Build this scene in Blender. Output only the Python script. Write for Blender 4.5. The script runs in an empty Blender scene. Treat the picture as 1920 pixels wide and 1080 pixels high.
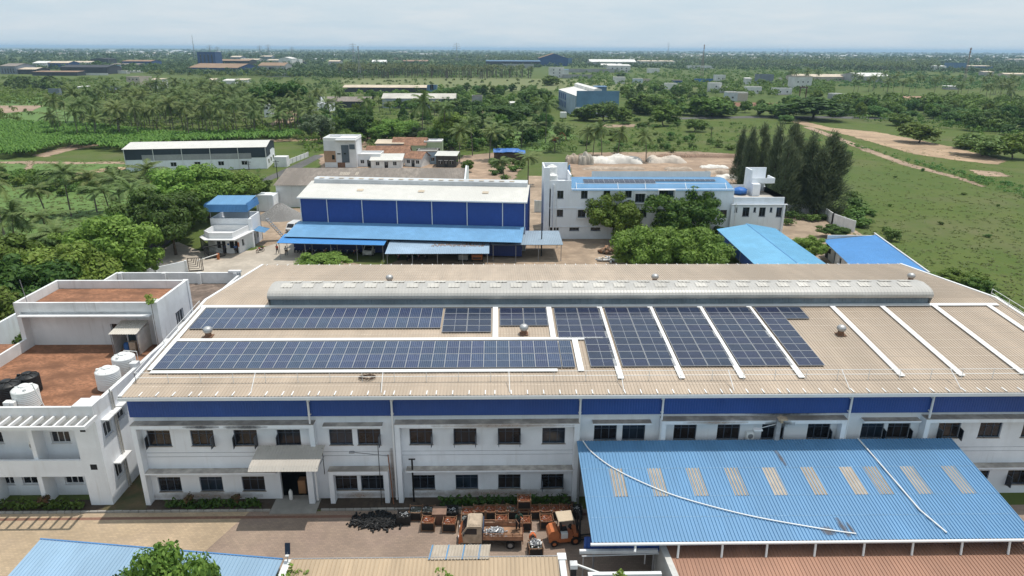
import bpy, math, random
import numpy as np
from mathutils import Vector, Matrix
R = math.radians
SC = bpy.context.scene
COL = SC.collection
# ------------------------------------------------------------------ camera, sky, sun, exposure
CAM_H, FPX = 33.7, 1280.0
PITCH, YAW, ROLL = math.atan((540-91.5)/FPX), R(1.3), R(0.3)
_cp, _sp, _cy, _sy = math.cos(PITCH), math.sin(PITCH), math.cos(YAW), math.sin(YAW)
FW = Vector((_sy*_cp, _cy*_cp, -_sp)); RT = Vector((_cy, -_sy, 0)); UP = RT.cross(FW)
RT, UP = math.cos(ROLL)*RT+math.sin(ROLL)*UP, -math.sin(ROLL)*RT+math.cos(ROLL)*UP
cam = bpy.data.cameras.new('camera'); cam.sensor_width = 36; cam.lens = 36*FPX/1920
cam.clip_start = .5; cam.clip_end = 80000
camo = bpy.data.objects.new('camera', cam); COL.objects.link(camo)
camo.matrix_world = Matrix(((RT.x, UP.x, -FW.x, 0), (RT.y, UP.y, -FW.y, 0), (RT.z, UP.z, -FW.z, CAM_H), (0, 0, 0, 1)))
SC.camera = camo
SUNV = Vector((.256, .149, 1)).normalized()
EL = math.asin(SUNV.z); AZ = math.atan2(SUNV.x, SUNV.y)
W = bpy.data.worlds.new('World'); SC.world = W; W.use_nodes = True
nt = W.node_tree; nt.nodes.clear()
def nd(nt, t, **k):
    n = nt.nodes.new(t)
    for a, b in k.items(): setattr(n, a, b)
    return n
sky = nd(nt, 'ShaderNodeTexSky', sky_type='NISHITA', sun_disc=False, sun_elevation=EL, sun_rotation=AZ, air_density=1.3, dust_density=2.5, ozone_density=1.2)
tc = nd(nt, 'ShaderNodeTexCoord'); sx = nd(nt, 'ShaderNodeSeparateXYZ')
nt.links.new(tc.outputs['Generated'], sx.inputs[0])
mx = nd(nt, 'ShaderNodeMath', operation='MAXIMUM'); nt.links.new(sx.outputs['Z'], mx.inputs[0]); mx.inputs[1].default_value = .0
ad = nd(nt, 'ShaderNodeMath', operation='ADD'); nt.links.new(mx.outputs[0], ad.inputs[0]); ad.inputs[1].default_value = .12
dx = nd(nt, 'ShaderNodeMath', operation='DIVIDE'); nt.links.new(sx.outputs['X'], dx.inputs[0]); nt.links.new(ad.outputs[0], dx.inputs[1])
dy = nd(nt, 'ShaderNodeMath', operation='DIVIDE'); nt.links.new(sx.outputs['Y'], dy.inputs[0]); nt.links.new(ad.outputs[0], dy.inputs[1])
cx = nd(nt, 'ShaderNodeCombineXYZ'); nt.links.new(dx.outputs[0], cx.inputs[0]); nt.links.new(dy.outputs[0], cx.inputs[1])
n1 = nd(nt, 'ShaderNodeTexNoise'); n1.inputs['Scale'].default_value = 1.1; n1.inputs['Detail'].default_value = 9; n1.inputs['Roughness'].default_value = .58
nt.links.new(cx.outputs[0], n1.inputs['Vector'])
cr = nd(nt, 'ShaderNodeMapRange'); cr.inputs['From Min'].default_value = .36; cr.inputs['From Max'].default_value = .74
nt.links.new(n1.outputs[0], cr.inputs[0])
mixk = nd(nt, 'ShaderNodeMix', data_type='RGBA'); nt.links.new(cr.outputs[0], mixk.inputs[0]); mixk.inputs[6].default_value = (7.3, 8.8, 9.9, 1); mixk.inputs[7].default_value = (8.9, 9.7, 10.3, 1)
mixc = nd(nt, 'ShaderNodeMix', data_type='RGBA'); mixc.inputs[0].default_value = .85; nt.links.new(sky.outputs[0], mixc.inputs[6]); nt.links.new(mixk.outputs[2], mixc.inputs[7])
bg = nd(nt, 'ShaderNodeBackground'); bg.inputs['Strength'].default_value = .09
nt.links.new(mixc.outputs[2], bg.inputs[0])
wo = nd(nt, 'ShaderNodeOutputWorld'); nt.links.new(bg.outputs[0], wo.inputs[0])
sun = bpy.data.lights.new('sun', 'SUN'); sun.energy = 3.6; sun.angle = R(.6); sun.color = (1, .95, .87)
suno = bpy.data.objects.new('sun', sun); COL.objects.link(suno); suno.rotation_euler = SUNV.to_track_quat('Z', 'Y').to_euler()
SC.view_settings.view_transform = 'Standard'; SC.view_settings.look = 'None'; SC.view_settings.exposure = 0.0; SC.view_settings.gamma = 1
SC.cycles.max_bounces = 6; SC.cycles.diffuse_bounces = 3; SC.cycles.glossy_bounces = 2; SC.cycles.transmission_bounces = 2
SC.cycles.volume_bounces = 0; SC.cycles.transparent_max_bounces = 8; SC.cycles.caustics_reflective = False; SC.cycles.caustics_refractive = False
# ------------------------------------------------------------------ where a sight line meets a level / a plane
def G(px, py, z=0.0):
    d = FW+RT*((px-960)/FPX)+UP*((540-py)/FPX); t = (z-CAM_H)/d.z
    return Vector((d.x*t, d.y*t, z))
def V(px, py, Y):
    d = FW+RT*((px-960)/FPX)+UP*((540-py)/FPX); t = Y/d.y
    return Vector((d.x*t, Y, CAM_H+d.z*t))
# ------------------------------------------------------------------ materials
def lin(c): return tuple(((v/255)/12.92 if v/255 <= .04045 else ((v/255+.055)/1.055)**2.4) for v in c)
def mat(name, col, rough=.75, var=.12, scale=1.5, metal=0, col2=None, big=.12, bigscale=.15, streak=0, streakcol=(.12, .08, .05), spec=.4, bump=0, rnd=0, stretch=(1, 1, 1), tint=None):
    m = bpy.data.materials.new(name); m.use_nodes = True; t = m.node_tree; b = t.nodes['Principled BSDF']
    b.inputs['Roughness'].default_value = rough; b.inputs['Metallic'].default_value = metal; b.inputs['Specular IOR Level'].default_value = spec
    co = nd(t, 'ShaderNodeTexCoord').outputs['Object']
    mp = nd(t, 'ShaderNodeMapping'); mp.inputs['Scale'].default_value = stretch; t.links.new(co, mp.inputs[0]); mv = mp.outputs[0]
    def noise(s, d=4, v=None):
        n = nd(t, 'ShaderNodeTexNoise'); n.inputs['Scale'].default_value = s; n.inputs['Detail'].default_value = d; n.inputs['Roughness'].default_value = .62
        t.links.new(v or mv, n.inputs['Vector']); return n.outputs[0]
    def mix(f, a, c):
        n = nd(t, 'ShaderNodeMix', data_type='RGBA')
        for i, s in ((0, f), (6, a), (7, c)):
            if hasattr(s, 'is_output'): t.links.new(s, n.inputs[i])
            elif i == 0: n.inputs[0].default_value = s
            else: n.inputs[i].default_value = (*s[:3], 1)
        return n.outputs[2]
    def rng(s, a, c, lo=0, hi=1):
        n = nd(t, 'ShaderNodeMapRange'); t.links.new(s, n.inputs[0])
        for i, v in zip((1, 2, 3, 4), (a, c, lo, hi)): n.inputs[i].default_value = v
        return n.outputs[0]
    c2 = col2 or tuple(v*(1-2*var) for v in col)
    c = mix(rng(noise(scale), .35, .65), col if col2 else tuple(min(1, v*(1+var)) for v in col), c2)
    if big:
        c = mix(rng(noise(bigscale, 3), .38, .66, 0, 1), c, tuple(v*(1-big*2.2) for v in (col if not col2 else tuple((a+d)/2 for a, d in zip(col, col2)))))
    if streak:
        ms = nd(t, 'ShaderNodeMapping'); ms.inputs['Scale'].default_value = (2.2, 2.2, .12); t.links.new(co, ms.inputs[0])
        n = noise(1.0, 5, ms.outputs[0]); n2 = noise(.35, 2)
        mm = nd(t, 'ShaderNodeMath', operation='MULTIPLY'); t.links.new(rng(n, .52, .78), mm.inputs[0]); t.links.new(rng(n2, .42, .68, .1, 1), mm.inputs[1])
        m2 = nd(t, 'ShaderNodeMath', operation='MULTIPLY'); t.links.new(mm.outputs[0], m2.inputs[0]); m2.inputs[1].default_value = streak
        c = mix(m2.outputs[0], c, streakcol)
    if rnd:
        oi = nd(t, 'ShaderNodeObjectInfo'); hs = nd(t, 'ShaderNodeHueSaturation')
        t.links.new(rng(oi.outputs['Random'], 0, 1, .5-rnd*.12, .5+rnd*.12), hs.inputs['Hue'])
        mr = nd(t, 'ShaderNodeMath', operation='MULTIPLY_ADD'); t.links.new(oi.outputs['Random'], mr.inputs[0]); mr.inputs[1].default_value = 7.31; mr.inputs[2].default_value = .2
        fr = nd(t, 'ShaderNodeMath', operation='FRACT'); t.links.new(mr.outputs[0], fr.inputs[0])
        t.links.new(rng(fr.outputs[0], 0, 1, 1-rnd, 1+rnd), hs.inputs['Value']); t.links.new(c, hs.inputs['Color']); c = hs.outputs[0]
    if tint:
        at = nd(t, 'ShaderNodeAttribute'); at.attribute_name = 'tint'; c = mix(at.outputs['Fac'], c, tint)
    t.links.new(c, b.inputs['Base Color'])
    if bump:
        bp = nd(t, 'ShaderNodeBump'); bp.inputs['Strength'].default_value = bump; bp.inputs['Distance'].default_value = .05
        t.links.new(noise(scale*3, 5), bp.inputs['Height']); t.links.new(bp.outputs[0], b.inputs['Normal'])
    m['_c'] = 1
    return m
def leafmat(name, col, col2, rnd=.25, trans=.25, scale=.6):
    m = mat(name, col, .6, scale=scale, col2=col2, big=0, rnd=rnd, spec=.25, tint=tuple(v*1.5 for v in col)); t = m.node_tree; b = t.nodes['Principled BSDF']
    o = t.nodes['Material Output']; tr = nd(t, 'ShaderNodeBsdfTranslucent'); ms = nd(t, 'ShaderNodeMixShader'); ms.inputs[0].default_value = trans
    t.links.new(b.inputs['Base Color'].links[0].from_socket, tr.inputs[0]); t.links.new(b.outputs[0], ms.inputs[1]); t.links.new(tr.outputs[0], ms.inputs[2]); t.links.new(ms.outputs[0], o.inputs[0])
    return m
def patchmat(name, *a, amp=1.0, nscale=.5, soft=.12, top=1.0, **k):
    """a ground cover whose edge frays: shows where distance-to-edge + noise > 0"""
    m = mat(name, *a, **k); t = m.node_tree; b = t.nodes['Principled BSDF']; o = t.nodes['Material Output']
    at = nd(t, 'ShaderNodeAttribute'); at.attribute_name = 'edge'
    co = nd(t, 'ShaderNodeTexCoord'); n = nd(t, 'ShaderNodeTexNoise'); n.inputs['Scale'].default_value = nscale; n.inputs['Detail'].default_value = 7; n.inputs['Roughness'].default_value = .65
    t.links.new(co.outputs['Object'], n.inputs['Vector'])
    ma = nd(t, 'ShaderNodeMath', operation='MULTIPLY_ADD'); t.links.new(n.outputs[0], ma.inputs[0]); ma.inputs[1].default_value = amp*2; ma.inputs[2].default_value = -amp
    su = nd(t, 'ShaderNodeMath', operation='ADD'); t.links.new(ma.outputs[0], su.inputs[0]); t.links.new(at.outputs['Fac'], su.inputs[1])
    mr = nd(t, 'ShaderNodeMapRange'); t.links.new(su.outputs[0], mr.inputs[0]); mr.inputs[1].default_value = -amp*soft; mr.inputs[2].default_value = amp*soft; mr.inputs[4].default_value = top
    tr = nd(t, 'ShaderNodeBsdfTransparent'); ms = nd(t, 'ShaderNodeMixShader')
    t.links.new(mr.outputs[0], ms.inputs[0]); t.links.new(tr.outputs[0], ms.inputs[1]); t.links.new(b.outputs[0], ms.inputs[2]); t.links.new(ms.outputs[0], o.inputs[0])
    return m
# ------------------------------------------------------------------ mesh building
class MB:
    def __init__(s): s.v = []; s.f = []; s.m = []; s.sm = []
    def add(s, vs, fs, mi=0, sm=False):
        o = len(s.v); s.v += [tuple(v) for v in vs]; s.f += [tuple(i+o for i in f) for f in fs]; s.m += [mi]*len(fs); s.sm += [sm]*len(fs); return s
    def quad(s, a, b, c, d, mi=0): return s.add((a, b, c, d), ((0, 1, 2, 3),), mi)
    def box(s, x0, x1, y0, y1, z0, z1, mi=0):
        return s.add(((x0, y0, z0), (x1, y0, z0), (x1, y1, z0), (x0, y1, z0), (x0, y0, z1), (x1, y0, z1), (x1, y1, z1), (x0, y1, z1)),
                     ((3, 2, 1, 0), (4, 5, 6, 7), (0, 1, 5, 4), (1, 2, 6, 5), (2, 3, 7, 6), (3, 0, 4, 7)), mi)
    def bbox(s, x0, x1, y0, y1, z0, z1, b=.03, mi=0):
        """box with chamfered upper and vertical edges"""
        P = []
        for z, i in ((z0, 0), (z1-b, 0), (z1, b)):
            c = b-i if False else b
            P += [(x0+i+c, y0+i, z), (x1-i-c, y0+i, z), (x1-i, y0+i+c, z), (x1-i, y1-i-c, z), (x1-i-c, y1-i, z), (x0+i+c, y1-i, z), (x0+i, y1-i-c, z), (x0+i, y0+i+c, z)]
        F = [tuple(range(7, -1, -1)), tuple(range(16, 24))]
        for r in (0, 8):
            for k in range(8): F.append((r+k, r+(k+1) % 8, r+8+(k+1) % 8, r+8+k))
        return s.add(P, F, mi)
    def prism(s, poly, z0, z1, mi=0):
        n = len(poly); a = sum(poly[i][0]*poly[(i+1) % n][1]-poly[(i+1) % n][0]*poly[i][1] for i in range(n))
        if a < 0: poly = poly[::-1]
        return s.add([(x, y, z0) for x, y in poly]+[(x, y, z1) for x, y in poly], [tuple(range(n-1, -1, -1)), tuple(range(n, 2*n))]+[(i, (i+1) % n, n+(i+1) % n, n+i) for i in range(n)], mi)
    def extrude(s, prof, axis, a, b, mi=0, sm=False, cap=True):
        """profile in the plane across axis ('x': (y,z), 'y': (x,z)) pulled from a to b"""
        n = len(prof); f = (lambda p, t: (t, p[0], p[1])) if axis == 'x' else (lambda p, t: (p[0], t, p[1]))
        F = [(i, (i+1) % n, n+(i+1) % n, n+i) for i in range(n)]
        s.add([f(p, a) for p in prof]+[f(p, b) for p in prof], F, mi, sm)
        if cap: s.add([f(p, a) for p in prof], [tuple(range(n))], mi); s.add([f(p, b) for p in prof], [tuple(range(n))], mi)
        return s
    def tube(s, p, q, r, r2=None, n=6, mi=0, cap=True, sm=True):
        p, q = Vector(p), Vector(q); r2 = r if r2 is None else r2; d = (q-p)
        if d.length < 1e-6: return s
        d.normalize(); a = d.orthogonal().normalized(); b = d.cross(a)
        vs = [p+(a*math.cos(2*math.pi*k/n)+b*math.sin(2*math.pi*k/n))*r for k in range(n)]+[q+(a*math.cos(2*math.pi*k/n)+b*math.sin(2*math.pi*k/n))*r2 for k in range(n)]
        s.add(vs, [(k, (k+1) % n, n+(k+1) % n, n+k) for k in range(n)], mi, sm)
        if cap: s.add(vs, [tuple(range(n-1, -1, -1)), tuple(range(n, 2*n))], mi)
        return s
    def path(s, pts, r, n=6, mi=0, r2=None):
        for i in range(len(pts)-1):
            t0 = i/(len(pts)-1); t1 = (i+1)/(len(pts)-1); e = r if r2 is None else r2
            s.tube(pts[i], pts[i+1], r+(e-r)*t0, r+(e-r)*t1, n, mi)
        return s
    def lathe(s, prof, c=(0, 0, 0), n=20, mi=0, sm=True):
        vs = [(c[0]+r*math.cos(2*math.pi*k/n), c[1]+r*math.sin(2*math.pi*k/n), c[2]+z) for r, z in prof for k in range(n)]
        return s.add(vs, [(i*n+k, i*n+(k+1) % n, (i+1)*n+(k+1) % n, (i+1)*n+k) for i in range(len(prof)-1) for k in range(n)], mi, sm)
    def sheet(s, o, u, v, pitch=.25, h=.035, rib=.3, mi=0, t=0):
        """ribbed metal sheet: o corner, u along the eave, v up the slope; ribs run along v"""
        o, u, v = Vector(o), Vector(u), Vector(v); n = u.cross(v).normalized()
        if n.z < 0 and abs(n.z) > .05: n = -n
        L = u.length; k = max(1, int(round(L/pitch))); ud = u/k; P = []
        for i in range(k):
            for f, hh in ((0, 0), (1-rib, 0), (1-rib*.75, h), (1-rib*.25, h)): P.append(o+ud*(i+f)+n*hh)
        P.append(o+u); m = len(P)
        return s.add(P+[p+v for p in P], [(i, i+1, m+i+1, m+i) for i in range(m-1)], mi)
    def wall(s, ox, oy, ux, uy, L, z0, z1, t, ops=(), mi=0):
        """wall panel with openings (u0,u1,za,zb); outside is to the right of u"""
        ix, iy = -uy, ux
        P = lambda u, z, d: (ox+ux*u+ix*d, oy+uy*u+iy*d, z)
        us = sorted({0, L, *[a for o in ops for a in o[:2]]}); zs = sorted({z0, z1, *[a for o in ops for a in o[2:]]})
        for i in range(len(us)-1):
            for j in range(len(zs)-1):
                cu, cz = (us[i]+us[i+1])/2, (zs[j]+zs[j+1])/2
                if any(o[0] < cu < o[1] and o[2] < cz < o[3] for o in ops): continue
                a, b, c, d = us[i], us[i+1], zs[j], zs[j+1]
                s.quad(P(a, c, 0), P(b, c, 0), P(b, d, 0), P(a, d, 0), mi); s.quad(P(b, c, t), P(a, c, t), P(a, d, t), P(b, d, t), mi)
        for a, b, c, d in ops:
            s.quad(P(a, c, 0), P(b, c, 0), P(b, c, t), P(a, c, t), mi); s.quad(P(a, d, 0), P(a, d, t), P(b, d, t), P(b, d, 0), mi)
            s.quad(P(a, c, 0), P(a, c, t), P(a, d, t), P(a, d, 0), mi); s.quad(P(b, c, 0), P(b, d, 0), P(b, d, t), P(b, c, t), mi)
        s.quad(P(0, z1, 0), P(L, z1, 0), P(L, z1, t), P(0, z1, t), mi)
        s.quad(P(0, z0, 0), P(0, z1, 0), P(0, z1, t), P(0, z0, t), mi); s.quad(P(L, z0, 0), P(L, z0, t), P(L, z1, t), P(L, z1, 0), mi)
        return s
    def ico(s, c, r, seed=0, jit=.15, mi=0, sub=1, flat=1):
        import bmesh
        b = bmesh.new(); bmesh.ops.create_icosphere(b, subdivisions=sub, radius=1); rr = random.Random(seed)
        vs = [tuple(c[k]+x*r*(flat if k == 2 else 1)*(1+rr.uniform(-jit, jit)) for k, x in enumerate(v.co)) for v in b.verts]
        b.verts.index_update(); fs = [tuple(v.index for v in f.verts) for f in b.faces]; b.free(); return s.add(vs, fs, mi, True)
    def obj(s, name, mats, parent=None, label=None, cat=None, group=None, kind=None, loc=None, rz=0, at=None):
        mats = mats if isinstance(mats, (list, tuple)) else [mats]
        off = Vector(loc) if loc is not None else Vector((0, 0, 0))
        if parent is not None:
            q = parent
            while q is not None: off = off+q.location; q = q.parent
        me = bpy.data.meshes.new(name); me.from_pydata([(v[0]-off.x, v[1]-off.y, v[2]-off.z) for v in s.v], [], s.f)
        for m in mats: me.materials.append(m)
        me.polygons.foreach_set('material_index', s.m); me.polygons.foreach_set('use_smooth', s.sm); me.update()
        o = bpy.data.objects.new(name, me); COL.objects.link(o)
        if parent is not None: o.parent = parent
        elif loc is not None: o.location = loc; o.rotation_euler.z = rz
        elif at is not None: o.location = at; o.rotation_euler.z = rz
        return tag(o, label, cat, group, kind)
def tag(o, label=None, cat=None, group=None, kind=None):
    for k, v in (('label', label), ('category', cat), ('group', group), ('kind', kind)):
        if v: o[k] = v
    return o
def thing(name, label, cat, loc=(0, 0, 0), group=None):
    o = bpy.data.objects.new(name, None); COL.objects.link(o); o.location = loc; o.empty_display_size = .2
    return tag(o, label, cat, group)
def dup(root, loc, rz=None, label=None, group=None, sc=None, rot=None):
    r = root.copy(); COL.objects.link(r); r.location = loc
    if rot is not None: r.rotation_euler = rot
    elif rz is not None: r.rotation_euler = (0, 0, rz)
    if sc is not None: r.scale = sc if hasattr(sc, '__len__') else (sc, sc, sc)
    if label: r['label'] = label
    if group: r['group'] = group
    for ch in list(root.children):
        c = ch.copy(); COL.objects.link(c); c.parent = r
        for g in ch.children:
            d = g.copy(); COL.objects.link(d); d.parent = c
    return r
USED = set()
def use(proto, loc, rz=0, label=None, group=None, sc=None):
    """first call moves the prototype itself, later calls copy it"""
    if proto.name not in USED:
        USED.add(proto.name); proto.location = loc; proto.rotation_euler = (0, 0, rz)
        if label: proto['label'] = label
        if group: proto['group'] = group
        if sc is not None: proto.scale = sc if hasattr(sc, '__len__') else (sc, sc, sc)
        return proto
    return dup(proto, loc, rz, label, group, sc)
# ------------------------------------------------------------------ materials in use
def S(r, g, b, k=1.0): return tuple(v*k for v in lin((r, g, b)))
white = mat('white_paint', (.81, .835, .87), .8, var=.04, scale=.8, big=.05, streak=.35, streakcol=(.36, .30, .25))
white2 = mat('white_paint_old', (.75, .755, .755), .85, var=.06, scale=.8, big=.08, streak=.55, streakcol=(.25, .22, .19))
whitecl = mat('white_trim', (.78, .78, .78), .6, var=.03, big=.04)
ledgem = mat('stained_ledge', (.52, .47, .42), .9, var=.2, scale=1.2, big=.22, bigscale=.5)
concrete = mat('grey_concrete', (.38, .36, .33), .9, var=.14, scale=1.5, big=.14)
tanroof = mat('tan_metal_roof', (.475, .385, .30), .5, var=.07, scale=.7, big=.10, bigscale=.12, stretch=(1, .25, 1), spec=.35)
tan2 = mat('tan_metal_roof_worn', (.46, .35, .235), .55, var=.09, scale=.9, big=.09, stretch=(1.5, .2, 1))
skyl = mat('fibre_skylight', (.60, .56, .50), .6, var=.06, scale=1, big=.08)
skyl2 = mat('dusty_skylight', (.43, .37, .30), .6, var=.08, scale=1.5, big=.1)
monm = mat('galvanised_curve', (.46, .44, .41), .42, var=.05, scale=.6, big=.06, spec=.5)
blueclad = mat('blue_cladding', (.03, .085, .31), .45, var=.06, scale=.5, big=.06, spec=.4)
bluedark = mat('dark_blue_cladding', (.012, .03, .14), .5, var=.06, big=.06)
blueroof = mat('light_blue_roof', (.125, .285, .48), .48, var=.05, scale=.7, big=.07, bigscale=.2, stretch=(1, .2, 1))
bluelean = mat('carport_blue_roof', (.17, .36, .58), .5, var=.06, scale=.7, big=.08, bigscale=.2)
blueroof2 = mat('mid_blue_roof', (.10, .27, .55), .5, var=.06, scale=.7, big=.08, bigscale=.2)
bluepale = mat('pale_blue_roof', (.33, .44, .56), .5, var=.06, scale=.7, big=.08)
bluesheet = mat('sky_blue_roof', (.20, .46, .66), .45, var=.04, scale=.6, big=.05)
brownroof = mat('brown_metal_roof', (.36, .19, .125), .55, var=.08, scale=.8, big=.1, stretch=(1, .25, 1))
greyroof = mat('asbestos_roof', (.26, .225, .195), .9, var=.14, scale=1.5, big=.14, stretch=(1, .3, 1))
whiteroof = mat('white_metal_roof', (.62, .605, .565), .5, var=.03, scale=.6, big=.04)
tanfar = mat('beige_sheet_roof', (.60, .50, .38), .6, var=.08, scale=.4, big=.1)
rustroof = mat('rusty_sheet', (.30, .17, .10), .8, var=.25, scale=1.2, big=.2)
darkclad = mat('charcoal_cladding', (.035, .05, .07), .6, var=.08)
greyclad = mat('grey_cladding', (.36, .36, .37), .6, var=.06)
steel = mat('grey_steel', (.35, .36, .38), .45, var=.08, metal=.4)
galv = mat('galvanised_steel', (.48, .48, .48), .5, var=.1, metal=.5)
darkst = mat('dark_steel', (.03, .03, .032), .6, var=.15)
glass_b = mat('window_glass_brown', (.032, .027, .027), .15, var=.4, scale=1.2, spec=.5); glass_c = mat('window_glass_blue_reflection', (.022, .034, .052), .1, var=.3, scale=1, spec=.6)  # brown: tone of the room behind; blue: a bluish reflection painted into the colour
glass = mat('window_glass', (.018, .02, .026), .12, var=.3, scale=1, spec=.5)
frm = mat('grey_window_frame', (.075, .10, .14), .5, var=.08)
frw = mat('white_window_frame', (.68, .69, .70), .5, var=.03)
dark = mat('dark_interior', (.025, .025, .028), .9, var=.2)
brick = mat('terracotta_terrace', (.33, .155, .085), .92, var=.22, scale=3.5, big=.24, bigscale=.38, stretch=(1, 1.6, 1))
terrdark = mat('weathered_terrace', (.20, .15, .12), .95, var=.22, scale=2, big=.2, bigscale=.5)
plastw = mat('white_plastic', (.78, .78, .76), .45, var=.03, big=.03)
plastb = mat('black_plastic', (.012, .012, .013), .45, var=.1)
tankrust = mat('vent_rust', (.24, .13, .08), .9, var=.3, scale=6)
solar_a = mat('poly_solar_cells', (.040, .062, .125), .12, var=.18, scale=1.6, big=.1, rnd=.10, spec=.6)
solar_b = mat('mono_solar_cells', (.017, .026, .062), .12, var=.14, scale=1.5, big=.08, rnd=.10, spec=.6)
frame_a = mat('aluminium_frame', (.46, .47, .49), .35, var=.04, metal=.3)
busbar = mat('cell_busbar', (.30, .33, .39), .4, var=.05)
orange = mat('orange_paint', (.50, .16, .06), .45, var=.1, scale=3, big=.1)
rustor = mat('rusty_scrap', (.30, .10, .045), .85, var=.3, scale=9)
silver = mat('aluminium_scrap', (.55, .56, .58), .35, var=.2, scale=9, metal=.5)
rubber = mat('black_rubber', (.016, .016, .017), .75, var=.2, scale=6)
cream = mat('cream_paint', (.50, .40, .30), .65, var=.16, scale=3, big=.12, bigscale=1)
redtile = mat('clay_tile_roof', (.35, .19, .12), .9, var=.25, scale=2.2, big=.2, bigscale=.6)
greenwall = mat('green_wall', (.36, .46, .30), .85, var=.06)
tanwall = mat('tan_wall', (.40, .26, .17), .85, var=.06)
beigewall = mat('beige_wall', (.50, .44, .38), .85, var=.08, big=.1)
tarpw = mat('white_tarp', (.74, .70, .64), .75, var=.08, scale=1.2, big=.1, bump=.5)
tarpc = mat('dusty_tarp', (.46, .37, .29), .85, var=.16, scale=1.2, big=.16, bump=.5)
tarpb = mat('blue_tarp', (.03, .16, .50), .55, var=.15, scale=2.5, bump=.4)
bark = mat('bark', (.11, .085, .06), .95, var=.25, scale=4)
palmbark = mat('palm_bark', (.17, .145, .12), .95, var=.2, scale=5)
skin = mat('skin', (.17, .085, .05), .6, var=.06)
cloth_g = mat('green_cloth', (.02, .05, .035), .85, var=.1); cloth_o = mat('orange_cloth', (.60, .15, .05), .85, var=.1)
cloth_b = mat('blue_cloth', (.05, .14, .36), .85, var=.1); cloth_w = mat('pale_cloth', (.52, .50, .48), .85, var=.08); cloth_r = mat('red_cloth', (.36, .07, .045), .85, var=.1)
cloth_k = mat('dark_trousers', (.022, .024, .03), .85, var=.12); hairm = mat('black_hair', (.012, .01, .01), .6, var=.1)
# ------------------------------------------------------------------ ground, roads, yards
def groundmat():
    m = mat('grass_ground', (.102, .128, .036), .95, col2=(.074, .110, .027), spec=.1, scale=.11, big=0); t = m.node_tree; b = t.nodes['Principled BSDF']
    prev = b.inputs['Base Color'].links[0].from_socket; co = nd(t, 'ShaderNodeTexCoord').outputs['Object']
    for s, lo, hi, c, f in ((.9, .5, .72, (.065, .105, .03), .6), (.035, .50, .66, (.135, .125, .07), .55), (.33, .56, .74, (.175, .145, .085), .4), (2.4, .5, .75, (.118, .150, .040), .5), (.006, .47, .6, (.07, .11, .034), .5)):
        n = nd(t, 'ShaderNodeTexNoise'); n.inputs['Scale'].default_value = s; n.inputs['Detail'].default_value = 6; n.inputs['Roughness'].default_value = .65; t.links.new(co, n.inputs['Vector'])
        r = nd(t, 'ShaderNodeMapRange'); t.links.new(n.outputs[0], r.inputs[0]); r.inputs[1].default_value = lo; r.inputs[2].default_value = hi; r.inputs[4].default_value = f
        x = nd(t, 'ShaderNodeMix', data_type='RGBA'); t.links.new(r.outputs[0], x.inputs[0]); t.links.new(prev, x.inputs[6]); x.inputs[7].default_value = (*c, 1); prev = x.outputs[2]
    t.links.new(prev, b.inputs['Base Color']); return m
grassm = groundmat()
g = MB(); xs = [-40000, -8000, -2000, -700, -300, 0, 300, 700, 2000, 8000, 40000]; ys = [-400, 0, 150, 400, 1000, 3000, 9000, 60000]
g.add([(x, y, 0) for y in ys for x in xs], [(j*11+i, j*11+i+1, (j+1)*11+i+1, (j+1)*11+i) for j in range(7) for i in range(10)])
g.obj('ground', grassm, kind='structure')
def patch(name, pts, z, m, cell=None, px=True, margin=3.0, kind='structure', label=None, cat=None):
    P = np.array([tuple(G(*p))[:2] if px else p for p in pts], float); n = len(P)
    lo = P.min(0)-margin; hi = P.max(0)+margin; ext = hi-lo
    cell = cell or max(.5, math.sqrt(ext[0]*ext[1]/5000)); nx, ny = [max(2, int(e/cell)) for e in ext]
    X, Y = np.meshgrid(np.linspace(lo[0], hi[0], nx+1), np.linspace(lo[1], hi[1], ny+1)); Q = np.stack([X.ravel(), Y.ravel()], 1)
    d = np.full(len(Q), 1e9); ins = np.zeros(len(Q), bool)
    for i in range(n):
        a, b = P[i], P[(i+1) % n]; e = b-a; w = Q-a; u = np.clip((w@e)/max(e@e, 1e-9), 0, 1)
        d = np.minimum(d, np.linalg.norm(w-u[:, None]*e, axis=1)); c = ((a[1] > Q[:, 1]) != (b[1] > Q[:, 1]))
        with np.errstate(all='ignore'): ins ^= c & (Q[:, 0] < (b[0]-a[0])*(Q[:, 1]-a[1])/(b[1]-a[1]+1e-12)+a[0])
    d = np.where(ins, d, -d); k = (d > -margin).reshape(ny+1, nx+1); keep = k[:-1, :-1] | k[1:, :-1] | k[:-1, 1:] | k[1:, 1:]
    jj, ii = np.nonzero(keep); w = nx+1; F = np.stack([jj*w+ii, jj*w+ii+1, (jj+1)*w+ii+1, (jj+1)*w+ii], 1)
    usedv, inv = np.unique(F, return_inverse=True); F = inv.reshape(F.shape)
    me = bpy.data.meshes.new(name); me.from_pydata([(x, y, z) for x, y in Q[usedv]], [], F.tolist()); me.materials.append(m)
    at = me.attributes.new('edge', 'FLOAT', 'POINT'); at.data.foreach_set('value', d[usedv].astype(np.float32))
    o = bpy.data.objects.new(name, me); COL.objects.link(o); o['kind'] = kind; return tag(o, label, cat)
dirt = patchmat('sandy_dirt', (.44, .31, .20), .95, var=.12, scale=.5, big=.16, bigscale=.09, amp=2.6, nscale=.28)
dirtr = patchmat('red_dirt', (.38, .27, .19), .95, var=.14, scale=.4, big=.16, bigscale=.09, amp=2.2, nscale=.25)
sand = patchmat('yard_sand', (.40, .30, .215), .95, var=.14, scale=.7, big=.18, bigscale=.16, amp=1.2, nscale=.5)
pale = patchmat('pale_paving', (.47, .41, .34), .9, var=.08, scale=1.1, big=.12, bigscale=.2, amp=.5, nscale=.8)
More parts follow.
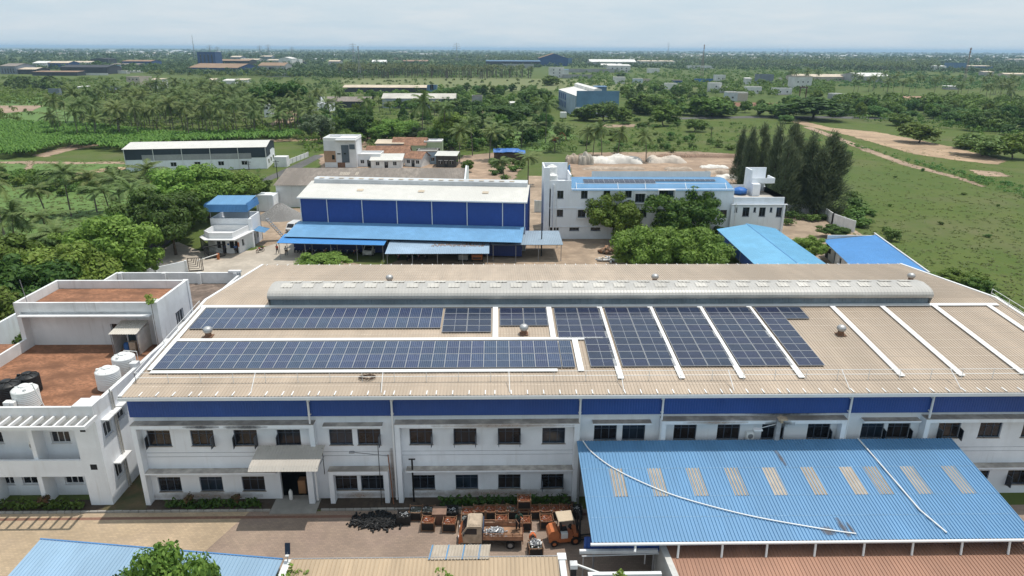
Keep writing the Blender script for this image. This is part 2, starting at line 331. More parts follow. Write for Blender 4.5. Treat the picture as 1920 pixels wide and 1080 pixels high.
plough = patchmat('ploughed_soil', (.23, .11, .065), .95, var=.2, scale=.6, big=.15, amp=2, nscale=.2)
lush = patchmat('lush_grass', (.115, .19, .045), .95, col2=(.085, .15, .035), scale=.25, big=0, amp=4, nscale=.15)
drym = patchmat('dry_grass', (.16, .165, .065), .95, col2=(.12, .15, .05), scale=.2, big=0, amp=4, nscale=.12)
asph = patchmat('asphalt', (.115, .112, .11), .9, var=.12, scale=1.2, big=.14, amp=.35, nscale=.8)
def pavermat(name, c, c2, mort):
    m = mat(name, c, .88, col2=c2, scale=.35, big=.1, bigscale=.25); t = m.node_tree; b = t.nodes['Principled BSDF']; prev = b.inputs['Base Color'].links[0].from_socket
    br = nd(t, 'ShaderNodeTexBrick'); co = nd(t, 'ShaderNodeTexCoord'); t.links.new(co.outputs['Object'], br.inputs['Vector'])
    for k, v in (('Scale', 1.0), ('Mortar Size', .018), ('Brick Width', .30), ('Row Height', .17), ('Bias', 0)): br.inputs[k].default_value = v
    br.inputs['Color1'].default_value = (.88, .88, .88, 1); br.inputs['Color2'].default_value = (1.08, 1.06, 1.04, 1); br.inputs['Mortar'].default_value = (mort, mort, mort, 1)
    x = nd(t, 'ShaderNodeMix', data_type='RGBA', blend_type='MULTIPLY'); x.inputs[0].default_value = 1; t.links.new(prev, x.inputs[6]); t.links.new(br.outputs[0], x.inputs[7]); t.links.new(x.outputs[2], b.inputs['Base Color']); return m
paver_l = pavermat('cream_pavers', (.50, .385, .255), (.44, .34, .24), .8); paver_r = pavermat('brown_pavers', (.29, .215, .175), (.34, .26, .20), .8)
def flat(name, pts, z, m, px=True, kind='structure'):
    P = [tuple(G(*p)) if px else p for p in pts]; a = sum(P[i][0]*P[(i+1) % len(P)][1]-P[(i+1) % len(P)][0]*P[i][1] for i in range(len(P)))
    if a < 0: P = P[::-1]
    return MB().add([(p[0], p[1], z) for p in P], [tuple(range(len(P)))]).obj(name, m, kind=kind)
flat('paved_forecourt', [(-70, 20), (-19.0, 20), (-22.6, 35), (-19.1, 44.25), (-70, 44.25)], .008, paver_l, px=False)
flat('brown_paved_forecourt', [(-19.0, 20), (60, 20), (60, 44.25), (-19.1, 44.25), (-22.6, 35)], .008, paver_r, px=False)
MB().box(-70, 9.8, 43.45, 43.75, .0, .013).obj('red_paving_strip', mat('red_pavers', (.26, .14, .10), .9, var=.2, scale=4), kind='structure')
kb = MB()
random.seed(3)
x = -70
while x < 6:
    L = random.uniform(.55, .7)
    if not (-17.5 < x < -14.0): kb.bbox(x, x+L-.03, 44.25, 44.42, 0, .16+random.uniform(-.015, .015), .02)
    x += L
kb.obj('kerb', concrete, kind='structure')
flat('planting_soil', [(-70, 44.42), (6, 44.42), (6, 45.9), (-70, 45.9)], .05, mat('dark_soil', (.075, .055, .04), .95, var=.25, scale=2), px=False)
MB().box(-17.5, -13.95, 43.95, 46.2, 0, .07).obj('door_ramp', concrete, kind='structure')
flat('side_passage', [(-30.5, 44.43), (-27.2, 44.43), (-27.2, 77), (-30.5, 77)], .055, mat('passage_soil', (.14, .10, .055), .95, col2=(.06, .075, .03), scale=.9, big=.2), px=False)
# the yard and lanes behind the factory
patch('paved_yard', [(150, 560), (262, 497), (330, 452), (372, 470), (470, 470), (560, 445), (575, 430), (640, 500), (640, 520), (440, 540)], .012, pale)
patch('sandy_yard', [(560, 470), (700, 500), (1000, 430), (1190, 450), (1340, 440), (1330, 530), (560, 530)], .008, sand)
patch('sand_lane', [(990, 330), (1024, 330), (1030, 400), (1015, 470), (985, 470)], .014, sand)
patch('rubble_yard', [(485, 392), (575, 390), (562, 440), (500, 462), (470, 460)], .010, sand)
patch('asphalt_road', [(150, 590), (235, 560), (290, 480), (345, 430), (420, 372), (488, 345), (560, 318), (608, 292), (592, 290), (545, 312), (470, 345), (388, 372), (318, 425), (258, 470), (160, 545)], .018, asph)
patch('sandy_yard', [(1062, 296), (1100, 286), (1300, 284), (1370, 288), (1405, 325), (1395, 352), (1250, 345), (1075, 335)], .010, dirtr)
patch('sandy_yard', [(830, 318), (870, 292), (935, 285), (985, 300), (960, 345), (830, 345)], .012, dirtr)
patch('sandy_yard', [(598, 290), (700, 255), (860, 262), (830, 330), (600, 330)], .010, dirtr)
patch('service_strip', [(1470, 395), (1560, 402), (1680, 480), (1730, 520), (1500, 530), (1440, 470)], .010, sand)
patch('dirt_clearing', [(1475, 221), (1500, 226), (1560, 240), (1640, 247), (1720, 262), (1800, 279), (1885, 302), (1870, 309), (1790, 300), (1715, 289), (1640, 268), (1580, 251), (1515, 237), (1490, 231)], .030, dirt)
patch('dirt_track', [(1520, 238), (1560, 252), (1640, 283), (1710, 308), (1800, 332), (1850, 350), (1838, 350), (1790, 334), (1700, 312), (1630, 287), (1550, 255), (1505, 238)], .020, dirtr)
patch('bare_soil', [(1815, 318), (1870, 322), (1900, 332), (1840, 330)], .026, dirtr)
patch('country_road', [(1270, 220.5), (1420, 217.5), (1560, 218), (1700, 221), (1700, 224.5), (1560, 222), (1420, 221.5), (1270, 224)], .06, asph)
patch('red_ploughed_field', [(1365, 192), (1480, 193), (1500, 202), (1420, 203), (1365, 198)], .05, plough)
patch('bare_field', [(0, 198), (82, 198), (60, 208), (0, 213)], .05, dirtr)
patch('dirt_track', [(60, 292), (90, 284), (150, 268), (200, 260), (250, 262), (200, 270), (120, 285), (85, 295)], .025, dirtr)
patch('dirt_track', [(0, 303), (60, 302), (140, 304), (232, 303), (232, 307), (140, 308), (62, 307), (60, 322), (46, 322), (52, 307), (0, 307)], .026, dirtr)
patch('dirt_track', [(140, 325), (180, 318), (235, 312), (235, 318), (190, 323), (145, 330)], .026, dirt)
patch('dirt_track', [(500, 262), (610, 258), (660, 254), (660, 259), (600, 263), (500, 267)], .027, dirt)
patch('meadow', [(0, 178), (85, 182), (90, 200), (150, 215), (150, 232), (60, 235), (0, 236)], .02, lush)
patch('meadow', [(0, 300), (235, 305), (310, 345), (270, 400), (150, 450), (0, 470)], .016, lush)
patch('meadow', [(640, 147), (900, 146), (1160, 150), (1360, 160), (1300, 168), (960, 170), (640, 158)], .04, drym)
patch('meadow', [(570, 222), (640, 214), (700, 224), (680, 245), (600, 250)], .02, lush)
patch('meadow', [(930, 240), (1040, 236), (1080, 255), (1010, 285), (930, 270)], .015, lush)
patch('sand_road', [(505, 235), (525, 215), (552, 205), (556, 214), (545, 236)], .03, dirt)
patch('bare_soil', [(1130, 234), (1190, 233), (1190, 238), (1130, 239)], .03, dirtr)
patch('bare_soil', [(895, 218), (905, 205), (905, 230), (890, 232)], .03, dirtr)
patch('far_lane', [(1452, 168), (1460, 146), (1466, 146), (1470, 160), (1478, 178), (1455, 178)], .06, asph)

def vstain(name, x0, x1, z0, z1, y, m, parent, inset=.25):
    """a stain on a wall facing -Y, its edge fraying by noise"""
    nx, nz = max(4, int((x1-x0)/.25)), max(4, int((z1-z0)/.1)); vs = []; ed = []
    for j in range(nz+1):
        for i in range(nx+1): u, v = i/nx, j/nz; vs.append((x0+(x1-x0)*u-parent.location.x, y-parent.location.y, z0+(z1-z0)*v-parent.location.z)); ed.append((min(u, 1-u, .5)*2*1.2+min(v, 1-v)*2*.9-1.0))
    me = bpy.data.meshes.new(name); me.from_pydata(vs, [], [(j*(nx+1)+i, j*(nx+1)+i+1, (j+1)*(nx+1)+i+1, (j+1)*(nx+1)+i) for j in range(nz) for i in range(nx)]); me.materials.append(m)
    me.attributes.new('edge', 'FLOAT', 'POINT').data.foreach_set('value', ed); o = bpy.data.objects.new(name, me); COL.objects.link(o); o.parent = parent
soot = patchmat('soot', (.13, .13, .135), .95, var=.2, amp=.9, nscale=2.2, soft=.7, top=.75); rustst = patchmat('rust_splash', (.42, .30, .22), .95, var=.15, amp=1.0, nscale=1.6, soft=.8, top=.55)
# ------------------------------------------------------------------ the factory with the tan roof
ZE, ZR, YE, YM, YB = 9.75, 11.3, 44.6, 60.7, 76.7
X0, X1 = -27.4, 48.0
def zf(y): return ZE+(y-YE)*(ZR-ZE)/(YM-YE) if y < YM else ZE+(YB-y)*(ZR-ZE)/(YB-YM)
fac = thing('factory_building', 'long white two storey factory with blue cladding band and wide tan ribbed metal roof', 'factory', (0, 45.8, 0))
WY = 45.8
topw = [(x, 4.9, 6.27) for x in (-25.77, -22.5, -19.22, -15.95, -12.0, -9.85, -5.88, -2.51, .89, 4.31)]+[(x, 5.15, 6.47) for x in (8.29, 10.48, 14.46, 17.84, 21.3, 24.88, 29.09, 31.15, 35.13, 38.41, 41.84)]
botw = [(x, .80, 2.12) for x in (-25.61, -22.4, -19.13, -11.91, -9.87, -5.83, -2.44, .91, 4.31, 8.4, 12, 15.5, 19, 22.5, 26, 29.5, 33, 38.4, 41.67)]
HW = .88
ops = [(x-HW-X0, x+HW-X0, a, b) for x, a, b in topw+botw]+[(-17.0-X0, -14.3-X0, .0, 2.9)]
wl = MB(); wl.wall(X0, WY, 1, 0, X1-X0, 0, 7.72, .3, ops)
wl.wall(X1, WY+.3, 0, 1, YB-WY-.6, 0, 9.3, .25); wl.wall(X0, YB-.3, 0, -1, YB-WY-.6, 0, 9.3, .25); wl.wall(X1, YB-.3, -1, 0, X1-X0, 0, 9.6, .25)
wl.obj('wall', white, fac)
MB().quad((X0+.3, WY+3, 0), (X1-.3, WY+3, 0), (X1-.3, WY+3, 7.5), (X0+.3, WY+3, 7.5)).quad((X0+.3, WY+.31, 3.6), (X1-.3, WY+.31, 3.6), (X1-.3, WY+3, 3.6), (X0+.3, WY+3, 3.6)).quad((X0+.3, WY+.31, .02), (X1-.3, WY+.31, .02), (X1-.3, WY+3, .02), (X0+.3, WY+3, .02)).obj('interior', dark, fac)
cl = MB(); cl.sheet((X0-.02, 45.42, 7.66), (X1-X0+.04, 0, 0), (0, 0, 1.9), .2, -.018); cl.box(X0, X1, 45.46, 45.79, 7.6, 7.66)
cl.obj('cladding_band', blueclad, fac)
gc = MB()
for xx in (X0-.03, X1+.03):
    gc = MB(); gc.add([(xx, 45.46, 7.6), (xx, 45.46, 9.6), (xx, YM, 11.1), (xx, YB-.2, 9.55), (xx, YB-.2, 7.6)], [(0, 1, 2, 3, 4)])
    gc.obj('gable_cladding', blueclad, fac)
rf = MB(); rf.sheet((X0, YE, ZE), (X1-X0, 0, 0), (0, YM-YE, ZR-ZE), .25, .04, .34); rf.sheet((X0, YB, ZE), (X1-X0, 0, 0), (0, YM-YB, ZR-ZE), .25, .04, .34)
rf.obj('roof', tanroof, fac)
ud = MB(); ud.quad((X0+.05, YE+.1, ZE-.06), (X1-.05, YE+.1, ZE-.06), (X1-.05, YM, ZR-.06), (X0+.05, YM, ZR-.06)).quad((X0+.05, YB-.1, ZE-.06), (X1-.05, YB-.1, ZE-.06), (X1-.05, YM, ZR-.06), (X0+.05, YM, ZR-.06)); ud.obj('roof_lining', dark, fac)
for xx in (X0, X1):
    tr = MB()
    s = 1 if xx > 0 else -1
    for ya, yb in ((YE, YM), (YM, YB)):
        a, b = (xx-.16, xx+.10) if s > 0 else (xx-.10, xx+.16)
        za, zb = zf(ya)+.05, zf(yb)+.05
        tr.add([(a, ya, za), (b, ya, za), (b, yb, zb), (a, yb, zb), (a, ya, za+.04), (b, ya, za+.04), (b, yb, zb+.04), (a, yb, zb+.04), (b, ya, za-.3), (b, yb, zb-.3), (a, ya, za-.3), (a, yb, zb-.3)], [(4, 5, 6, 7), (0, 1, 5, 4), (5, 1, 8, 9, 2, 6), (4, 7, 3, 11, 10, 0)])
    tr.obj('gable_trim', whitecl, fac)
gt = MB(); gt.extrude([(YE-.14, ZE-.26), (YE-.14, ZE+.0), (YE-.10, ZE+.0), (YE-.10, ZE-.2), (YE+.10, ZE-.2), (YE+.10, ZE-.06), (YE+.13, ZE-.06), (YE+.13, ZE-.26)], 'x', X0-.1, X1+.1)
gt.extrude([(YB+.14, ZE-.26), (YB+.14, ZE-.04), (YB-.1, ZE-.04), (YB-.1, ZE-.26)], 'x', X0-.1, X1+.1)
gt.obj('gutter', whitecl, fac)
random.seed(5); xx = X0+1.4
tb = MB(); tb.box(-.035, .035, YE+.02, YE+.62, zf(YE)+.055, zf(YE+.3)+.075); clip = tb.obj('roof_clip', whitecl, fac); first = True
while xx < X1:
    o = clip if first else clip.copy(); first = False
    if o is not clip: COL.objects.link(o); o.parent = fac
    o.location = (xx, 0, 0); xx += 1.2+random.choice((0, 0, 0, -.5))
tb = MB(); xx = X0+.6
while xx < X1: tb.box(xx-.03, xx+.03, YB-.5, YB+.02, ZE+.05, ZE+.09); xx += 1.2
tb.obj('roof_clip', whitecl, fac, kind='stuff')
for x in (-14.07, -7.9, 6.2, 12.42, 26.72, 32.95):
    d = MB(); d.tube((x, 45.25, ZE-.2), (x, 45.25, 5.4 if x > 6.3 else .3), .085, n=8); d.box(x-.12, x+.12, 45.3, 45.42, 8.9, 8.98); d.box(x-.12, x+.12, 45.3, 45.42, 7.8, 7.88)
    d.obj('downpipe', whitecl, fac)
# sun shades over the windows, their fins
def portal(xa, xb, zt, zb, hi, finl=True, finr=True, base=0.0, base2=None):
    f = MB(); f.box(xa, xb, 45.1, 45.78, hi-.30, hi)
    if finl: f.box(xa+.003, xa+.36, 45.11, 45.78, base, hi-.30)
    if finr: f.box(xb-.36, xb-.003, 45.11, 45.78, base if base2 is None else base2, hi-.30)
    f.obj('window_portal', white, fac)
    MB().box(xa-.02, xb+.02, 45.08, 45.79, hi, hi+.035).obj('stained_ledge', ledgem, fac)
portal(-27.35, -13.8, 0, 0, 7.08, base2=5.0); portal(-7.75, 6.18, 0, 0, 7.05); portal(12.42, 26.6, 0, 0, 7.2, base=4.9); portal(32.7, 46.6, 0, 0, 7.2, base=4.9)
portal(-13.05, -8.45, 0, 0, 2.98)
def shade(xa, xb, z, d=.6): MB().box(xa, xb, 45.8-d, 45.785, z-.12, z).obj('window_shade', white, fac); MB().box(xa+.01, xb-.01, 45.8-d+.01, 45.78, z, z+.02).obj('stained_ledge', ledgem, fac)
shade(-13.2, -8.7, 6.86); shade(7.2, 11.7, 6.95); shade(28.0, 32.4, 7.0); shade(-27.0, -17.0, 2.9, .7); shade(-7.1, 6.0, 2.95, .7); shade(36, 46, 2.85, .7)
MB().box(-14.72, -14.28, 45.1, 45.79, 0, 4.6).obj('door_pier', white, fac)
bandm = MB()
for z in (3.95, 4.3): bandm.box(-26.9, 46, 45.775, 45.81, z, z+.025)
bandm.obj('wall_groove', mat('groove_grey', (.45, .46, .48), .9), fac)
def window(xc, za, zb, mode, k):
    f = MB(); y = WY+.12; t = .05
    f.box(xc-HW, xc+HW, y, y+.06, za, za+t); f.box(xc-HW, xc+HW, y, y+.06, zb-t, zb)
    for u in (-HW, -HW/3-t/2, HW/3-t/2, HW-t): f.box(xc+u, xc+u+t, y, y+.06, za+t, zb-t)
    f.box(xc-HW+t, xc+HW-t, y+.01, y+.05, zb-.36, zb-.33)
    for i in range(1, 7): f.box(xc-HW+t, xc+HW-t, y+.075, y+.09, za+i*.19, za+i*.19+.014)
    w = f.obj('window', frm, fac)
    MB().box(xc-HW+t, xc+HW-t, y+.03, y+.04, za+t, zb-t).obj('pane', (glass, glass_b, glass_c, glass, glass_b)[(k*7+int(za))%5], w)
    MB().box(xc-HW-.06, xc+HW+.06, WY-.05, WY+.1, za-.06, za).obj('sill', ledgem, w)
    for side in mode:
        a = {'l': 115, 'r': 65, 'L': 100, 'R': 80}[side]; hx = xc-HW+.03 if side in 'lL' else xc+HW-.03
        dx, dy = math.cos(R(a)), -math.sin(R(a))
        if side in 'lL': dx = abs(dx)*.5
        else: dx = -abs(dx)*.5
        s = MB(); L = .55; p = lambda q, z, e=0: (hx+dx*q*L, WY-.02-q*L*.92, z)
        z0, z1 = za+.03, zb-.40
        for A, B in (((0, z0), (1, z0)), ((0, z1), (1, z1)), ((0, z0), (0, z1)), ((1, z0), (1, z1))): s.tube(p(*A), p(*B), .025, n=4)
        sh = s.obj('open_sash', frm, w); MB().quad(p(0, z0), p(1, z0), p(1, z1), p(0, z1)).obj('pane', glass, w)
modes = ['L', 'R', 'LR', 'L', '', 'R', 'R', 'LR', 'LR', '', '', '', '', '', '', 'R', 'R', 'R', 'LR', '', 'R']
for k, (x, a, b) in enumerate(topw): window(x, a, b, modes[k], k)
for k, (x, a, b) in enumerate(botw): window(x, a, b, 'LR' if k in (8, 18) else '', k)
# ridge monitor with rounded hood
MX0, MX1 = -21.0, 40.6
mo = MB(); n = 10; pr = []
for i in range(n+1):
    a = R(-35+i*12.5); pr.append((59.55-.72*math.cos(a)*1.0+.25, 12.1+.62*math.sin(a)))
pr = [(59.0, 11.95), (58.88, 12.12), (58.9, 12.32), (59.05, 12.52), (59.3, 12.68), (59.7, 12.8), (60.7, 12.93), (61.7, 12.8), (62.1, 12.68), (62.35, 12.52), (62.5, 12.32), (62.52, 12.12), (62.4, 11.95)]
ribs = int((MX1-MX0)/.3); P = []; F = []
for i in range(ribs+1):
    for f, h in ((0, 0), (.62, 0), (.72, .014), (.92, .014)) if i < ribs else ((0, 0),):
        xx = MX0+(i+f)*(MX1-MX0)/ribs; P.append([(xx, 60.7+(y-60.7)*(1+h*.5), z+h) for y, z in pr])
m = len(pr); vs = [q for row in P for q in row]
for i in range(len(P)-1):
    for j in range(m-1): F.append((i*m+j, (i+1)*m+j, (i+1)*m+j+1, i*m+j+1))
mo.add(vs, F, 0); mo.obj('ridge_monitor', monm, fac)
mw = MB(); mw.sheet((MX0+.1, 59.35, 11.1), (MX1-MX0-.2, 0, 0), (0, 0, 1.45), .3, .04); mw.sheet((MX0+.1, 62.05, 11.1), (MX1-MX0-.2, 0, 0), (0, 0, 1.45), .3, .04); mw.obj('monitor_wall', mat('monitor_louvre', (.20, .25, .29), .5, var=.08), fac)
me_ = MB()
for xx in (MX0, MX1): me_.add([(xx, y, z) for y, z in pr]+[(xx, 62.1, 11.1), (xx, 59.3, 11.1)], [tuple(range(m+2))])
me_.obj('monitor_gable', monm, fac)
sk = MB(); xx = MX0+1.0; i = 0
while xx < MX1-2:
    for (ya, za), (yb, zb), q in (((59.75, 12.83), (60.62, 12.955), 0), ((60.8, 12.955), (61.6, 12.85), 1)):
        o = 0 if q == 0 else .55
        if xx+o+1.1 < MX1: sk.sheet((xx+o, ya, za+.02), (1.05, 0, 0), (0, yb-ya, zb-za), .3, .03, .3, 0)
    xx += 1.93
sk.obj('monitor_skylight', mat('pale_skylight', (.60, .57, .52), .55, var=.06), fac)
# white walkway boards
wk = MB()
def strip(x0, x1, ya, yb, name='walkway'):
    b = MB(); za, zb = zf(ya)+.10, zf(yb)+.10
    b.add([(x0, ya, za), (x1, ya, za), (x1, yb, zb), (x0, yb, zb), (x0, ya, za+.06), (x1, ya, za+.06), (x1, yb, zb+.06), (x0, yb, zb+.06)], [(3, 2, 1, 0), (4, 5, 6, 7), (0, 1, 5, 4), (1, 2, 6, 5), (2, 3, 7, 6), (3, 0, 4, 7)]); b.obj(name, mat_walk, fac)
mat_walk = mat('white_walkway', (.80, .80, .79), .55, var=.03, big=.05)
strip(X0+.3, 47.0, 58.83, 59.28); strip(-27.0, -26.62, 48.1, 58.83); strip(-26.6, 8.9, 52.62, 53.0); strip(-26.6, 4.65, 47.62, 47.98)
strip(-.42, .06, 53.0, 58.83); strip(6.25, 6.72, 47.7, 52.62)
for xt, yb in ((4.72, 53.02), (9.4, 46.55), (14.08, 46.55), (18.72, 46.55), (23.3, 46.55), (31.15, 46.7), (35.85, 46.7), (40.82, 46.9), (46.0, 46.9)): strip(xt-.23, xt+.23, yb, 58.83)
# guard rail
rl = MB()
def rail(pts, every, hts=(.45, .85)):
    for (ax, ay), (bx, by) in zip(pts, pts[1:]):
        L = math.hypot(bx-ax, by-ay); n = max(1, int(L/every))
        for i in range(n+1):
            x, y = ax+(bx-ax)*i/n, ay+(by-ay)*i/n; rl.tube((x, y, zf(y)), (x, y, zf(y)+hts[-1]), .022, n=4)
        for h in hts:
            for j in range(4): a, b = j/4, (j+1)/4; p = lambda t: (ax+(bx-ax)*t, ay+(by-ay)*t, zf(ay+(by-ay)*t)+h); rl.tube(p(a), p(b), .024, n=5)
rail([(X0+.35, 58.7), (X0+.35, 46.45), (X1-.35, 46.45), (X1-.35, 61)], 2.35)
for x in (-18.1, -8.6, .85, 9.3, 17.5, 26.2, 34.6, 43): rl.tube((x, 46.45, zf(46.45)+.85), (x+.05, YE+.35, zf(YE+.3)+.05), .03, n=5)
rl.obj('roof_railing', whitecl, fac)
st = MB(); st.quad((-1, 0, 0), (1, 0, 0), (1, 1, 0), (-1, 1, 0))
# ------------------------------------------------------------------ solar panels
TILT = math.atan((ZR-ZE)/(YM-YE))
def make_panel(name, w, l, cellm, kind):
    """panel lying in its own plane: w across, l up the slope"""
    t = thing(name, '', 'solar panel'); f = MB(); b = .028
    f.box(-w/2, w/2, -l/2, -l/2+b, -.04, .012); f.box(-w/2, w/2, l/2-b, l/2, -.04, .012); f.box(-w/2, -w/2+b, -l/2+b, l/2-b, -.04, .012); f.box(w/2-b, w/2, -l/2+b, l/2-b, -.04, .012)
    if kind == 'land': f.box(-.012, .012, -l/2+b, l/2-b, -.02, .0055)
    if kind == 'mid': f.box(-w/2+b, w/2-b, -.012, .012, -.02, .0055)
    f.obj('frame', frame_a, t)
    c = MB(); c.box(-w/2+b, w/2-b, -l/2+b, l/2-b, -.03, 0)
    if kind in ('port', 'mid'):
        for i in range(1, 6): x = -w/2+b+(w-2*b)*i/6; c.box(x-.006, x+.006, -l/2+b, l/2-b, -.01, .003, 1)
    else:
        for i in range(1, 6): y = -l/2+b+(l-2*b)*i/6; c.box(-w/2+b, w/2-b, y-.004, y+.004, -.01, .003, 1)
    c.obj('cells', [cellm, busbar], t); return t
pa = make_panel('solar_module', .975, 1.92, solar_a, 'port'); pb = make_panel('solar_module', 1.012, 2.10, solar_a, 'mid'); pc = make_panel('solar_module', 2.10, 1.125, solar_b, 'land')
def lay(p, x, y, label, group):
    o = use(p, (x, y, zf(y)+.16), 0, label, group); o.rotation_euler = (TILT, 0, 0); return o
for r in range(2):
    for c in range(22): lay(pa, -26.5+.49+c*.98, 58.6-.965-r*1.935, 'narrow upright blue solar panel in the far left block, just below the ridge walkway', 'panels of the far left block')
for r in range(2):
    for c in range(32): lay(pb, -26.6+.51+c*1.02+(.06 if c == 31 else 0), 52.42-1.06-r*2.12, 'upright blue solar panel in the long two row block nearest the front eave', 'panels of the long front block')
for x0, rows, cols, lab in ((-4.78, 4, 2, 'in the four row block beside the far left block'), (.2, 3, 2, 'in the small three row block above the roof turbine'), (5.16, 5, 2, 'in the upper part of the stepped block'), (7.30, 4, -1, 'in the lower foot of the stepped block'), (9.8, 9, 2, 'in the full height block beside the stepped one'),
                            (14.42, 9, 2, 'in the middle of the three full height blocks'), (19.06, 9, 2, 'in the rightmost of the three full height blocks'), (23.72, 9, 1, 'in the last single column of the array'), (25.86, 2, 1, 'in the two row tip at the right end of the array')):
    y0 = 58.55-(5*1.142 if cols < 0 else 0)
    for r in range(rows):
        for c in range(abs(cols)): lay(pc, x0+1.06+c*2.13, y0-.57-r*1.142, 'wide dark solar panel '+lab, 'panels '+lab)
# ------------------------------------------------------------------ turbine vents
def make_vent():
    t = thing('turbine_vent', '', 'roof vent')
    b = MB(); b.box(-.42, .42, -.42, .42, -.03, .06); b.tube((0, 0, .05), (0, 0, .42), .30, .28, 16); b.obj('vent_base', [tankrust], t)
    h = MB(); pr = [(.28, .40), (.36, .45), (.42, .56), (.44, .68), (.42, .80), (.33, .92), (.2, .99), (.0, 1.01)]; n = 48
    vs = [((r*(1 if k % 2 else .93))*math.cos(2*math.pi*k/n), (r*(1 if k % 2 else .93))*math.sin(2*math.pi*k/n), z) for r, z in pr for k in range(n)]
    h.add(vs, [(i*n+k, i*n+(k+1) % n, (i+1)*n+(k+1) % n, (i+1)*n+k) for i in range(len(pr)-1) for k in range(n)], 0, True); h.obj('vent_head', galv, t)
    s = MB(); s.box(-.62, .62, -.62, .5, .0, .008); s.obj('flashing', tankrust, t) if False else None
    return t
tv = make_vent()
for (x, y), l in zip(((-24.4, 53.6), (2.26, 53.85), (29.5, 53.5), (-11.17, 67.3), (16.5, 67.5), (43.8, 67.7)),
    ('round metal turbine vent between the two left solar blocks', 'round metal turbine vent just below the small three row solar block', 'round metal turbine vent on the bare tan roof right of the panels', 'leftmost turbine vent on the back slope behind the ridge hood', 'middle turbine vent on the back slope behind the ridge hood', 'rightmost turbine vent on the back slope, near the hood end')):
    use(tv, (x, y, zf(y)+.03), 0, l, 'turbine vents on the tan roof', .88)
cp = MB(); random.seed(8); pts = []
for i in range(60): a = i*.62; r = .35+.12*math.sin(i*1.7); pts.append((-9.9+r*1.5*math.cos(a), 46.95+r*math.sin(a), zf(47)+.10+.02*math.sin(i*2.1)+.001*i))
cp.path(pts, .02, 4); cp.obj('cable_coil', mat('brown_cable', (.09, .05, .03), .8), label='tangled brown cable coil lying on the tan roof by the railing', cat='cable', loc=(-9.9, 46.95, zf(47)))
# ------------------------------------------------------------------ metal awning over the factory door
aw = thing('door_awning', 'ribbed grey metal awning sloping out over the dark factory doorway', 'awning', (-15.6, 45.1, 4.7))
a = MB(); a.sheet((-18.15, 43.1, 4.86), (5.05, 0, 0), (0, 2.2, .36), .22, .03); a.sheet((-18.15, 42.72, 4.62), (5.05, 0, 0), (0, .38, .24), .22, .03); a.obj('awning_sheet', mat('grey_awning', (.50, .46, .41), .5, var=.06, big=.08), aw)
a = MB()
for x in (-18.05, -15.6, -13.2): a.tube((x, 45.1, 4.4), (x, 42.8, 4.6), .03, n=5); a.tube((x, 45.08, 5.12), (x, 42.9, 4.74), .03, n=5)
a.obj('bracket', steel, aw)

lp = MB(); y = YE+1.3
while y < YB-1:
    if abs(y-YM) > 1.6:
        s_ = (ZR-ZE)/(YM-YE)*(1 if y < YM else -1); lp.quad((X0+.2, y, zf(y)+.012), (X1-.2, y, zf(y)+.012), (X1-.2, y+.10, zf(y+.10)+.012), (X0+.2, y+.10, zf(y+.10)+.012))
    y += 1.32
lp.obj('sheet_lap', mat('pale_tan_lap', (.56, .47, .38), .55, var=.08, scale=1.2), fac)
for x0, x1, z0, z1, y_, m_ in ((19.0, 25.2, 7.22, 7.66, 45.794, soot), (20.3, 22.6, 6.6, 7.2, 45.094, soot), (-20.5, -17.2, 6.76, 7.08, 45.094, soot), (-23.5, -20.8, 6.8, 7.08, 45.094, soot), (-27, -18.5, 0, .72, 45.794, rustst), (-7, 6, .0, .75, 45.794, rustst), (-12.9, -8.6, 0, .6, 45.794, rustst), (-5, 5.8, 6.75, 7.05, 45.094, rustst), (14, 19, 6.9, 7.2, 45.094, rustst), (-8.42, -8.0, 0, 4.6, 45.794, rustst)):
    vstain('wall_stain', x0, x1, z0, z1, y_, m_, fac)
# ------------------------------------------------------------------ generic window in a wall (u along the wall, outside on the right of u)
def win(parent, ox, oy, ux, uy, u0, u1, z0, z1, fm, n=3, set_=.12, t=.06, sill=True, name='window', pane=True):
    f = MB(); ix, iy = -uy, ux
    def bx(a, b, c, d, e0, e1):
        P = lambda u, z, e: (ox+ux*u+ix*e, oy+uy*u+iy*e, z)
        f.add([P(a, c, e0), P(b, c, e0), P(b, c, e1), P(a, c, e1), P(a, d, e0), P(b, d, e0), P(b, d, e1), P(a, d, e1)], [(3, 2, 1, 0), (4, 5, 6, 7), (0, 1, 5, 4), (1, 2, 6, 5), (2, 3, 7, 6), (3, 0, 4, 7)])
    bx(u0, u1, z0, z0+t, set_, set_+.06); bx(u0, u1, z1-t, z1, set_, set_+.06)
    for i in range(n+1): u = u0+(u1-u0-t)*i/n; bx(u, u+t, z0+t, z1-t, set_, set_+.06)
    if sill: bx(u0-.06, u1+.06, z0-.07, z0-.002, -.06, .08)
    w = f.obj(name, fm, parent)
    if pane:
        f = MB(); f.quad(*[(ox+ux*u+ix*(set_+.035), oy+uy*u+iy*(set_+.035), z) for u, z in ((u0+t, z0+t), (u1-t, z0+t), (u1-t, z1-t), (u0+t, z1-t))]); f.obj('pane', glass, w)
    return w
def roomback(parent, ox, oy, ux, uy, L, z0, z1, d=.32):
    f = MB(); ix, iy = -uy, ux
    f.quad(*[(ox+ux*u+ix*d, oy+uy*u+iy*d, z) for u, z in ((.1, z0), (L-.1, z0), (L-.1, z1), (.1, z1))]); f.obj('interior', dark, parent)
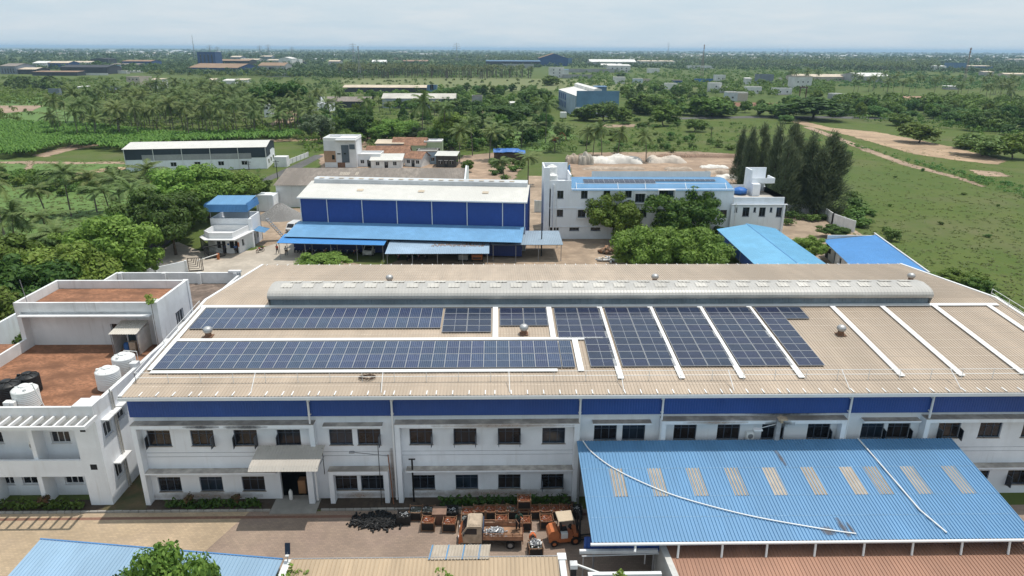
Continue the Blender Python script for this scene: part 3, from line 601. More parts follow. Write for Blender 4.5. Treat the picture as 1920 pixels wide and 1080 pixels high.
# ------------------------------------------------------------------ white office block at the left
off = thing('office_building', 'white two storey office block with brick red roof terraces left of the factory', 'office building', (-36, 45.2, 0))
OX, OL = -29.9, -50.0
w = MB()
w.box(-31.6, OX-.302, 45.2, 46.95, 0, 7.6)                      # corner pier
rops = [(46.0-45.2, 47.1-45.2, 5.5, 6.75), (48.0-45.2, 49.05-45.2, 5.85, 6.95), (46.35-45.2, 47.4-45.2, 1.6, 2.95)]
w.wall(OX, 45.2, 0, 1, 31.1, 0, 7.6, .3, rops)
fops = [(-34.45-OL, -33.0-OL, 4.75, 5.75), (-39.4-OL, -38.1-OL, 4.75, 5.75), (-34.2-OL, -32.75-OL, 1.0, 2.0), (-37.5-OL, -36.3-OL, 1.0, 2.0), (-39.0-OL, -38.15-OL, 1.0, 2.0), (-43.5-OL, -42.0-OL, 1.0, 2.0), (-44-OL, -42.2-OL, 4.75, 5.75)]
w.wall(OL, 46.6, 1, 0, OX-OL-1.5, 0, 7.6, .25, fops)
w.box(OL, -31.603, 45.25, 45.45, 2.62, 4.05)                     # balcony front
w.box(OL, -31.603, 45.45, 46.6, 3.0, 3.2)
for x in (-38.95, -35.1, -43): w.box(x-.18, x+.18, 45.27, 46.6, 0, 2.62); w.box(x-.16, x+.16, 45.46, 46.6, 3.2, 7.25)
w.box(OL, -31.603, 45.2, 46.6, 7.25, 7.6)
w.wall(OL, 76.3, 0, -1, 31.1, 0, 7.6, .25)
w.obj('wall', white, off)
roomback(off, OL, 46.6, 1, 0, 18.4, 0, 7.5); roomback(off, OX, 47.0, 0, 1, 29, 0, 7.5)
fl = MB(); fl.quad((OL, 45.46, 3.215), (-31.61, 45.46, 3.215), (-31.61, 46.6, 3.215), (OL, 46.6, 3.215)); fl.obj('balcony_floor', ledgem, off)
tf = MB(); tf.quad((OL, 45.4, 7.62), (OX-.2, 45.4, 7.62), (OX-.2, 59, 7.62), (OL, 59, 7.62)); tf.obj('terrace_floor', brick, off)
tf = MB(); tf.quad((-44, 64.2, 7.7), (OX-.2, 64.2, 7.7), (OX-.2, 76.3, 7.7), (-44, 76.3, 7.7)); tf.obj('terrace_floor', terrdark, off)
pp = MB()
pp.box(OL, OX, 45.2, 45.42, 7.6, 8.62); pp.box(OX-.3, OX, 45.423, 57.84, 7.6, 8.62); pp.box(-42.95, -42.75, 45.42, 57.9, 7.6, 8.62)
pp.box(-31.4, OX+.003, 45.197, 46.5, 8.62, 8.70); pp.box(OX-.62, OX-.02, 51.9, 52.5, 7.62, 8.95); pp.box(OX-.9, OX-.31, 46.5, 46.9, 8.4, 8.66)
pp.obj('parapet', white2, off); pp = MB()
pp.box(-44, OX, 76.05, 76.3, 7.7, 9.0); pp.box(OX-.28, OX, 64.3, 76.05, 7.6, 8.75); pp.box(-44.2, -44, 64.3, 76.3, 7.6, 9.0)
for x in (-43.6, -38.6, -34.6, -30.4): pp.box(x-.2, x+.2, 75.75, 76.32, 7.7, 9.04)
pp.box(-31.2, -29.8, 75.9, 76.4, 8.99, 9.25)
pp.obj('parapet', white2, off)
for (u0, u1, z0, z1) in fops: win(off, OL, 46.6, 1, 0, u0, u1, z0, z1, frw, 3 if u1-u0 > 1.3 else 2)
for (u0, u1, z0, z1) in rops: win(off, OX, 45.2, 0, 1, u0, u1, z0, z1, frw, 2)
sh = MB()
for a, b, z in ((45.9, 47.9, 7.15), (47.95, 49.6, 7.2), (46.25, 48.05, 3.15)): sh.box(OX, OX+.55, a, b, z-.1, z)
sh.obj('window_shade', white2, off)
dv = MB()
for a, b, c, d in ((-31.15, -30.75, 6.55, 6.85), (-31.0, -30.5, 3.25, 3.72)): dv.box(a, b, 45.19, 45.21, c, d)
dv.obj('vent_opening', dark, off)
pg = MB(); pg.box(OL, -29.62, 43.5, 43.66, 7.72, 7.98)
x = -30.35
while x > OL: pg.box(x-.07, x+.07, 43.66, 45.2, 7.72, 7.96); x -= .80
pg.box(-29.78, -29.62, 43.66, 45.2, 7.70, 7.985); pg.obj('pergola', whitecl, off)
pi = MB(); pi.tube((OX+.09, 47.5, .1), (OX+.09, 47.5, 8.9), .055, n=6); pi.tube((OX+.09, 47.75, .1), (OX+.09, 47.75, 8.6), .055, n=6); pi.obj('drain_pipe', mat('old_white_pipe', (.55, .52, .47), .6, var=.08), off)
# upper block
ub = MB()
bops = [(7.35, 8.45, 8.6, 9.7), (8.75, 9.55, 7.65, 9.75)]
ub.wall(-42.9, 58.8, 1, 0, 12.3, 7.6, 11.2, .25, bops)
ub.wall(-30.5, 58.82, 0, 1, 5.2, 7.6, 12.1, .25, [(2.08, 3.68, 8.4, 9.9)])
ub.wall(-43.2, 64.3, 0, -1, 6.17, 0, 12.1, .25); ub.wall(-30.76, 64.3, -1, 0, 12.18, 7.6, 12.1, .25)
ub.box(-43.2, -30.53, 57.9, 58.12, 11.25, 12.1); ub.box(-43.17, -42.75, 57.9, 58.9, 0, 11.25); ub.box(-31.1, -30.49, 57.85, 58.8, 0, 12.13); ub.box(-30.9, -30.42, 64.0, 64.4, 7.6, 12.13)
ub.box(-42.75, -31.1, 58.12, 58.8, 11.0, 11.25)
ub.obj('penthouse_wall', white2, off)
MB().box(-42.75, -31.12, 57.35, 58.1, 10.92, 11.02).obj('penthouse_ledge', tanwall if False else white2, off)
MB().quad((-42.9, 58.1, 11.3), (-30.7, 58.1, 11.3), (-30.7, 64.1, 11.3), (-42.9, 64.1, 11.3)).obj('penthouse_floor', brick, off)
win(off, -42.9, 58.8, 1, 0, 7.35, 8.45, 8.6, 9.7, frw, 2); win(off, -30.5, 58.82, 0, 1, 2.08, 3.68, 8.4, 9.9, frw, 3)
MB().box(-34.15, -33.35, 58.9, 58.95, 7.65, 9.75).obj('door', mat('teal_door', (.10, .16, .20), .6), off)
roomback(off, -42.8, 58.9, 1, 0, 12, 7.7, 11.1)
an = MB(); an.tube((-42.3, 58.5, 11.3), (-42.45, 58.4, 14.1), .03, n=5); an.obj('aerial_rod', steel, off)
# roof shed, tanks and things on the terrace
sd = thing('roof_shed', 'small lean-to shed of pale corrugated sheet standing on the red terrace', 'shed', (-33.1, 57.3, 7.62))
s = MB(); s.sheet((-34.35, 56.2, 9.75), (2.45, 0, 0), (0, 2.4, .35), .2, .03); s.obj('roof', skyl, sd)
s = MB(); s.sheet((-32.0, 56.5, 7.65), (0, 2.2, 0), (0, 0, 2.1), .2, .03); s.obj('side_sheet', skyl, sd); s = MB(); s.sheet((-34.2, 58.7, 7.65), (0, -2.2, 0), (0, 0, 2.1), .2, .03); s.obj('side_sheet', mat('pale_corrugated', (.56, .57, .56), .55, var=.06), sd)
s = MB()
for x in (-34.25, -32.02): s.tube((x, 56.4, 7.62), (x, 56.4, 9.75), .04, n=5)
s.obj('post', steel, sd)
pm = thing('water_pump', 'blue and tan water pump set inside the small roof shed', 'pump', (-33.1, 57.2, 7.62)); s = MB(); s.lathe([(.0, 0), (.22, 0), (.25, .1), (.25, .75), (.15, .9), (0, .92)], (-33.5, 57.2, 7.62), 14); s.obj('pressure_vessel', cloth_b, pm); s = MB(); s.bbox(-33.2, -32.6, 57.0, 57.5, 7.9, 8.6); s.box(-33.15, -33.1, 57.0, 57.5, 7.62, 7.9); s.box(-32.7, -32.65, 57.0, 57.5, 7.62, 7.9); s.obj('pump_cabinet', cream, pm)
def make_tank(m):
    t = thing('water_tank', '', 'water tank'); b = MB(); pr = [(0, 0), (.80, 0)]
    for i in range(9): z = .05+i*.15; pr += [(.86, z+.02), (.90, z+.05), (.90, z+.11), (.86, z+.14)]
    pr += [(.90, 1.45), (.90, 1.52), (.80, 1.60), (.45, 1.74), (.32, 1.76)]
    b.lathe(pr, (0, 0, 0), 28); b.obj('tank_body', m, t)
    l = MB(); l.lathe([(.34, 1.74), (.36, 1.84), (.30, 1.88), (.0, 1.90)], (0, 0, 0), 20)
    for k in range(8): a = k*math.pi/4; l.tube((.3*math.cos(a), .3*math.sin(a), 1.80), (.80*math.cos(a), .80*math.sin(a), 1.62), .045, n=4)
    l.box(-.75, -.55, -.1, .1, 1.62, 1.80); l.obj('lid', m, t); return t
tw, tbk = make_tank(plastw), make_tank(plastb)
use(tw, (-31.35, 50.2, 7.64), .4, 'white ribbed water tank by the terrace parapet, nearer of the two by the shed', 'white water tanks on the terrace'); use(tw, (-31.4, 52.8, 7.64), 1.4, 'white ribbed water tank farther along the parapet, beside the roof shed rail', 'white water tanks on the terrace')
use(tw, (-35.9, 47.1, 7.64), 2.2, 'white ribbed water tank beside the black tanks on the red terrace', 'white water tanks on the terrace')
use(tbk, (-37.75, 47.9, 7.64), .3, 'black water tank next to the white tank at the terrace front, nearer the frame edge', 'black tanks on the terrace'); use(tbk, (-37.3, 49.6, 7.64), .3, 'black water tank standing just behind the other black tank', 'black tanks on the terrace', .9)
s = MB(); s.box(-35.4, -34.2, 45.9, 47.1, 7.63, 7.72); s.obj('concrete_slab', concrete, label='flat concrete slab beside the white tank on the terrace', cat='slab', loc=(-34.8, 46.5, 7.63))
s = MB(); s.tube((-34.3, 46.6, 7.7), (-34.7, 46.4, 9.9), .045, n=6); s.tube((-34.7, 46.4, 9.9), (-34.78, 46.4, 9.93), .07, n=6); s.obj('vent_pipe', plastw, label='thin white vent pipe standing on the concrete slab', cat='pipe', loc=(-34.3, 46.6, 7.7))
s = MB(); s.bbox(-36.75, -36.3, 45.75, 46.2, 7.64, 8.75); s.bbox(-36.28, -36.0, 45.8, 46.2, 7.64, 8.7); s.obj('white_cabinet', plastw, label='pair of narrow white boxes in front of the white tank', cat='cabinet', loc=(-36.4, 46, 7.64))
s = MB(); s.path([(-31.0, 54.2, 7.64), (-31.0, 54.2, 9.0), (-32.0, 54.2, 9.1), (-32.1, 54.2, 9.1)], .035, 5); s.obj('tank_pipe', plastw, label='bent white pipe behind the far white tank', cat='pipe', loc=(-31, 54.2, 7.64))
ac = thing('air_conditioner', 'white air conditioner outdoor unit on the office balcony wall', 'air conditioner', (-35.55, 46.2, 4.5))
s = MB(); s.bbox(-35.95, -35.1, 46.15, 46.5, 4.45, 5.1, .03); s.obj('casing', plastw, ac); s = MB(); s.tube((-35.68, 46.135, 4.78), (-35.68, 46.15, 4.78), .23, n=18); s.obj('fan_grille', steel, ac)
s = MB(); s.path([(-35.5, 46.5, 5.1), (-35.52, 46.52, 5.5), (-35.45, 46.55, 6.6)], .03, 5); s.obj('pipe', steel, ac)
# ------------------------------------------------------------------ blue lean-to shed at the right
ls = thing('lean_to_shed', 'large light blue ribbed lean-to shed roof against the factory front', 'shed', (20, 40, 0))
CX0, CX1, CYF, CYB = 6.0, 34.9, 35.6, 45.05
def zc(y): return 4+(y-CYF)*(1.55/9.4)
s = MB(); s.sheet((CX0, CYF, 4), (CX1-CX0, 0, 0), (0, CYB-CYF, zc(CYB)-4), .235, .06, .42); s.obj('roof', blueroof, ls)
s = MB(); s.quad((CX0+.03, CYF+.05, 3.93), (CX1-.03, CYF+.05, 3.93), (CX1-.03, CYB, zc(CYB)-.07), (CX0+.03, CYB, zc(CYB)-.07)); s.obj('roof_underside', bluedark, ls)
for x in (8.0, 10.8, 13.6, 16.4, 19.15, 21.9, 24.75, 26.55, 29.3, 32.35):
    s = MB(); s.sheet((x, 39.42, zc(39.42)+.025), (.95, 0, 0), (0, 2.65, zc(42.07)-zc(39.42)), .235, .045, .28); s.obj('skylight_sheet', skyl2, ls)
s = MB()
for y in (37.6, 39.42, 42.07, 43.8): s.quad((CX0+.05, y, zc(y)+.012), (CX1-.05, y, zc(y)+.012), (CX1-.05, y+.07, zc(y+.07)+.012), (CX0+.05, y+.07, zc(y+.07)+.012))
s.obj('sheet_lap', mat('blue_lap', (.19, .34, .50), .6, var=.15, scale=2), ls)
s = MB(); s.tube((CX0-.1, CYF-.08, 3.92), (CX1, CYF-.08, 3.92), .10, n=8); s.obj('gutter', whitecl, ls)
for x in (8.77, 11.55, 14.37, 17.25, 20.38, 23.55, 26.72, 29.93, 33.04):
    s = MB(); yb = 35.3
    s.path([(x, CYF-.1, 3.85), (x, CYF-.14, 3.65), (x-.06, yb, 3.0 if x > 10 else 3.5)], .075, 7); s.obj('downpipe', mat_walk, ls)
s = MB(); s.sheet((5.6, 36.35, 2.6), (CX1-5.6, 0, 0), (0, 0, 1.25), .24, -.04); s.sheet((CX1-.1, 36.4, 0), (0, 8.6, 0), (0, 0, 3.9), .3, .03); s.obj('front_skirt', blueclad, ls)
s = MB()
for x in np.arange(6.3, 35, 4.0):
    s.tube((x, 36.55, 0), (x, 36.55, zc(36.5)-.1), .08, n=6); s.tube((x, 44.9, 0), (x, 44.9, zc(44.8)-.1), .08, n=6); s.tube((x, 36.5, zc(36.5)-.15), (x, 45, zc(45)-.15), .06, n=4)
s.obj('column', steel, ls)
def onroof(pts, r, name, label):
    b = MB(); b.path([(x, y, zc(y)+.05+r+(.0)) for x, y in pts], r, 7); b.obj(name, mat_walk, label=label, cat='pipe', loc=(pts[0][0], pts[0][1], zc(pts[0][1])))
from mathutils import geometry as _g
def spline(pts, n=8):
    o = []
    for i in range(len(pts)-1):
        p0, p1, p2, p3 = pts[max(i-1, 0)], pts[i], pts[i+1], pts[min(i+2, len(pts)-1)]
        for k in range(n):
            t = k/n; o.append(tuple(.5*(2*b+(c-a)*t+(2*a-5*b+4*c-d)*t*t+(3*b-a-3*c+d)*t**3) for a, b, c, d in zip(p0, p1, p2, p3)))
    return o+[tuple(pts[-1])]
onroof(spline([(6.45, 45.0), (7.0, 43.7), (8.35, 42.05), (10.36, 40.5), (12.67, 39.15), (16.6, 37.62), (20.8, 36.5), (23.2, 36.0)]), .048, 'drain_hose', 'long curving white drain pipe sagging across the blue lean-to roof')
onroof([(27.6, 45.0), (27.98, 41.94), (28.45, 37.9), (29.15, 36.0)], .058, 'drain_pipe', 'straight white drain pipe running down the blue lean-to roof')
fx = thing('flood_light', 'pair of rusty flood lights on a bracket post beside the lean-to roof', 'flood light', (21.35, 44.9, 5.5))
s = MB(); s.box(21.15, 21.5, 44.95, 45.25, 5.5, 7.3); s.obj('post', mat('sooty_white', (.40, .40, .41), .9, var=.2, scale=2), fx)
s = MB(); s.box(20.9, 21.6, 44.2, 44.6, 7.7, 7.82); s.box(21.2, 21.4, 44.5, 45, 7.3, 7.75); s.obj('lamp_head', mat('rusty_lamp', (.50, .38, .26), .7, var=.2, scale=5), fx)
s = MB(); s.box(19.2, 19.85, 44.3, 44.65, 6.75, 6.86); s.tube((19.6, 44.6, 6.8), (21.2, 45.1, 6.9), .03, n=5); s.obj('lamp_head', whitecl, fx)
ac2 = thing('air_conditioner', 'small white air conditioner box on the factory wall above the lean-to', 'air conditioner', (19.6, 45.6, 5.6)); s = MB(); s.bbox(19.15, 19.75, 45.4, 45.78, 5.35, 5.95); s.obj('casing', plastw, ac2); s = MB(); s.tube((19.45, 45.385, 5.65), (19.45, 45.4, 5.65), .2, n=14); s.obj('fan_grille', steel, ac2)
sl = MB(); sl.box(15.5, 25.5, 45.785, 45.795, 7.3, 7.6)
# ------------------------------------------------------------------ foreground sheds
fb = thing('blue_roof_shed', 'pale blue ribbed shed roof in the bottom left foreground', 'shed', (-23, 32, 0))
s = MB(); a = Vector((-29.6, 36.9, 3.6)); b = Vector((-13.4, 34.8, 3.6)); dn = Vector((-.6, -9.5, -.9)); s.sheet(a+dn, b-a, -dn, .24, .04); s.obj('roof', mat('faded_blue_roof', (.27, .40, .53), .5, var=.06, scale=.6, big=.08, stretch=(1, .2, 1)), fb)
s = MB(); s.wall(-29.3, 27.6, 1.0, 0, 15.5, 0, 2.6, .2); s.wall(-13.5, 34.4, -.9916, .1296, 15.8, 0, 3.5, .2); s.obj('wall', white2, fb)
s = MB(); s.tube(a+Vector((0, .05, .03)), b+Vector((0, .05, .03)), .05, n=6); s.obj('ridge_trim', blueroof2, fb)
ft = thing('tan_roof_shed', 'weathered tan ribbed shed roof along the bottom edge of the foreground', 'shed', (-4, 31, 0))
s = MB(); s.sheet((-12.7, 25, 3.2), (16.4, 0, 0), (0, 9.3, .85), .26, .05, .3); s.obj('roof', tan2, ft)
s = MB(); s.wall(3.5, 34.1, -1, 0, 16, 0, 3.95, .2); s.wall(-12.5, 25.3, 1, 0, 16, 0, 3, .2); s.obj('wall', white2, ft)
s = MB(); s.tube((-12.7, 34.34, 4.08), (3.7, 34.34, 4.08), .035, n=6); s.obj('eave_trim', greyclad, ft)
ps = MB(); ps.sheet((-4.3, 34.1, 4.1), (3.74, 0, 0), (.1, 1.45, -.12), .2, .035, .3); ps.obj('translucent_sheet', skyl2)
o = bpy.data.objects['translucent_sheet']; tag(o, 'pale translucent corrugated sheet with blue strips beside the parked truck', 'roof sheet')
s = MB()
for x in (-4.28, -3.25, -2.25, -1.25): s.sheet((x, 34.1, 4.115), (.1, 0, 0), (.1, 1.45, -.12), .2, .035)
s.obj('blue_strip', blueroof, o)
br = thing('brown_roof_shed', 'reddish brown ribbed shed roof in the bottom right foreground', 'shed', (22, 32, 0))
s = MB(); s.sheet((10.9, 27, 1.9), (27, 0, 0), (0, 9.3, 1.2), .24, .045, .3); s.obj('roof', brownroof, br)
s = MB(); s.wall(11, 27.4, 1, 0, 26, 0, 1.7, .2); s.obj('wall', white2, br)
sw = MB(); sw.add([(10.5, 37.0, 0), (10.9, 37.0, 0), (11.5, 30.5, 0), (11.1, 30.5, 0), (10.5, 37.0, 3.2), (10.9, 37.0, 3.2), (11.5, 30.5, 2.7), (11.1, 30.5, 2.7)], [(3, 2, 1, 0), (4, 5, 6, 7), (0, 1, 5, 4), (1, 2, 6, 5), (2, 3, 7, 6), (3, 0, 4, 7)])
sw.obj('side_wall', mat('mossy_white_wall', (.62, .61, .58), .9, var=.1, scale=1, big=.15, streak=.5), label='stained white side wall left of the brown shed roof', cat='wall', loc=(11, 34, 0))
ob = thing('open_store', 'low white store with a steel rail in front of the blue skirt', 'store', (8, 35, 0))
s = MB(); s.box(5.6, 10.2, 34.0, 34.25, 0, 2.9); s.box(5.6, 5.85, 30, 34.0, 0, 2.9); s.box(5.3, 10.4, 36.0, 36.2, 2.75, 3.0); s.obj('wall', white2, ob)
s = MB(); s.sheet((5.9, 30.3, 2.3), (4.5, 0, 0), (0, 3.6, .35), .3, .04); s.obj('roof', mat('grey_brown_roof', (.20, .18, .16), .8, var=.12), ob)  # dark grey-brown sheet on the low store
s = MB(); s.tube((5.4, 35.7, 2.85), (10.4, 35.7, 3.0), .05, n=6); s.tube((9.5, 35.7, 2.2), (9.5, 35.7, 2.95), .05, n=6); s.tube((5.5, 35.7, 0), (5.5, 35.7, 2.85), .05, n=6); s.obj('steel_rail', galv, ob)
pl = thing('gate_pillar', 'white square gate pillar at the right end of the tan shed', 'pillar', (4.0, 34.6, 0)); s = MB(); s.bbox(3.8, 4.2, 32.6, 35.0, 0, 3.6, .03); s.obj('shaft', white2, pl); s = MB(); s.bbox(3.72, 4.28, 34.5, 35.08, 3.6, 3.7, .02); s.obj('cap', whitecl, pl)
bl = thing('bollard_lamp', 'dark post with a white pointed cap beside the gate pillar', 'post', (4.75, 34.5, 0)); s = MB(); s.box(4.55, 4.9, 34.3, 34.65, 0, 3.1); s.obj('post', darkst, bl); s = MB(); s.box(4.5, 4.96, 34.25, 34.7, 3.1, 3.4); s.add([(4.5, 34.25, 3.4), (4.96, 34.25, 3.4), (4.96, 34.7, 3.4), (4.5, 34.7, 3.4), (4.73, 34.47, 3.6)], [(0, 1, 4), (1, 2, 4), (2, 3, 4), (3, 0, 4)]); s.obj('cap', whitecl, bl)
s = MB(); s.tube((4.9, 34.6, 3.2), (6.6, 34.2, 2.75), .06, n=6); s.tube((4.9, 34.65, 3.1), (6.5, 34.3, 2.65), .05, n=6); s.obj('barrier_arm', plastw, bl)
wp = MB(); wp.bbox(-13.35, -12.85, 28, 35.0, 0, 3.5, .03); wp.obj('end_wall', white2, label='white end wall between the pale blue and tan shed roofs', cat='wall', loc=(-13.1, 31, 0))
so = thing('solar_street_light', 'small solar panel lamp on a short post above the white end wall', 'street lamp', (-13.1, 34.8, 3.5)); s = MB(); s.tube((-13.1, 34.8, 3.5), (-13.05, 34.8, 4.15), .035, n=6); s.obj('pole', galv, so); s = MB(); s.add([(-13.2, 34.75, 4.05), (-12.88, 34.75, 4.05), (-12.88, 34.95, 4.75), (-13.2, 34.95, 4.75), (-13.2, 34.8, 4.03), (-12.88, 34.8, 4.03), (-12.88, 35.0, 4.73), (-13.2, 35.0, 4.73)], [(0, 1, 2, 3), (7, 6, 5, 4), (0, 4, 5, 1), (1, 5, 6, 2), (2, 6, 7, 3), (3, 7, 4, 0)]); s.obj('lamp_cells', solar_b, so); s = MB(); s.box(-13.15, -12.95, 34.6, 34.78, 4.0, 4.05); s.obj('lamp_head', plastw, so)
# ------------------------------------------------------------------ lamps and poles along the factory front
ln = thing('street_lamp', 'thin leaning lamp arm with a small head on the rusty pole by the wall', 'street lamp', (-8.35, 44.9, 0)); s = MB(); s.tube((-8.15, 45.0, 0), (-8.35, 45.0, 4.5), .05, n=6); s.obj('pole', mat('rusty_pole', (.28, .12, .06), .85, var=.2), ln); s = MB(); s.tube((-8.35, 45, 4.4), (-10.8, 44.3, 5.2), .035, n=5); s.obj('arm', steel, ln); s = MB(); s.bbox(-11.1, -10.7, 44.2, 44.4, 5.15, 5.28); s.obj('lamp_head', steel, ln)
for x, h, l in ((-9.05, 5.4, 'thin dark conduit rod standing right of the ground floor window pair'), (-13.25, 5.2, 'thin dark conduit rod standing beside the door awning')):
    s = MB(); s.tube((x, 44.9, 0 if x > -12 else 2.9), (x, 44.9, h), .03, n=5); s.obj('conduit', darkst, label=l, cat='pole', loc=(x, 44.9, 0))
dp = thing('drain_stack', 'black soil pipe with a tee top standing against the white wall', 'pipe', (-6.5, 45.2, 0)); s = MB(); s.tube((-6.6, 45.3, 0), (-6.6, 45.3, 3.9), .07, n=7); s.obj('stack', plastb, dp); s = MB(); s.tube((-6.85, 45.3, 3.9), (-6.35, 45.3, 3.9), .06, n=6); s.obj('tee', plastb, dp)
gz = MB(); gz.lathe([(0, 0), (.14, 0), (.15, .05), (.15, .7), (.09, .8), (.05, .82), (.05, .9), (0, .9)], (0, 0, 0), 14); gz.obj('gas_cylinder', plastw, label='white gas cylinder standing inside the factory doorway', cat='cylinder', at=(-16.3, 45.7, .07))
cb = MB(); cb.bbox(-.3, .3, -.3, .3, 0, 1.2); cb.obj('cardboard_box', mat('cardboard', (.38, .20, .10), .9, var=.1), label='brown cardboard box standing inside the dark factory doorway', cat='box', at=(-15.6, 46.7, .07))

rs = patchmat('roof_rust', (.16, .13, .12), .9, var=.25, amp=.5, nscale=2.5, soft=.5, top=.65)
for x, y, w_, l_ in ((22.6, 36.6, .5, 1.6), (23.1, 36.4, .25, 1.2), (21.5, 36.3, .9, .7), (20.9, 43.0, .35, 1.6)):
    nx, ny = 6, 10; vs = [(x+(i/nx-.5)*w_-.5*l_*(j/ny-.5)*.25-20, y+(j/ny-.5)*l_-40, zc(y+(j/ny-.5)*l_)+.066) for j in range(ny+1) for i in range(nx+1)]; me = bpy.data.meshes.new('rust_stain'); me.from_pydata(vs, [], [(j*7+i, j*7+i+1, (j+1)*7+i+1, (j+1)*7+i) for j in range(ny) for i in range(nx)]); me.materials.append(rs)
    me.attributes.new('edge', 'FLOAT', 'POINT').data.foreach_set('value', [min(i/nx, 1-i/nx)*.8+min(j/ny, 1-j/ny)*.6-.35 for j in range(ny+1) for i in range(nx+1)]); o = bpy.data.objects.new('rust_stain', me); COL.objects.link(o); o.parent = ls
# ------------------------------------------------------------------ generic shed / house: front faces local -Y
class Hut:
    def __init__(s, name, label, cat, loc, w, d, h, rz=0, roof='gable', rh=1.5, wm=None, rm=None, over=.4, group=None, base=None, bm=None, pitch=.4):
        s.t = thing(name, label, cat, (0, 0, 0), group); s.w, s.d, s.h = w, d, h; hw = w/2; wm = wm or white; rm = rm or tanfar
        b = MB()
        if roof == 'gable':      # ridge along x
            b.add([(-hw, 0, 0), (hw, 0, 0), (hw, d, 0), (-hw, d, 0), (-hw, 0, h), (hw, 0, h), (hw, d, h), (-hw, d, h), (-hw, d/2, h+rh), (hw, d/2, h+rh)], [(0, 1, 5, 4), (1, 2, 6, 9, 5), (2, 3, 7, 6), (3, 0, 4, 8, 7)])
        elif roof == 'gabley':   # ridge along y, gable faces the front
            b.add([(-hw, 0, 0), (hw, 0, 0), (hw, d, 0), (-hw, d, 0), (-hw, 0, h), (hw, 0, h), (hw, d, h), (-hw, d, h), (0, 0, h+rh), (0, d, h+rh)], [(0, 1, 5, 8, 4), (1, 2, 6, 5), (2, 3, 7, 9, 6), (3, 0, 4, 7)])
        else: b.box(-hw, hw, 0, d, 0, h)
        b.obj('wall', wm, s.t)
        if base: b = MB(); b.box(-hw-.04, hw+.04, -.04, d+.04, 0, base); b.obj('base_wall', bm or white2, s.t)
        b = MB(); o = over
        if roof == 'gable': b.sheet((-hw-o, -o, h-o*rh/(d/2)+.05), (w+2*o, 0, 0), (0, d/2+o, rh+o*rh/(d/2)), pitch, .04); b.sheet((-hw-o, d+o, h-o*rh/(d/2)+.05), (w+2*o, 0, 0), (0, -d/2-o, rh+o*rh/(d/2)), pitch, .04)
        elif roof == 'gabley': b.sheet((-hw-o, -o, h-o*rh/hw+.05), (0, d+2*o, 0), (hw+o, 0, rh+o*rh/hw), pitch, .04); b.sheet((hw+o, -o, h-o*rh/hw+.05), (0, d+2*o, 0), (-hw-o, 0, rh+o*rh/hw), pitch, .04)
        elif roof == 'shed': b.sheet((-hw-o, -o, h+.05), (w+2*o, 0, 0), (0, d+2*o, rh), pitch, .04)
        elif roof == 'flat':
            e = .2; b.box(-hw-.02, hw+.02, -.02, e, h, h+rh); b.box(-hw-.02, hw+.02, d-e, d+.02, h, h+rh); b.box(-hw-.02, -hw+e, e, d-e, h, h+rh); b.box(hw-e, hw+.02, e, d-e, h, h+rh); b.quad((-hw+e, e, h+.03), (hw-e, e, h+.03), (hw-e, d-e, h+.03), (-hw+e, d-e, h+.03))
        b.obj('roof', rm, s.t); s.loc, s.rz = loc, rz
    def win(s, rows, cols, z0, dz, ww=1.2, wh=1.2, fm=None, side='f', u0=.08, u1=.92, m=None):
        for r in range(rows):
            for c in range(cols):
                L = s.w if side == 'f' else s.d; u = L*(u0+(u1-u0)*((c+.5)/cols)); z = z0+r*dz
                b = MB(); fr = MB()
                if side == 'f': x = -s.w/2+u; b.box(x-ww/2, x+ww/2, -.06, .02, z, z+wh); fr.box(x-ww/2-.12, x+ww/2+.12, -.22, -.0, z+wh, z+wh+.1); fr.box(x-.03, x+.03, -.085, -.062, z, z+wh)
                else:
                    sg = 1 if side == 'r' else -1; x = sg*s.w/2; a, q = sorted((x-sg*.02, x+sg*.06)); b.box(a, q, u-ww/2, u+ww/2, z, z+wh); a, q = sorted((x, x+sg*.22)); fr.box(a, q, u-ww/2-.12, u+ww/2+.12, z+wh, z+wh+.1)
                o = b.obj('window', m or glass, s.t); fr.obj('frame', fm or frw, o)
        return s
    def door(s, u, w=1, h=2.1, m=None): b = MB(); x = -s.w/2+u; b.box(x-w/2, x+w/2, -.05, .02, 0.02, h); b.obj('door', m or dark, s.t); return s
    def done(s): s.t.location = s.loc; s.t.rotation_euler.z = s.rz; return s.t
def place(xl, xr, yb, yt):
    a, b = G(xl, yb), G(xr, yb); c = (a+b)/2; top = V((xl+xr)/2, yt, c.y).z; return c, (b-a).length, max(1.5, top)
# ------------------------------------------------------------------ blue warehouse with white roof (own frame: x along its front)
BWr = math.atan2(115.7-119.6, 4.9+34.9); BW = thing('blue_warehouse', 'deep blue clad warehouse with white ribbed roof and blue lean-to', 'warehouse')
L = 40.0; D = 15.0
s = MB(); s.sheet((0, .1, 4.3), (L, 0, 0), (0, 0, 4.6), .25, -.02); s.sheet((L-.1, 0, 0), (0, D, 0), (0, 0, 8.9), .3, .04); s.sheet((.1, D, 0), (0, -D, 0), (0, 0, 8.9), .3, .04); s.add([(L-.12, 0, 8.8), (L-.12, D, 8.8), (L-.12, D/2, 10.3), (.12, 0, 8.8), (.12, D, 8.8), (.12, D/2, 10.3)], [(0, 1, 2), (3, 5, 4)]); s.obj('cladding', mat('royal_blue_cladding', (.024, .072, .30), .5, var=.05, big=.06), BW)
s = MB(); s.wall(0, .2, 1, 0, L, 0, 4.3, .2); s.wall(L, D, -1, 0, L, 0, 8.9, .2); s.obj('wall', white, BW)
s = MB(); s.sheet((-.3, -.35, 8.88), (L+.6, 0, 0), (0, D/2+.35, 1.5), .3, .035); s.sheet((-.3, D+.35, 8.88), (L+.6, 0, 0), (0, -D/2-.35, 1.5), .3, .035); s.obj('roof', whiteroof, BW)
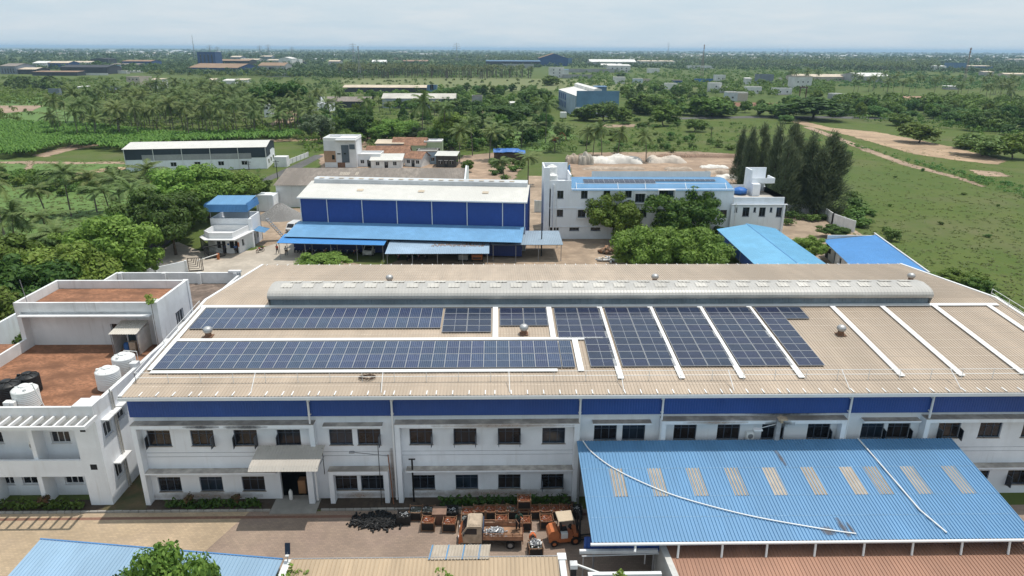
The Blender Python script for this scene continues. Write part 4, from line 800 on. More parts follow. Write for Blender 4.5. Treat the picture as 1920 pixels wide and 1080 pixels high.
s = MB(); s.extrude([(D/2-1.1, 10.1), (D/2-1.1, 10.9), (D/2-.8, 11.1), (D/2+.8, 11.1), (D/2+1.1, 10.9), (D/2+1.1, 10.1)], 'x', .6, L-.1); s.obj('ridge_vent', mat('pale_vent', (.62, .64, .66), .5, var=.04), BW)
s = MB()
for x in np.arange(1.5, L-1.5, 1.85): s = MB(); s.box(x, x+.9, D/2-.95, D/2-.2, 11.1, 11.115); s.obj('skylight_sheet', tanfar, BW)
for x in (9.5, 20.6, 32.1): s = MB(); s.add([(x, 2.9, 9.6), (x+1.1, 2.9, 9.6), (x+1.1, 3.8, 9.79), (x, 3.8, 9.79)], [(0, 1, 2, 3)]); s.obj('skylight_sheet', tanfar, BW)
for x in (.1, 4.9, 11.2, 17.4, 23.6, 29.8, 36, L-.15):
    s = MB(); s.tube((x, -.02, 8.8), (x, -.02, 4.4), .085, n=6); s.obj('downpipe', whitecl, BW)
s = MB(); s.box(-.3, L+.3, -.5, -.33, 8.68, 8.9); s.obj('gutter', whitecl, BW)
s = MB(); s.sheet((-.6, -6.8, 3.45), (L+.4, 0, 0), (0, 6.85, 1.0), .3, .04); s.obj('lean_to_roof', bluelean, BW)
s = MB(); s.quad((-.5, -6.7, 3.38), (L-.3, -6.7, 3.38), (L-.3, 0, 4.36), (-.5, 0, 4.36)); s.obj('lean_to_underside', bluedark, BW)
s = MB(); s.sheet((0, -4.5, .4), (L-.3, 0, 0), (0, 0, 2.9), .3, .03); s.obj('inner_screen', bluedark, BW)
BW.location = (-34.9, 119.6, 0); BW.rotation_euler.z = BWr
def carport(name, label, loc, w, d, zf_, zb, rm, rz=0, nposts=5, strip=None, side=False):
    t = thing(name, label, 'carport'); s = MB(); s.sheet((0, 0, zf_), (w, 0, 0), (0, d, zb-zf_), .3, .04); s.obj('roof', rm, t)
    s = MB(); s.quad((.05, .05, zf_-.06), (w-.05, .05, zf_-.06), (w-.05, d-.05, zb-.06), (.05, d-.05, zb-.06)); s.obj('roof_underside', steel, t)
    for i in range(nposts):
        x = .3+(w-.6)*i/(nposts-1)
        for y, z in ((.3, zf_), (d-.3, zb)): s = MB(); s.tube((x, y, 0), (x, y, z-.05), .055, n=6); s.box(x-.12, x+.12, y-.12, y+.12, 0, .03); s.obj('post', steel, t)
    s = MB()
    for i in range(nposts): x = .3+(w-.6)*i/(nposts-1); s.tube((x, .1, zf_-.12), (x, d-.1, zb-.12), .045, n=4)
    s.tube((.1, .3, zf_-.12), (w-.1, .3, zf_-.12), .045, n=4); s.obj('rafter', steel, t)
    if strip: s = MB(); random.seed(4); [s.add([(x, y, zf_+(zb-zf_)*y/d+.05), (x+.12, y, zf_+(zb-zf_)*y/d+.05), (x+.1, y+l, zf_+(zb-zf_)*(y+l)/d+.05), (x+.02, y+l, zf_+(zb-zf_)*(y+l)/d+.05)], [(0, 1, 2, 3)]) for x in np.arange(strip[0], strip[1], .15) for y, l in ((d*.42+random.uniform(0, .8)-.4, random.uniform(.3, 1.4)),)]; s.obj('rust_stain', rustroof, t)
    t.location = loc; t.rotation_euler.z = rz; return t
carport('blue_carport', 'blue ribbed carport roof sheltering parked motorcycles and a white van', (-36.9, 110.9, 0), 18.2, 3.9, 2.9, 3.45, mat('bright_blue_roof', (.075, .27, .60), .5, var=.05, big=.06), BWr*.85, 5)
carport('pale_carport', 'pale blue carport roof with a rust stained patch, in the middle', (-18.1, 105.9, 0), 16.8, 8.0, 2.45, 3.2, bluepale, .005, 5, (7.2, 16))
carport('grey_carport', 'pale grey blue carport roof raised on posts beside the stained one', (-1.0, 109.6, 0), 12.0, 8.4, 2.9, 3.15, mat('grey_blue_roof', (.30, .38, .46), .5, var=.05, big=.07), 0, 4)
# ------------------------------------------------------------------ three storey white building with blue roof
WB = thing('white_office', 'white three storey works building with blue curved roof and stair towers', 'office building', (31, 124, 0)); FY = 124.0
ow = [(11.6, 7.7, 9.15, 1.2), (16.05, 7.7, 9.15, 1.2), (20.2, 7.7, 9.15, 1.2), (24.2, 7.9, 9.15, 1.2), (26.4, 7.0, 8.6, 1.8), (31.2, 7.7, 9.2, 2.7), (11.6, 4.3, 5.6, 1.25), (15.7, 4.2, 5.6, 1.4), (30.4, 4.2, 5.7, 1.6), (42.2, 4.2, 5.55, 1.3), (10.6, 1.6, 2.2, 1.8), (14.4, 1.6, 2.2, 1.8), (18.4, 1.6, 2.2, 1.8), (36, 7.7, 9, 1.6), (35, 4.2, 5.6, 1.6), (38.5, 4.2, 5.6, 1.6), (27, 4.2, 5.6, 1.6)]
ops = [(x-w_/2-9.6, x+w_/2-9.6, a, b) for x, a, b, w_ in ow]+[(22.3-9.6, 23.4-9.6, 0, 2.1)]
s = MB(); s.wall(9.6, FY, 1, 0, 34.2, -.5, 9.5, .25, ops); s.wall(9.6, FY+12, 0, -1, 12, -.5, 9.5, .25); s.wall(43.8, FY+.25, 0, 1, 11.7, 0, 9.4, .2)
s.box(8.55, 9.6, 123.7, 124.3, 0, 13.4); s.box(8.55, 8.8, 124.3, 130, 0, 13.4); s.box(9.6, 13.6, FY+.003, FY+.25, 9.5, 11.0); s.box(13.35, 13.6, FY+.25, 130, 9.3, 12.0); s.box(8.8, 13.35, 129.7, 130, 9, 13.4); s.box(8.8, 13.35, FY+.3, 129.7, 10.0, 10.2)
s.box(9.6, 24, FY-.15, FY-.003, 5.85, 6.0); s.box(9.6, 22, FY-.15, FY-.003, 2.3, 2.42)
ro = [(45.3, 5.2, 6.1, .55), (47.9, 4.4, 6.1, 1.5), (50.1, 5.2, 6.1, .55), (52.1, 4.4, 6.1, 1.4), (54.3, 5.2, 6.1, .55), (56.4, 4.3, 6.1, 1.2)]; k = (53.4-43.6)/(57.6-44.2)
ro = [(43.6+(x-44.2)*k, a, b, w_*k*1.15) for x, a, b, w_ in ro]+[(45.5, .6, 1.6, 2.0), (48.4, .6, 1.6, 2.4), (51.8, .6, 1.6, 2.4)]
s.wall(43.8, FY-.3, 1, 0, 9.7, -.5, 8.0, .25, [(x-w_/2-43.8, x+w_/2-43.8, a, b) for x, a, b, w_ in ro]); s.wall(53.5, FY-.3, 0, 1, 11, -.5, 8.0, .25); s.box(39.5, 53.5, FY+10.4, FY+10.6, 6.9, 8.3)
s.box(43.5, 53.8, FY-.75, FY-.303, 6.65, 6.78); s.box(43.4, 43.9, FY-.6, FY-.303, 0, 6.65); s.box(53.1, 53.5, FY-.6, FY-.303, 0, 6.65)
s.obj('wall', white, WB)
MB().quad((39.5, FY, 7.1), (53.3, FY, 7.1), (53.3, FY+10.4, 7.1), (39.5, FY+10.4, 7.1)).obj('terrace_floor', mat('terrace_cement', (.50, .46, .41), .9, var=.1, big=.1), WB)
for x, a, b, w_ in ow: win(WB, 9.6, FY, 1, 0, x-w_/2-9.6, x+w_/2-9.6, a, b, frm, 3 if w_ > 1.5 else 2)
for x, a, b, w_ in ro: win(WB, 43.8, FY-.3, 1, 0, x-w_/2-43.8, x+w_/2-43.8, a, b, frm, 3 if w_ > 1.5 else 2)
roomback(WB, 9.7, FY, 1, 0, 34, 0, 9.3); roomback(WB, 43.8, FY-.3, 1, 0, 9.5, 0, 6.9)
for x, a, b, w_ in (ow[4], ow[7], ow[8], ow[5]):
    s = MB(); w2 = w_/2+.25; s.box(x-w2, x+w2, FY-.45, FY-.003, b+.08, b+.2); s.box(x-w2, x+w2, FY-.45, FY-.003, a-.2, a-.08); s.box(x-w2, x-w2+.12, FY-.45, FY-.003, a-.08, b+.08); s.box(x+w2-.12, x+w2, FY-.45, FY-.003, a-.08, b+.08); s.obj('window_surround', whitecl, WB)
s = MB(); s.tube((10.4, FY-.2, 0), (10.4, FY-.2, 10.3), .14, n=8); s.tube((11, FY-.12, 0), (11, FY-.12, 9), .06, n=6); s.tube((44.2, FY-.7, 0), (44.2, FY-.7, 7), .07, n=6); s.obj('downpipe', whitecl, WB)
pr = [(FY-.4, 9.3), (FY+2, 9.75), (FY+4.5, 10.15), (FY+6.5, 10.3), (FY+9, 10.1), (FY+12.3, 9.3)]
s = MB()
for (a, za), (b, zb) in zip(pr, pr[1:]): s.sheet((13.7, a, za), (30.1, 0, 0), (0, b-a, zb-za), .3, .035)
s.obj('roof', blueroof, WB)
s = MB(); s.sheet((19, FY+12.4, 9.4), (24, 0, 0), (0, .3, 1.2), .3, .03); s.obj('rear_parapet', whiteroof, WB)
s = MB(); s.add([(13.7, 129.5, 9.5), (13.7, 130.5, 12.9), (13.7, 134, 11.5), (13.7, 134, 9.5), (13.95, 129.5, 9.5), (13.95, 130.5, 12.9), (13.95, 134, 11.5), (13.95, 134, 9.5)], [(0, 1, 2, 3), (7, 6, 5, 4), (0, 4, 5, 1), (1, 5, 6, 2), (2, 6, 7, 3)]); s.obj('stair_cladding', blueroof2, WB)
s = MB()
for x in (14.6, 22.3, 27.4, 34.9, 42.4): s.tube((x, FY+.1, 9.4), (x, FY+1.4, 10.4), .06, n=5)
s.tube((14.6, FY+1.2, 10.25), (42.6, FY+1.2, 10.25), .045, n=5); s.obj('roof_railing', whitecl, WB)
s = MB(); s.box(49.2, 49.45, 131, 134.5, 7.1, 11.8); s.box(49.45, 53.3, 134.2, 134.45, 7.1, 11.8); s.box(49.45, 53.9, 130.8, 131.0, 9.3, 10.3); s.box(53.65, 53.9, 131, 134.2, 9.3, 10.3); s.box(49.45, 53.6, 131, 134.2, 9.2, 9.35); s.box(49.2, 50.6, 129.2, 131, 7.1, 9.4); s.box(53.25, 53.5, FY-.2, 134, 7.1, 8.0); s.box(53.5, 54.2, 128, 134, 5.6, 5.75); s.box(54.1, 54.2, 128, 134, 5.75, 6.6); s.obj('stair_tower', white, WB)
for r in range(2):
    for c in range(12): pass
pw = make_panel('solar_module', 1.9, .95, solar_b, 'land')
for r, n, x0 in ((0, 12, 16.3), (1, 7, 16.3)):
    for c in range(n*1 if r else 13): o = use(pw, (x0+.95+c*1.94, FY+4.6-r*1.05, 10.30-r*.17), 0, 'small dark solar panel on the blue curved roof of the white works building', 'panels on the blue curved roof'); o.rotation_euler = (.155, 0, 0)
use(tw, (10.2, 125.2, 10.2), 0, 'white water tank on the left roof tower of the white works building, nearer', 'white tanks on the roof tower', 1.05); use(tw, (10.3, 128.2, 11.2), 0, 'white water tank standing higher at the back of the left roof tower', 'white tanks on the roof tower', 1.1)
MB().box(9.2, 11.4, 127.1, 129.3, 10.2, 11.2).obj('tank_plinth', white, WB)
tp = MB(); tp.ico((47.3, 131, 7.75), 1.5, 5, .12, 0, 2, .5); tp.obj('covered_pile', tarpb, label='bundle under a bright blue tarpaulin on the works building terrace', cat='tarpaulin', loc=(47.3, 131, 7.1))
# ------------------------------------------------------------------ blue roofed sheds at the right
s1 = thing('blue_hip_shed', 'open sided shed with sky blue gable roof by the factory back edge', 'shed', (44, 108, 0))
s = MB(); s.sheet((37.6, 88, 3.9), (1.0, 28, 0), (5.6, .7, .75), .3, .04); s.sheet((48.4, 88, 3.9), (.85, 28.6, 0), (-5.2, .7, .75), .3, .04); s.obj('roof', bluesheet, s1)
s = MB(); s.sheet((38.6, 115.0, 2.3), (-1.0, -27, 0), (0, 0, 1.55), .3, .03); s.obj('side_cladding', blueclad, s1)
s = MB(); s.tube((43.2, 88.7, 4.66), (44.15, 116.9, 4.66), .06, n=5); s.obj('ridge_cap', blueroof2, s1)
for y in (114, 108, 102, 96):
    s = MB(); s.tube((38.6-(115-y)*.037, y, 0), (38.6-(115-y)*.037, y, 3.8), .08, n=6); s.obj('post', steel, s1)
MB().box(44, 44.2, 90, 115, 0, 3.9).obj('inner_wall', dark, s1)
s2 = thing('blue_mono_shed', 'white walled shed with mid blue sloping roof beside the green field', 'shed', (60, 108, 0))
s = MB(); s.sheet((52.8, 92.5, 2.75), (3.6, 20.6, 0), (8.6, -1.0, 1.1), .3, .04); s.obj('roof', mat('sheet_blue_roof', (.11, .31, .62), .5, var=.04, big=.06), s2)
s = MB(); s.wall(57.0, 113.2, -.172, -.985, 20.8, 0, 2.75, .2, [(2.2, 3.4, 1.0, 2.0), (8, 9.2, 1, 2), (12, 13.2, 1, 2), (5, 6, 0, 2.1), (16, 17, 0, 2.1)]); s.wall(65.0, 113.0, -.99, .03, 8, 0, 3.6, .2); s.wall(61.6, 91.6, .17, .985, 21.8, 0, 3.8, .2); s.obj('wall', white2, s2)
MB().box(56.6, 56.7, 95, 112, 0, 2.6).obj('interior', dark, s2)
s = MB(); s.tube((61.5, 91.2, 3.95), (65.2, 113.2, 3.95), .12, n=5); s.obj('roof_trim', whitecl, s2)
for x, y, m, l in ((38.9, 105.0, orange, 'orange drum beside the sky blue shed'), (39.7, 104.4, cloth_b, 'blue drum beside the sky blue shed'), (39.0, 103.6, rustor, 'rust coloured drum beside the sky blue shed')):
    s = MB(); s.lathe([(0, 0), (.3, 0), (.31, .3), (.29, .32), (.31, .34), (.31, .6), (.29, .62), (.3, .9), (0, .9)], (0, 0, 0), 14); s.obj('oil_drum', m, label=l, cat='drum', at=(x, y, 0))
# ------------------------------------------------------------------ gatehouse
GH = thing('gatehouse', 'white gatehouse with blue canopy roof and a lower flat roofed guard room', 'gatehouse', (-47, 117, 0))
s = MB(); s.wall(-50.6, 118.6, 1, 0, 6.9, 0, 5.25, .25); s.wall(-43.7, 118.85, 0, 1, 5.4, 0, 5.25, .25, [(1, 1.9, 0, 2.1), (2.6, 3.4, .9, 2)]); s.wall(-50.6, 124.2, 0, -1, 5.4, 0, 5.25, .25); s.wall(-43.7, 124.2, -1, 0, 6.9, 0, 5.25, .25); s.box(-50.35, -43.95, 118.9, 124, 4.2, 4.35); s.box(-49.6, -45, 122.5, 122.7, 4.35, 6.6); s.box(-43.95, -43.4, 118.3, 119, 0, 5.2); s.obj('wall', white, GH)
s = MB(); s.sheet((-50.9, 118.4, 7.75), (7.0, 0, 0), (0, 5.6, .5), .3, .04); s.obj('canopy_roof', blueroof, GH)
s = MB(); s.sheet((-51.2, 118.15, 6.5), (7.6, 0, 0), (.0, .1, 1.3), .25, .03); s.sheet((-43.6, 118.2, 6.7), (.0, 5.9, 0), (-.25, 0, 1.3), .25, .03); s.sheet((-51.2, 124, 6.7), (0, -5.8, 0), (.25, 0, 1.3), .25, .03); s.obj('canopy_fascia', blueroof2, GH)
for x in (-50.5, -43.85):
    for y in (118.8, 124): s = MB(); s.tube((x, y, 5.2), (x, y, 7.7), .06, n=6); s.obj('post', steel, GH)
poly = [(-49.3, 112.0), (-44.2, 112.0), (-43.0, 118.5), (-50.6, 118.5), (-50.9, 114.0)]
s = MB(); wl2 = [(-48.6, 114.6), (-44.5, 114.6), (-43.9, 118.55), (-50.2, 118.55), (-50.3, 115.8)]
s.wall(-48.6, 114.6, 1, 0, 4.1, 0, 3.0, .2, [(.25, .95, .9, 2.2), (1.1, 1.75, .0, 2.2), (2.4, 3.2, .9, 2.2), (3.3, 3.85, 0, 2.2)]); s.wall(-44.5, 114.6, .15, .988, 4, 0, 3.0, .2, [(1.0, 1.8, 1, 2.2)]); s.wall(-50.3, 115.8, .82, -.577, 2.07, 0, 3, .2); s.wall(-50.3, 118.5, 0, -1, 2.7, 0, 3, .2); s.obj('guard_room_wall', white, GH)
MB().prism([(-48.4, 114.9), (-44.8, 114.9), (-44.3, 118.4), (-49.9, 118.4), (-49.9, 116.2)], .02, 2.9).obj('interior', dark, GH)
s = MB(); s.prism(poly, 3.0, 3.14); ins = [(-48.7, 112.9), (-44.8, 112.9), (-43.8, 118.5), (-50.0, 118.5), (-50.2, 114.5)]
for (a, b), (c, d) in zip(ins, ins[1:]+ins[:1]):
    L_ = math.hypot(c-a, d-b); s.wall(a, b, (c-a)/L_, (d-b)/L_, L_, 3.14, 4.1, .18)
s.obj('flat_roof', whitecl, GH)
s = MB(); s.sheet((-43.6, 119.3, 2.9), (0, 3.2, 0), (2.0, 0, -.45), .25, .03); s.obj('side_awning', blueroof, GH)
st = MB(); [st.box(-42.3+i*.28, -41.9+i*.28, 122.6, 123.6, 4.1-i*.36, 4.15-i*.36) for i in range(11)]; st.tube((-42.3, 122.6, 4.9), (-39.2, 122.6, 1), .03, n=4); st.tube((-42.3, 122.6, 4.1), (-39.2, 122.6, .15), .05, n=4); st.tube((-42.3, 123.6, 4.1), (-39.2, 123.6, .15), .05, n=4); st.obj('outside_stair', steel, GH)
ns = MB(); ns.box(-46.55, -46.2, 114.57, 114.59, 1.5, 1.8); ns.obj('notice_board', cloth_b, GH); ns = MB(); ns.box(-44.75, -44.5, 114.56, 114.58, 1.2, 2.0); ns.obj('notice_board', orange, GH)
# gates, barrier
def gate(name, label, a, b, h, chevron=False):
    t = thing(name, label, 'gate', (a[0], a[1], 0)); s = MB(); A, B = Vector((a[0], a[1], 0)), Vector((b[0], b[1], 0)); L = (B-A).length
    for p, q in (((0, .1), (0, h)), ((1, .1), (1, h)), ((0, .1), (1, .1)), ((0, h), (1, h))): s.tube(A+(B-A)*p[0]+Vector((0, 0, p[1])), A+(B-A)*q[0]+Vector((0, 0, q[1])), .06, n=5)
    s.obj('gate_frame', darkst, t); s = MB(); n = (B-A).cross(Vector((0, 0, 1))).normalized()*.02
    def slat(p, q): 
        P, Q = A+(B-A)*p[0]+Vector((0, 0, p[1])), A+(B-A)*q[0]+Vector((0, 0, q[1])); s.tube(P, Q, .05, n=4)
    if chevron:
        for i in range(6): f = i/6; slat((0, .15+h*.85*f), (.85-f*.7 if i else .9, .15+h*.85*f)); slat((.9-f*.75, h), (.9-f*.75, .15+h*.85*f))
    else:
        k = 9
        for i in range(k): z = .2+(h-.3)*i/(k-1); slat((0, z), (1, z))
    s.obj('slat', darkst, t); return t
gate('metal_gate', 'black metal gate leaf with stepped white gaps near the parapet', (-49.0, 104.4), (-46.9, 104.8), 2.2, True)
gate('metal_gate', 'open black slatted gate leaf in front of the guard room', (-49.0, 110.8), (-46.5, 113.0), 2.2); gate('metal_gate', 'long black slatted sliding gate left of the guard room', (-52.3, 117.5), (-49.2, 112.8), 2.1)
bt = thing('boom_barrier', 'orange boom barrier post with a long raised white arm', 'barrier', (-46.9, 111.0, 0)); s = MB(); s.bbox(-47.1, -46.7, 110.85, 111.15, 0, 1.1); s.obj('post', orange, bt); s = MB(); s.tube((-46.8, 111.0, 1.0), (-48.9, 107.4, .9), .06, n=6); s.obj('arm', plastw, bt)
# boundary walls
def bwall(name, label, pts, h=1.9, m=None, t=.18):
    o = thing(name, label, 'wall', (*pts[0], 0)); s = MB()
    for (a, b), (c, d) in zip(pts, pts[1:]):
        L_ = math.hypot(c-a, d-b); s.wall(a, b, (c-a)/L_, (d-b)/L_, L_, 0, h, t); n = max(1, int(L_/3))
    s.obj('masonry', m or white2, o)
    for (a, b), (c, d) in zip(pts, pts[1:]):
        L_ = math.hypot(c-a, d-b); n = max(1, int(L_/3.2))
        for i in range(n+1): x, y = a+(c-a)*i/n, b+(d-b)*i/n; s = MB(); s.box(x-.15, x+.15, y-.15, y+.15, 0, h+.08); s.obj('pier', m or white2, o)
    return o
W_ = lambda *p: [tuple(G(*q))[:2] for q in p]
bwall('boundary_wall', 'white boundary wall running from the road to the black gate', [(-55.5, 97.5), (-49.3, 104.3)], 1.8, white)
bwall('boundary_wall', 'white compound wall behind the works building, ending at the field', W_((1475, 402), (1535, 402), (1560, 420), (1600, 435)), 2.2)
bwall('boundary_wall', 'low white wall along the field edge beyond the blue roofed shed', [(66.2, 116.5), (63.5, 98), (59, 80)], 1.6)
bwall('boundary_wall', 'pale wall between the warehouse and the works building', W_((1003, 398), (1022, 398)), 2.6)
gl = MB(); random.seed(2)
for k in range(9): gl.ico((-33.6+random.uniform(-1.6, 1.6)-6, 135+random.uniform(-1, 1), 0), 1.1, k, .2, 0, 2, .5)
gl = MB(); n = 28; rings = [(4.6, 0), (3.4, .7), (2.1, 1.7), (.9, 2.6), (.1, 2.95)]; rr = random.Random(6); vs = [((r*(1+rr.uniform(-.08, .08)))*math.cos(2*math.pi*k/n)*1.1, r*(1+rr.uniform(-.08, .08))*math.sin(2*math.pi*k/n), z*(1+rr.uniform(-.05, .05))) for r, z in rings for k in range(n)]
gl.add(vs, [(i*n+k, i*n+(k+1) % n, (i+1)*n+(k+1) % n, (i+1)*n+k) for i in range(4) for k in range(n)], 0, True); gp = G(527, 407); gl.obj('gravel_pile', mat('gravel', (.27, .26, .25), .95, var=.25, scale=4, bump=1), label='cone shaped heap of grey gravel left of the blue warehouse', cat='gravel heap', at=(gp.x, gp.y, 0), kind=None)
# ------------------------------------------------------------------ grey gabled warehouse and the white / charcoal one
h = Hut('grey_roof_warehouse', 'long white walled warehouse with weathered grey brown sheet roof', 'warehouse', (-28.3, 151.2, 0), 41.5, 22, 5.0, R(.2), 'gable', 1.9, white2, greyroof, .4)
s = MB(); s.add([(20.9, -.5, 0), (20.9, 22.5, 0), (20.9, 22.5, 5.6), (20.9, 11, 7.6), (20.9, -.5, 5.6), (21.2, -.5, 0), (21.2, 22.5, 0), (21.2, 22.5, 5.6), (21.2, 11, 7.6), (21.2, -.5, 5.6)], [(0, 1, 2, 3, 4), (9, 8, 7, 6, 5), (4, 3, 8, 9), (3, 2, 7, 8), (0, 4, 9, 5)]); s.obj('gable_parapet', white, h.t)
s = MB()
for x in (-8, -7.2, -6.4, -4.4): s.add([(x, 6.2, 6.16), (x+.7, 6.2, 6.16), (x+.7, 8.2, 6.5), (x, 8.2, 6.5)], [(0, 1, 2, 3)])
s.obj('skylight_sheet', skyl2, h.t); h.done()
MB().box(-52.3, -48.5, 147, 151, 0, 3.4).box(-52.3, -48.6, 146.9, 147, 0, 3.6).obj('outbuilding', white, label='plain white outbuilding at the left end of the grey roofed warehouse', cat='outbuilding', loc=(-50.4, 147, 0))
a, b = G(238, 322), G(502, 316); rz = math.atan2(b.y-a.y, b.x-a.x); Lw = (b-a).length
h = Hut('charcoal_warehouse', 'white roofed warehouse with charcoal upper cladding and white lower walls', 'warehouse', ((a.x+b.x)/2, (a.y+b.y)/2, 0), Lw, 15.5, 6.3, rz, 'gable', 1.0, white, whiteroof, .35)
s = MB(); s.box(-Lw/2-.03, Lw/2+.03, -.06, -.003, 4.6, 6.25); s.box(-Lw/2-.03, -Lw/2+4.6, -.06, -.003, 3.3, 4.6); s.box(Lw/2-4.2, Lw/2+.03, -.06, -.003, 3.3, 4.6); s.add([(Lw/2+.05, 0, 3.3), (Lw/2+.05, 7, 3.3), (Lw/2+.05, 7, 4.6), (Lw/2+.05, 12, 4.6), (Lw/2+.05, 15.5, 3.9), (Lw/2+.05, 15.5, 6.3), (Lw/2+.05, 7.75, 7.2), (Lw/2+.05, 0, 6.3)], [(0, 1, 2, 3, 4, 5, 6, 7)]); s.obj('charcoal_cladding', darkclad, h.t)
s = MB(); s.box(-Lw/2+4.6, Lw/2-4.2, -.05, -.004, 3.0, 4.55); s.obj('grey_cladding', greyclad, h.t)
for i in range(6): s = MB(); x = -Lw/2+.1+i*(Lw-.2)/5; s.tube((x, -.15, 0), (x, -.15, 6.2), .1, n=6); s.obj('downpipe', whitecl, h.t)
h.win(1, 5, 1.3, 0, 1.5, 1.1, u0=.08, u1=.92); h.win(1, 3, 1.2, 0, 1.4, 1.2, side='r').done()
MB().bbox(-66.5, -62.8, 206, 209, 0, 3.0).obj('outbuilding', white2, label='small white annex at the right end of the charcoal warehouse', cat='outbuilding', loc=(-64.5, 207, 0))
bwall('boundary_wall', 'low white wall along the lane right of the charcoal warehouse', W_((533, 312), (578, 294)), 1.5)
# ------------------------------------------------------------------ village houses behind
hy = 205.0
h = Hut('brown_white_house', 'two storey house with tan lower band, white top and slate blue panels', 'house', (-46.5, 205.3, 0), 9.5, 9, 7.8, 0, 'flat', .9, mat('house_white', (.72, .73, .75), .8, var=.03), whitecl)
s = MB(); s.box(-4.78, -1.4, -.12, -.003, 1.6, 4.9); s.obj('tan_cladding', tanwall, h.t); s = MB(); s.box(.4, 2.6, -.14, -.003, 1.5, 6.6); s.box(2.8, 4.4, -.12, -.003, 5.4, 6.8); s.obj('slate_panel', mat('slate_blue', (.10, .13, .16), .7), h.t)
s = MB(); s.box(-.9, .1, -.1, -.003, 3.9, 4.2); s.box(1.1, 1.7, -.16, -.003, 3.9, 4.3); s.box(-2.5, -1.7, -.16, -.003, 2.4, 3.7); s.obj('window', glass, h.t); s = MB(); s.box(-1.0, 4.9, -1.0, 9, 8.0, 8.25); s.obj('roof_slab', whitecl, h.t); s = MB(); s.box(-1, 1.2, -.1, -.003, .05, 1.5); s.obj('gate', tankrust, h.t); h.done()
for a in (('white_annex', 'low white flat roofed annex right of the two storey house', 'house', (-38.5, 207, 0), 7, 7, 3.2, 0, 'flat', .6, white, whitecl), ('white_shed', 'broad white sheet roof sloping in front of the village houses', 'shed', (-32.8, 203.5, 0), 9, 6.5, 2.4, R(2), 'shed', 1.0, white2, whiteroof),
          ('tiled_house', 'low house with long clay tile roof behind the white annex', 'house', (-34, 214, 0), 13, 7, 2.9, 0, 'gable', 1.9, white2, redtile), ('tiled_house', 'green walled house with terracotta tile roof and white gable end', 'house', (-29.5, 232, 0), 11, 8, 3.2, R(-2), 'gable', 2.0, greenwall, redtile),
          ('white_house', 'small flat white house right of the green tiled house', 'house', (-21.5, 233, 0), 6, 6, 4, 0, 'flat', .4, greenwall, whitecl), ('tiled_house', 'small house with faded clay tiles beside the pale blue walls', 'house', (-25.3, 207, 0), 5.5, 6, 2.6, R(-20), 'gable', 1.6, white2, redtile),
          ('blue_house', 'small pale blue walled house among the yard clutter', 'house', (-21.5, 212, 0), 6, 6, 3.6, 0, 'flat', .4, mat('pale_blue_wall', (.42, .55, .66), .8), concrete), ('open_shed', 'open grey shed with bright metal roof at the brown yard', 'shed', (-15.3, 206, 0), 6, 6, 3.4, R(-4), 'shed', .5, mat('shed_dark', (.07, .065, .06), .9), galv if False else whiteroof),
          ('white_shed', 'pale sheet roofed shed behind the two storey house', 'shed', (-36, 232, 0), 9, 6, 3.6, 0, 'shed', .6, greyclad, tanfar)):
    h = Hut(*a); h.win(1, 3, 1.0, 0, 1, 1).door(h.w*.5); h.done()
tsd = thing('tarp_shed', 'low open shed draped with a bright blue tarpaulin among the palms', 'shed', (3, 214, 0))
p0, p1 = G(925, 304), G(985, 304)
s = MB(); nx = 14; rr = random.Random(4)
vs = [(p0.x+(p1.x-p0.x)*i/nx, p0.y+j*1.1, 3.1+.9*math.sin(j/4*math.pi)+rr.uniform(-.1, .1)-(.5 if i > 11 else 0)) for j in range(5) for i in range(nx+1)]; s.add(vs, [(j*15+i, j*15+i+1, (j+1)*15+i+1, (j+1)*15+i) for j in range(4) for i in range(nx)]); s.obj('tarpaulin', tarpb, tsd)
s = MB(); s.box(p0.x+.2, p1.x-.2, p0.y+.3, p0.y+4, 0, 2.7); s.obj('wall', mat('thatch_dark', (.07, .05, .035), .95, var=.25), tsd)
# tarpaulin heaps in the yard
def heap(name, label, px, py, w, d, hh, m, seed, n=44):
    n = max(n, 36); c = G(px, py); rr = random.Random(seed); s = MB(); ph = [rr.uniform(0, 6) for _ in range(6)]; vs = []
    for j in range(13):
        for i in range(n+1):
            u, v = i/n*2-1, j/12*2-1; e = max(abs(u)**3, abs(v)**2.5); base = max(0, 1-max(abs(u)**6, abs(v)**4)); lump = .60+.11*math.sin(u*5+ph[0])+.09*math.sin(u*11+v*5+ph[1])+.07*math.sin(v*7+ph[2]+u*4)+.05*math.sin(u*23+v*9+ph[5])+rr.uniform(-.03, .03)
            vs.append((c.x+u*w/2*(1+.06*math.sin(v*5+ph[3])), c.y+v*d/2*(1+.15*math.sin(u*6+ph[4])), max(0, hh*base**.5*lump)))
    s.add(vs, [(j*(n+1)+i, j*(n+1)+i+1, (j+1)*(n+1)+i+1, (j+1)*(n+1)+i) for j in range(12) for i in range(n)], 0, True); s.obj(name, m, label=label, cat='covered heap', loc=(c.x, c.y, 0))
heap('tarp_heap', 'long bright white tarpaulin heap in the sandy yard, the biggest one', 1155, 304, 16, 7, 2.9, tarpw, 1); heap('tarp_heap', 'cream tarpaulin heap right of the biggest white one', 1248, 303, 12, 7, 2.3, mat('cream_tarp', (.62, .54, .46), .85, var=.1, bump=.4), 2)
heap('tarp_heap', 'tall rounded grey cream heap at the left of the sandy yard', 1098, 307, 4.6, 5, 4.6, mat('grey_tarp', (.44, .40, .34), .85, var=.1, bump=.5), 3, 16); heap('tarp_heap', 'brownish cream heap at the far left of the sandy yard', 1074, 305, 4.6, 5, 3.6, tarpc, 4, 16)
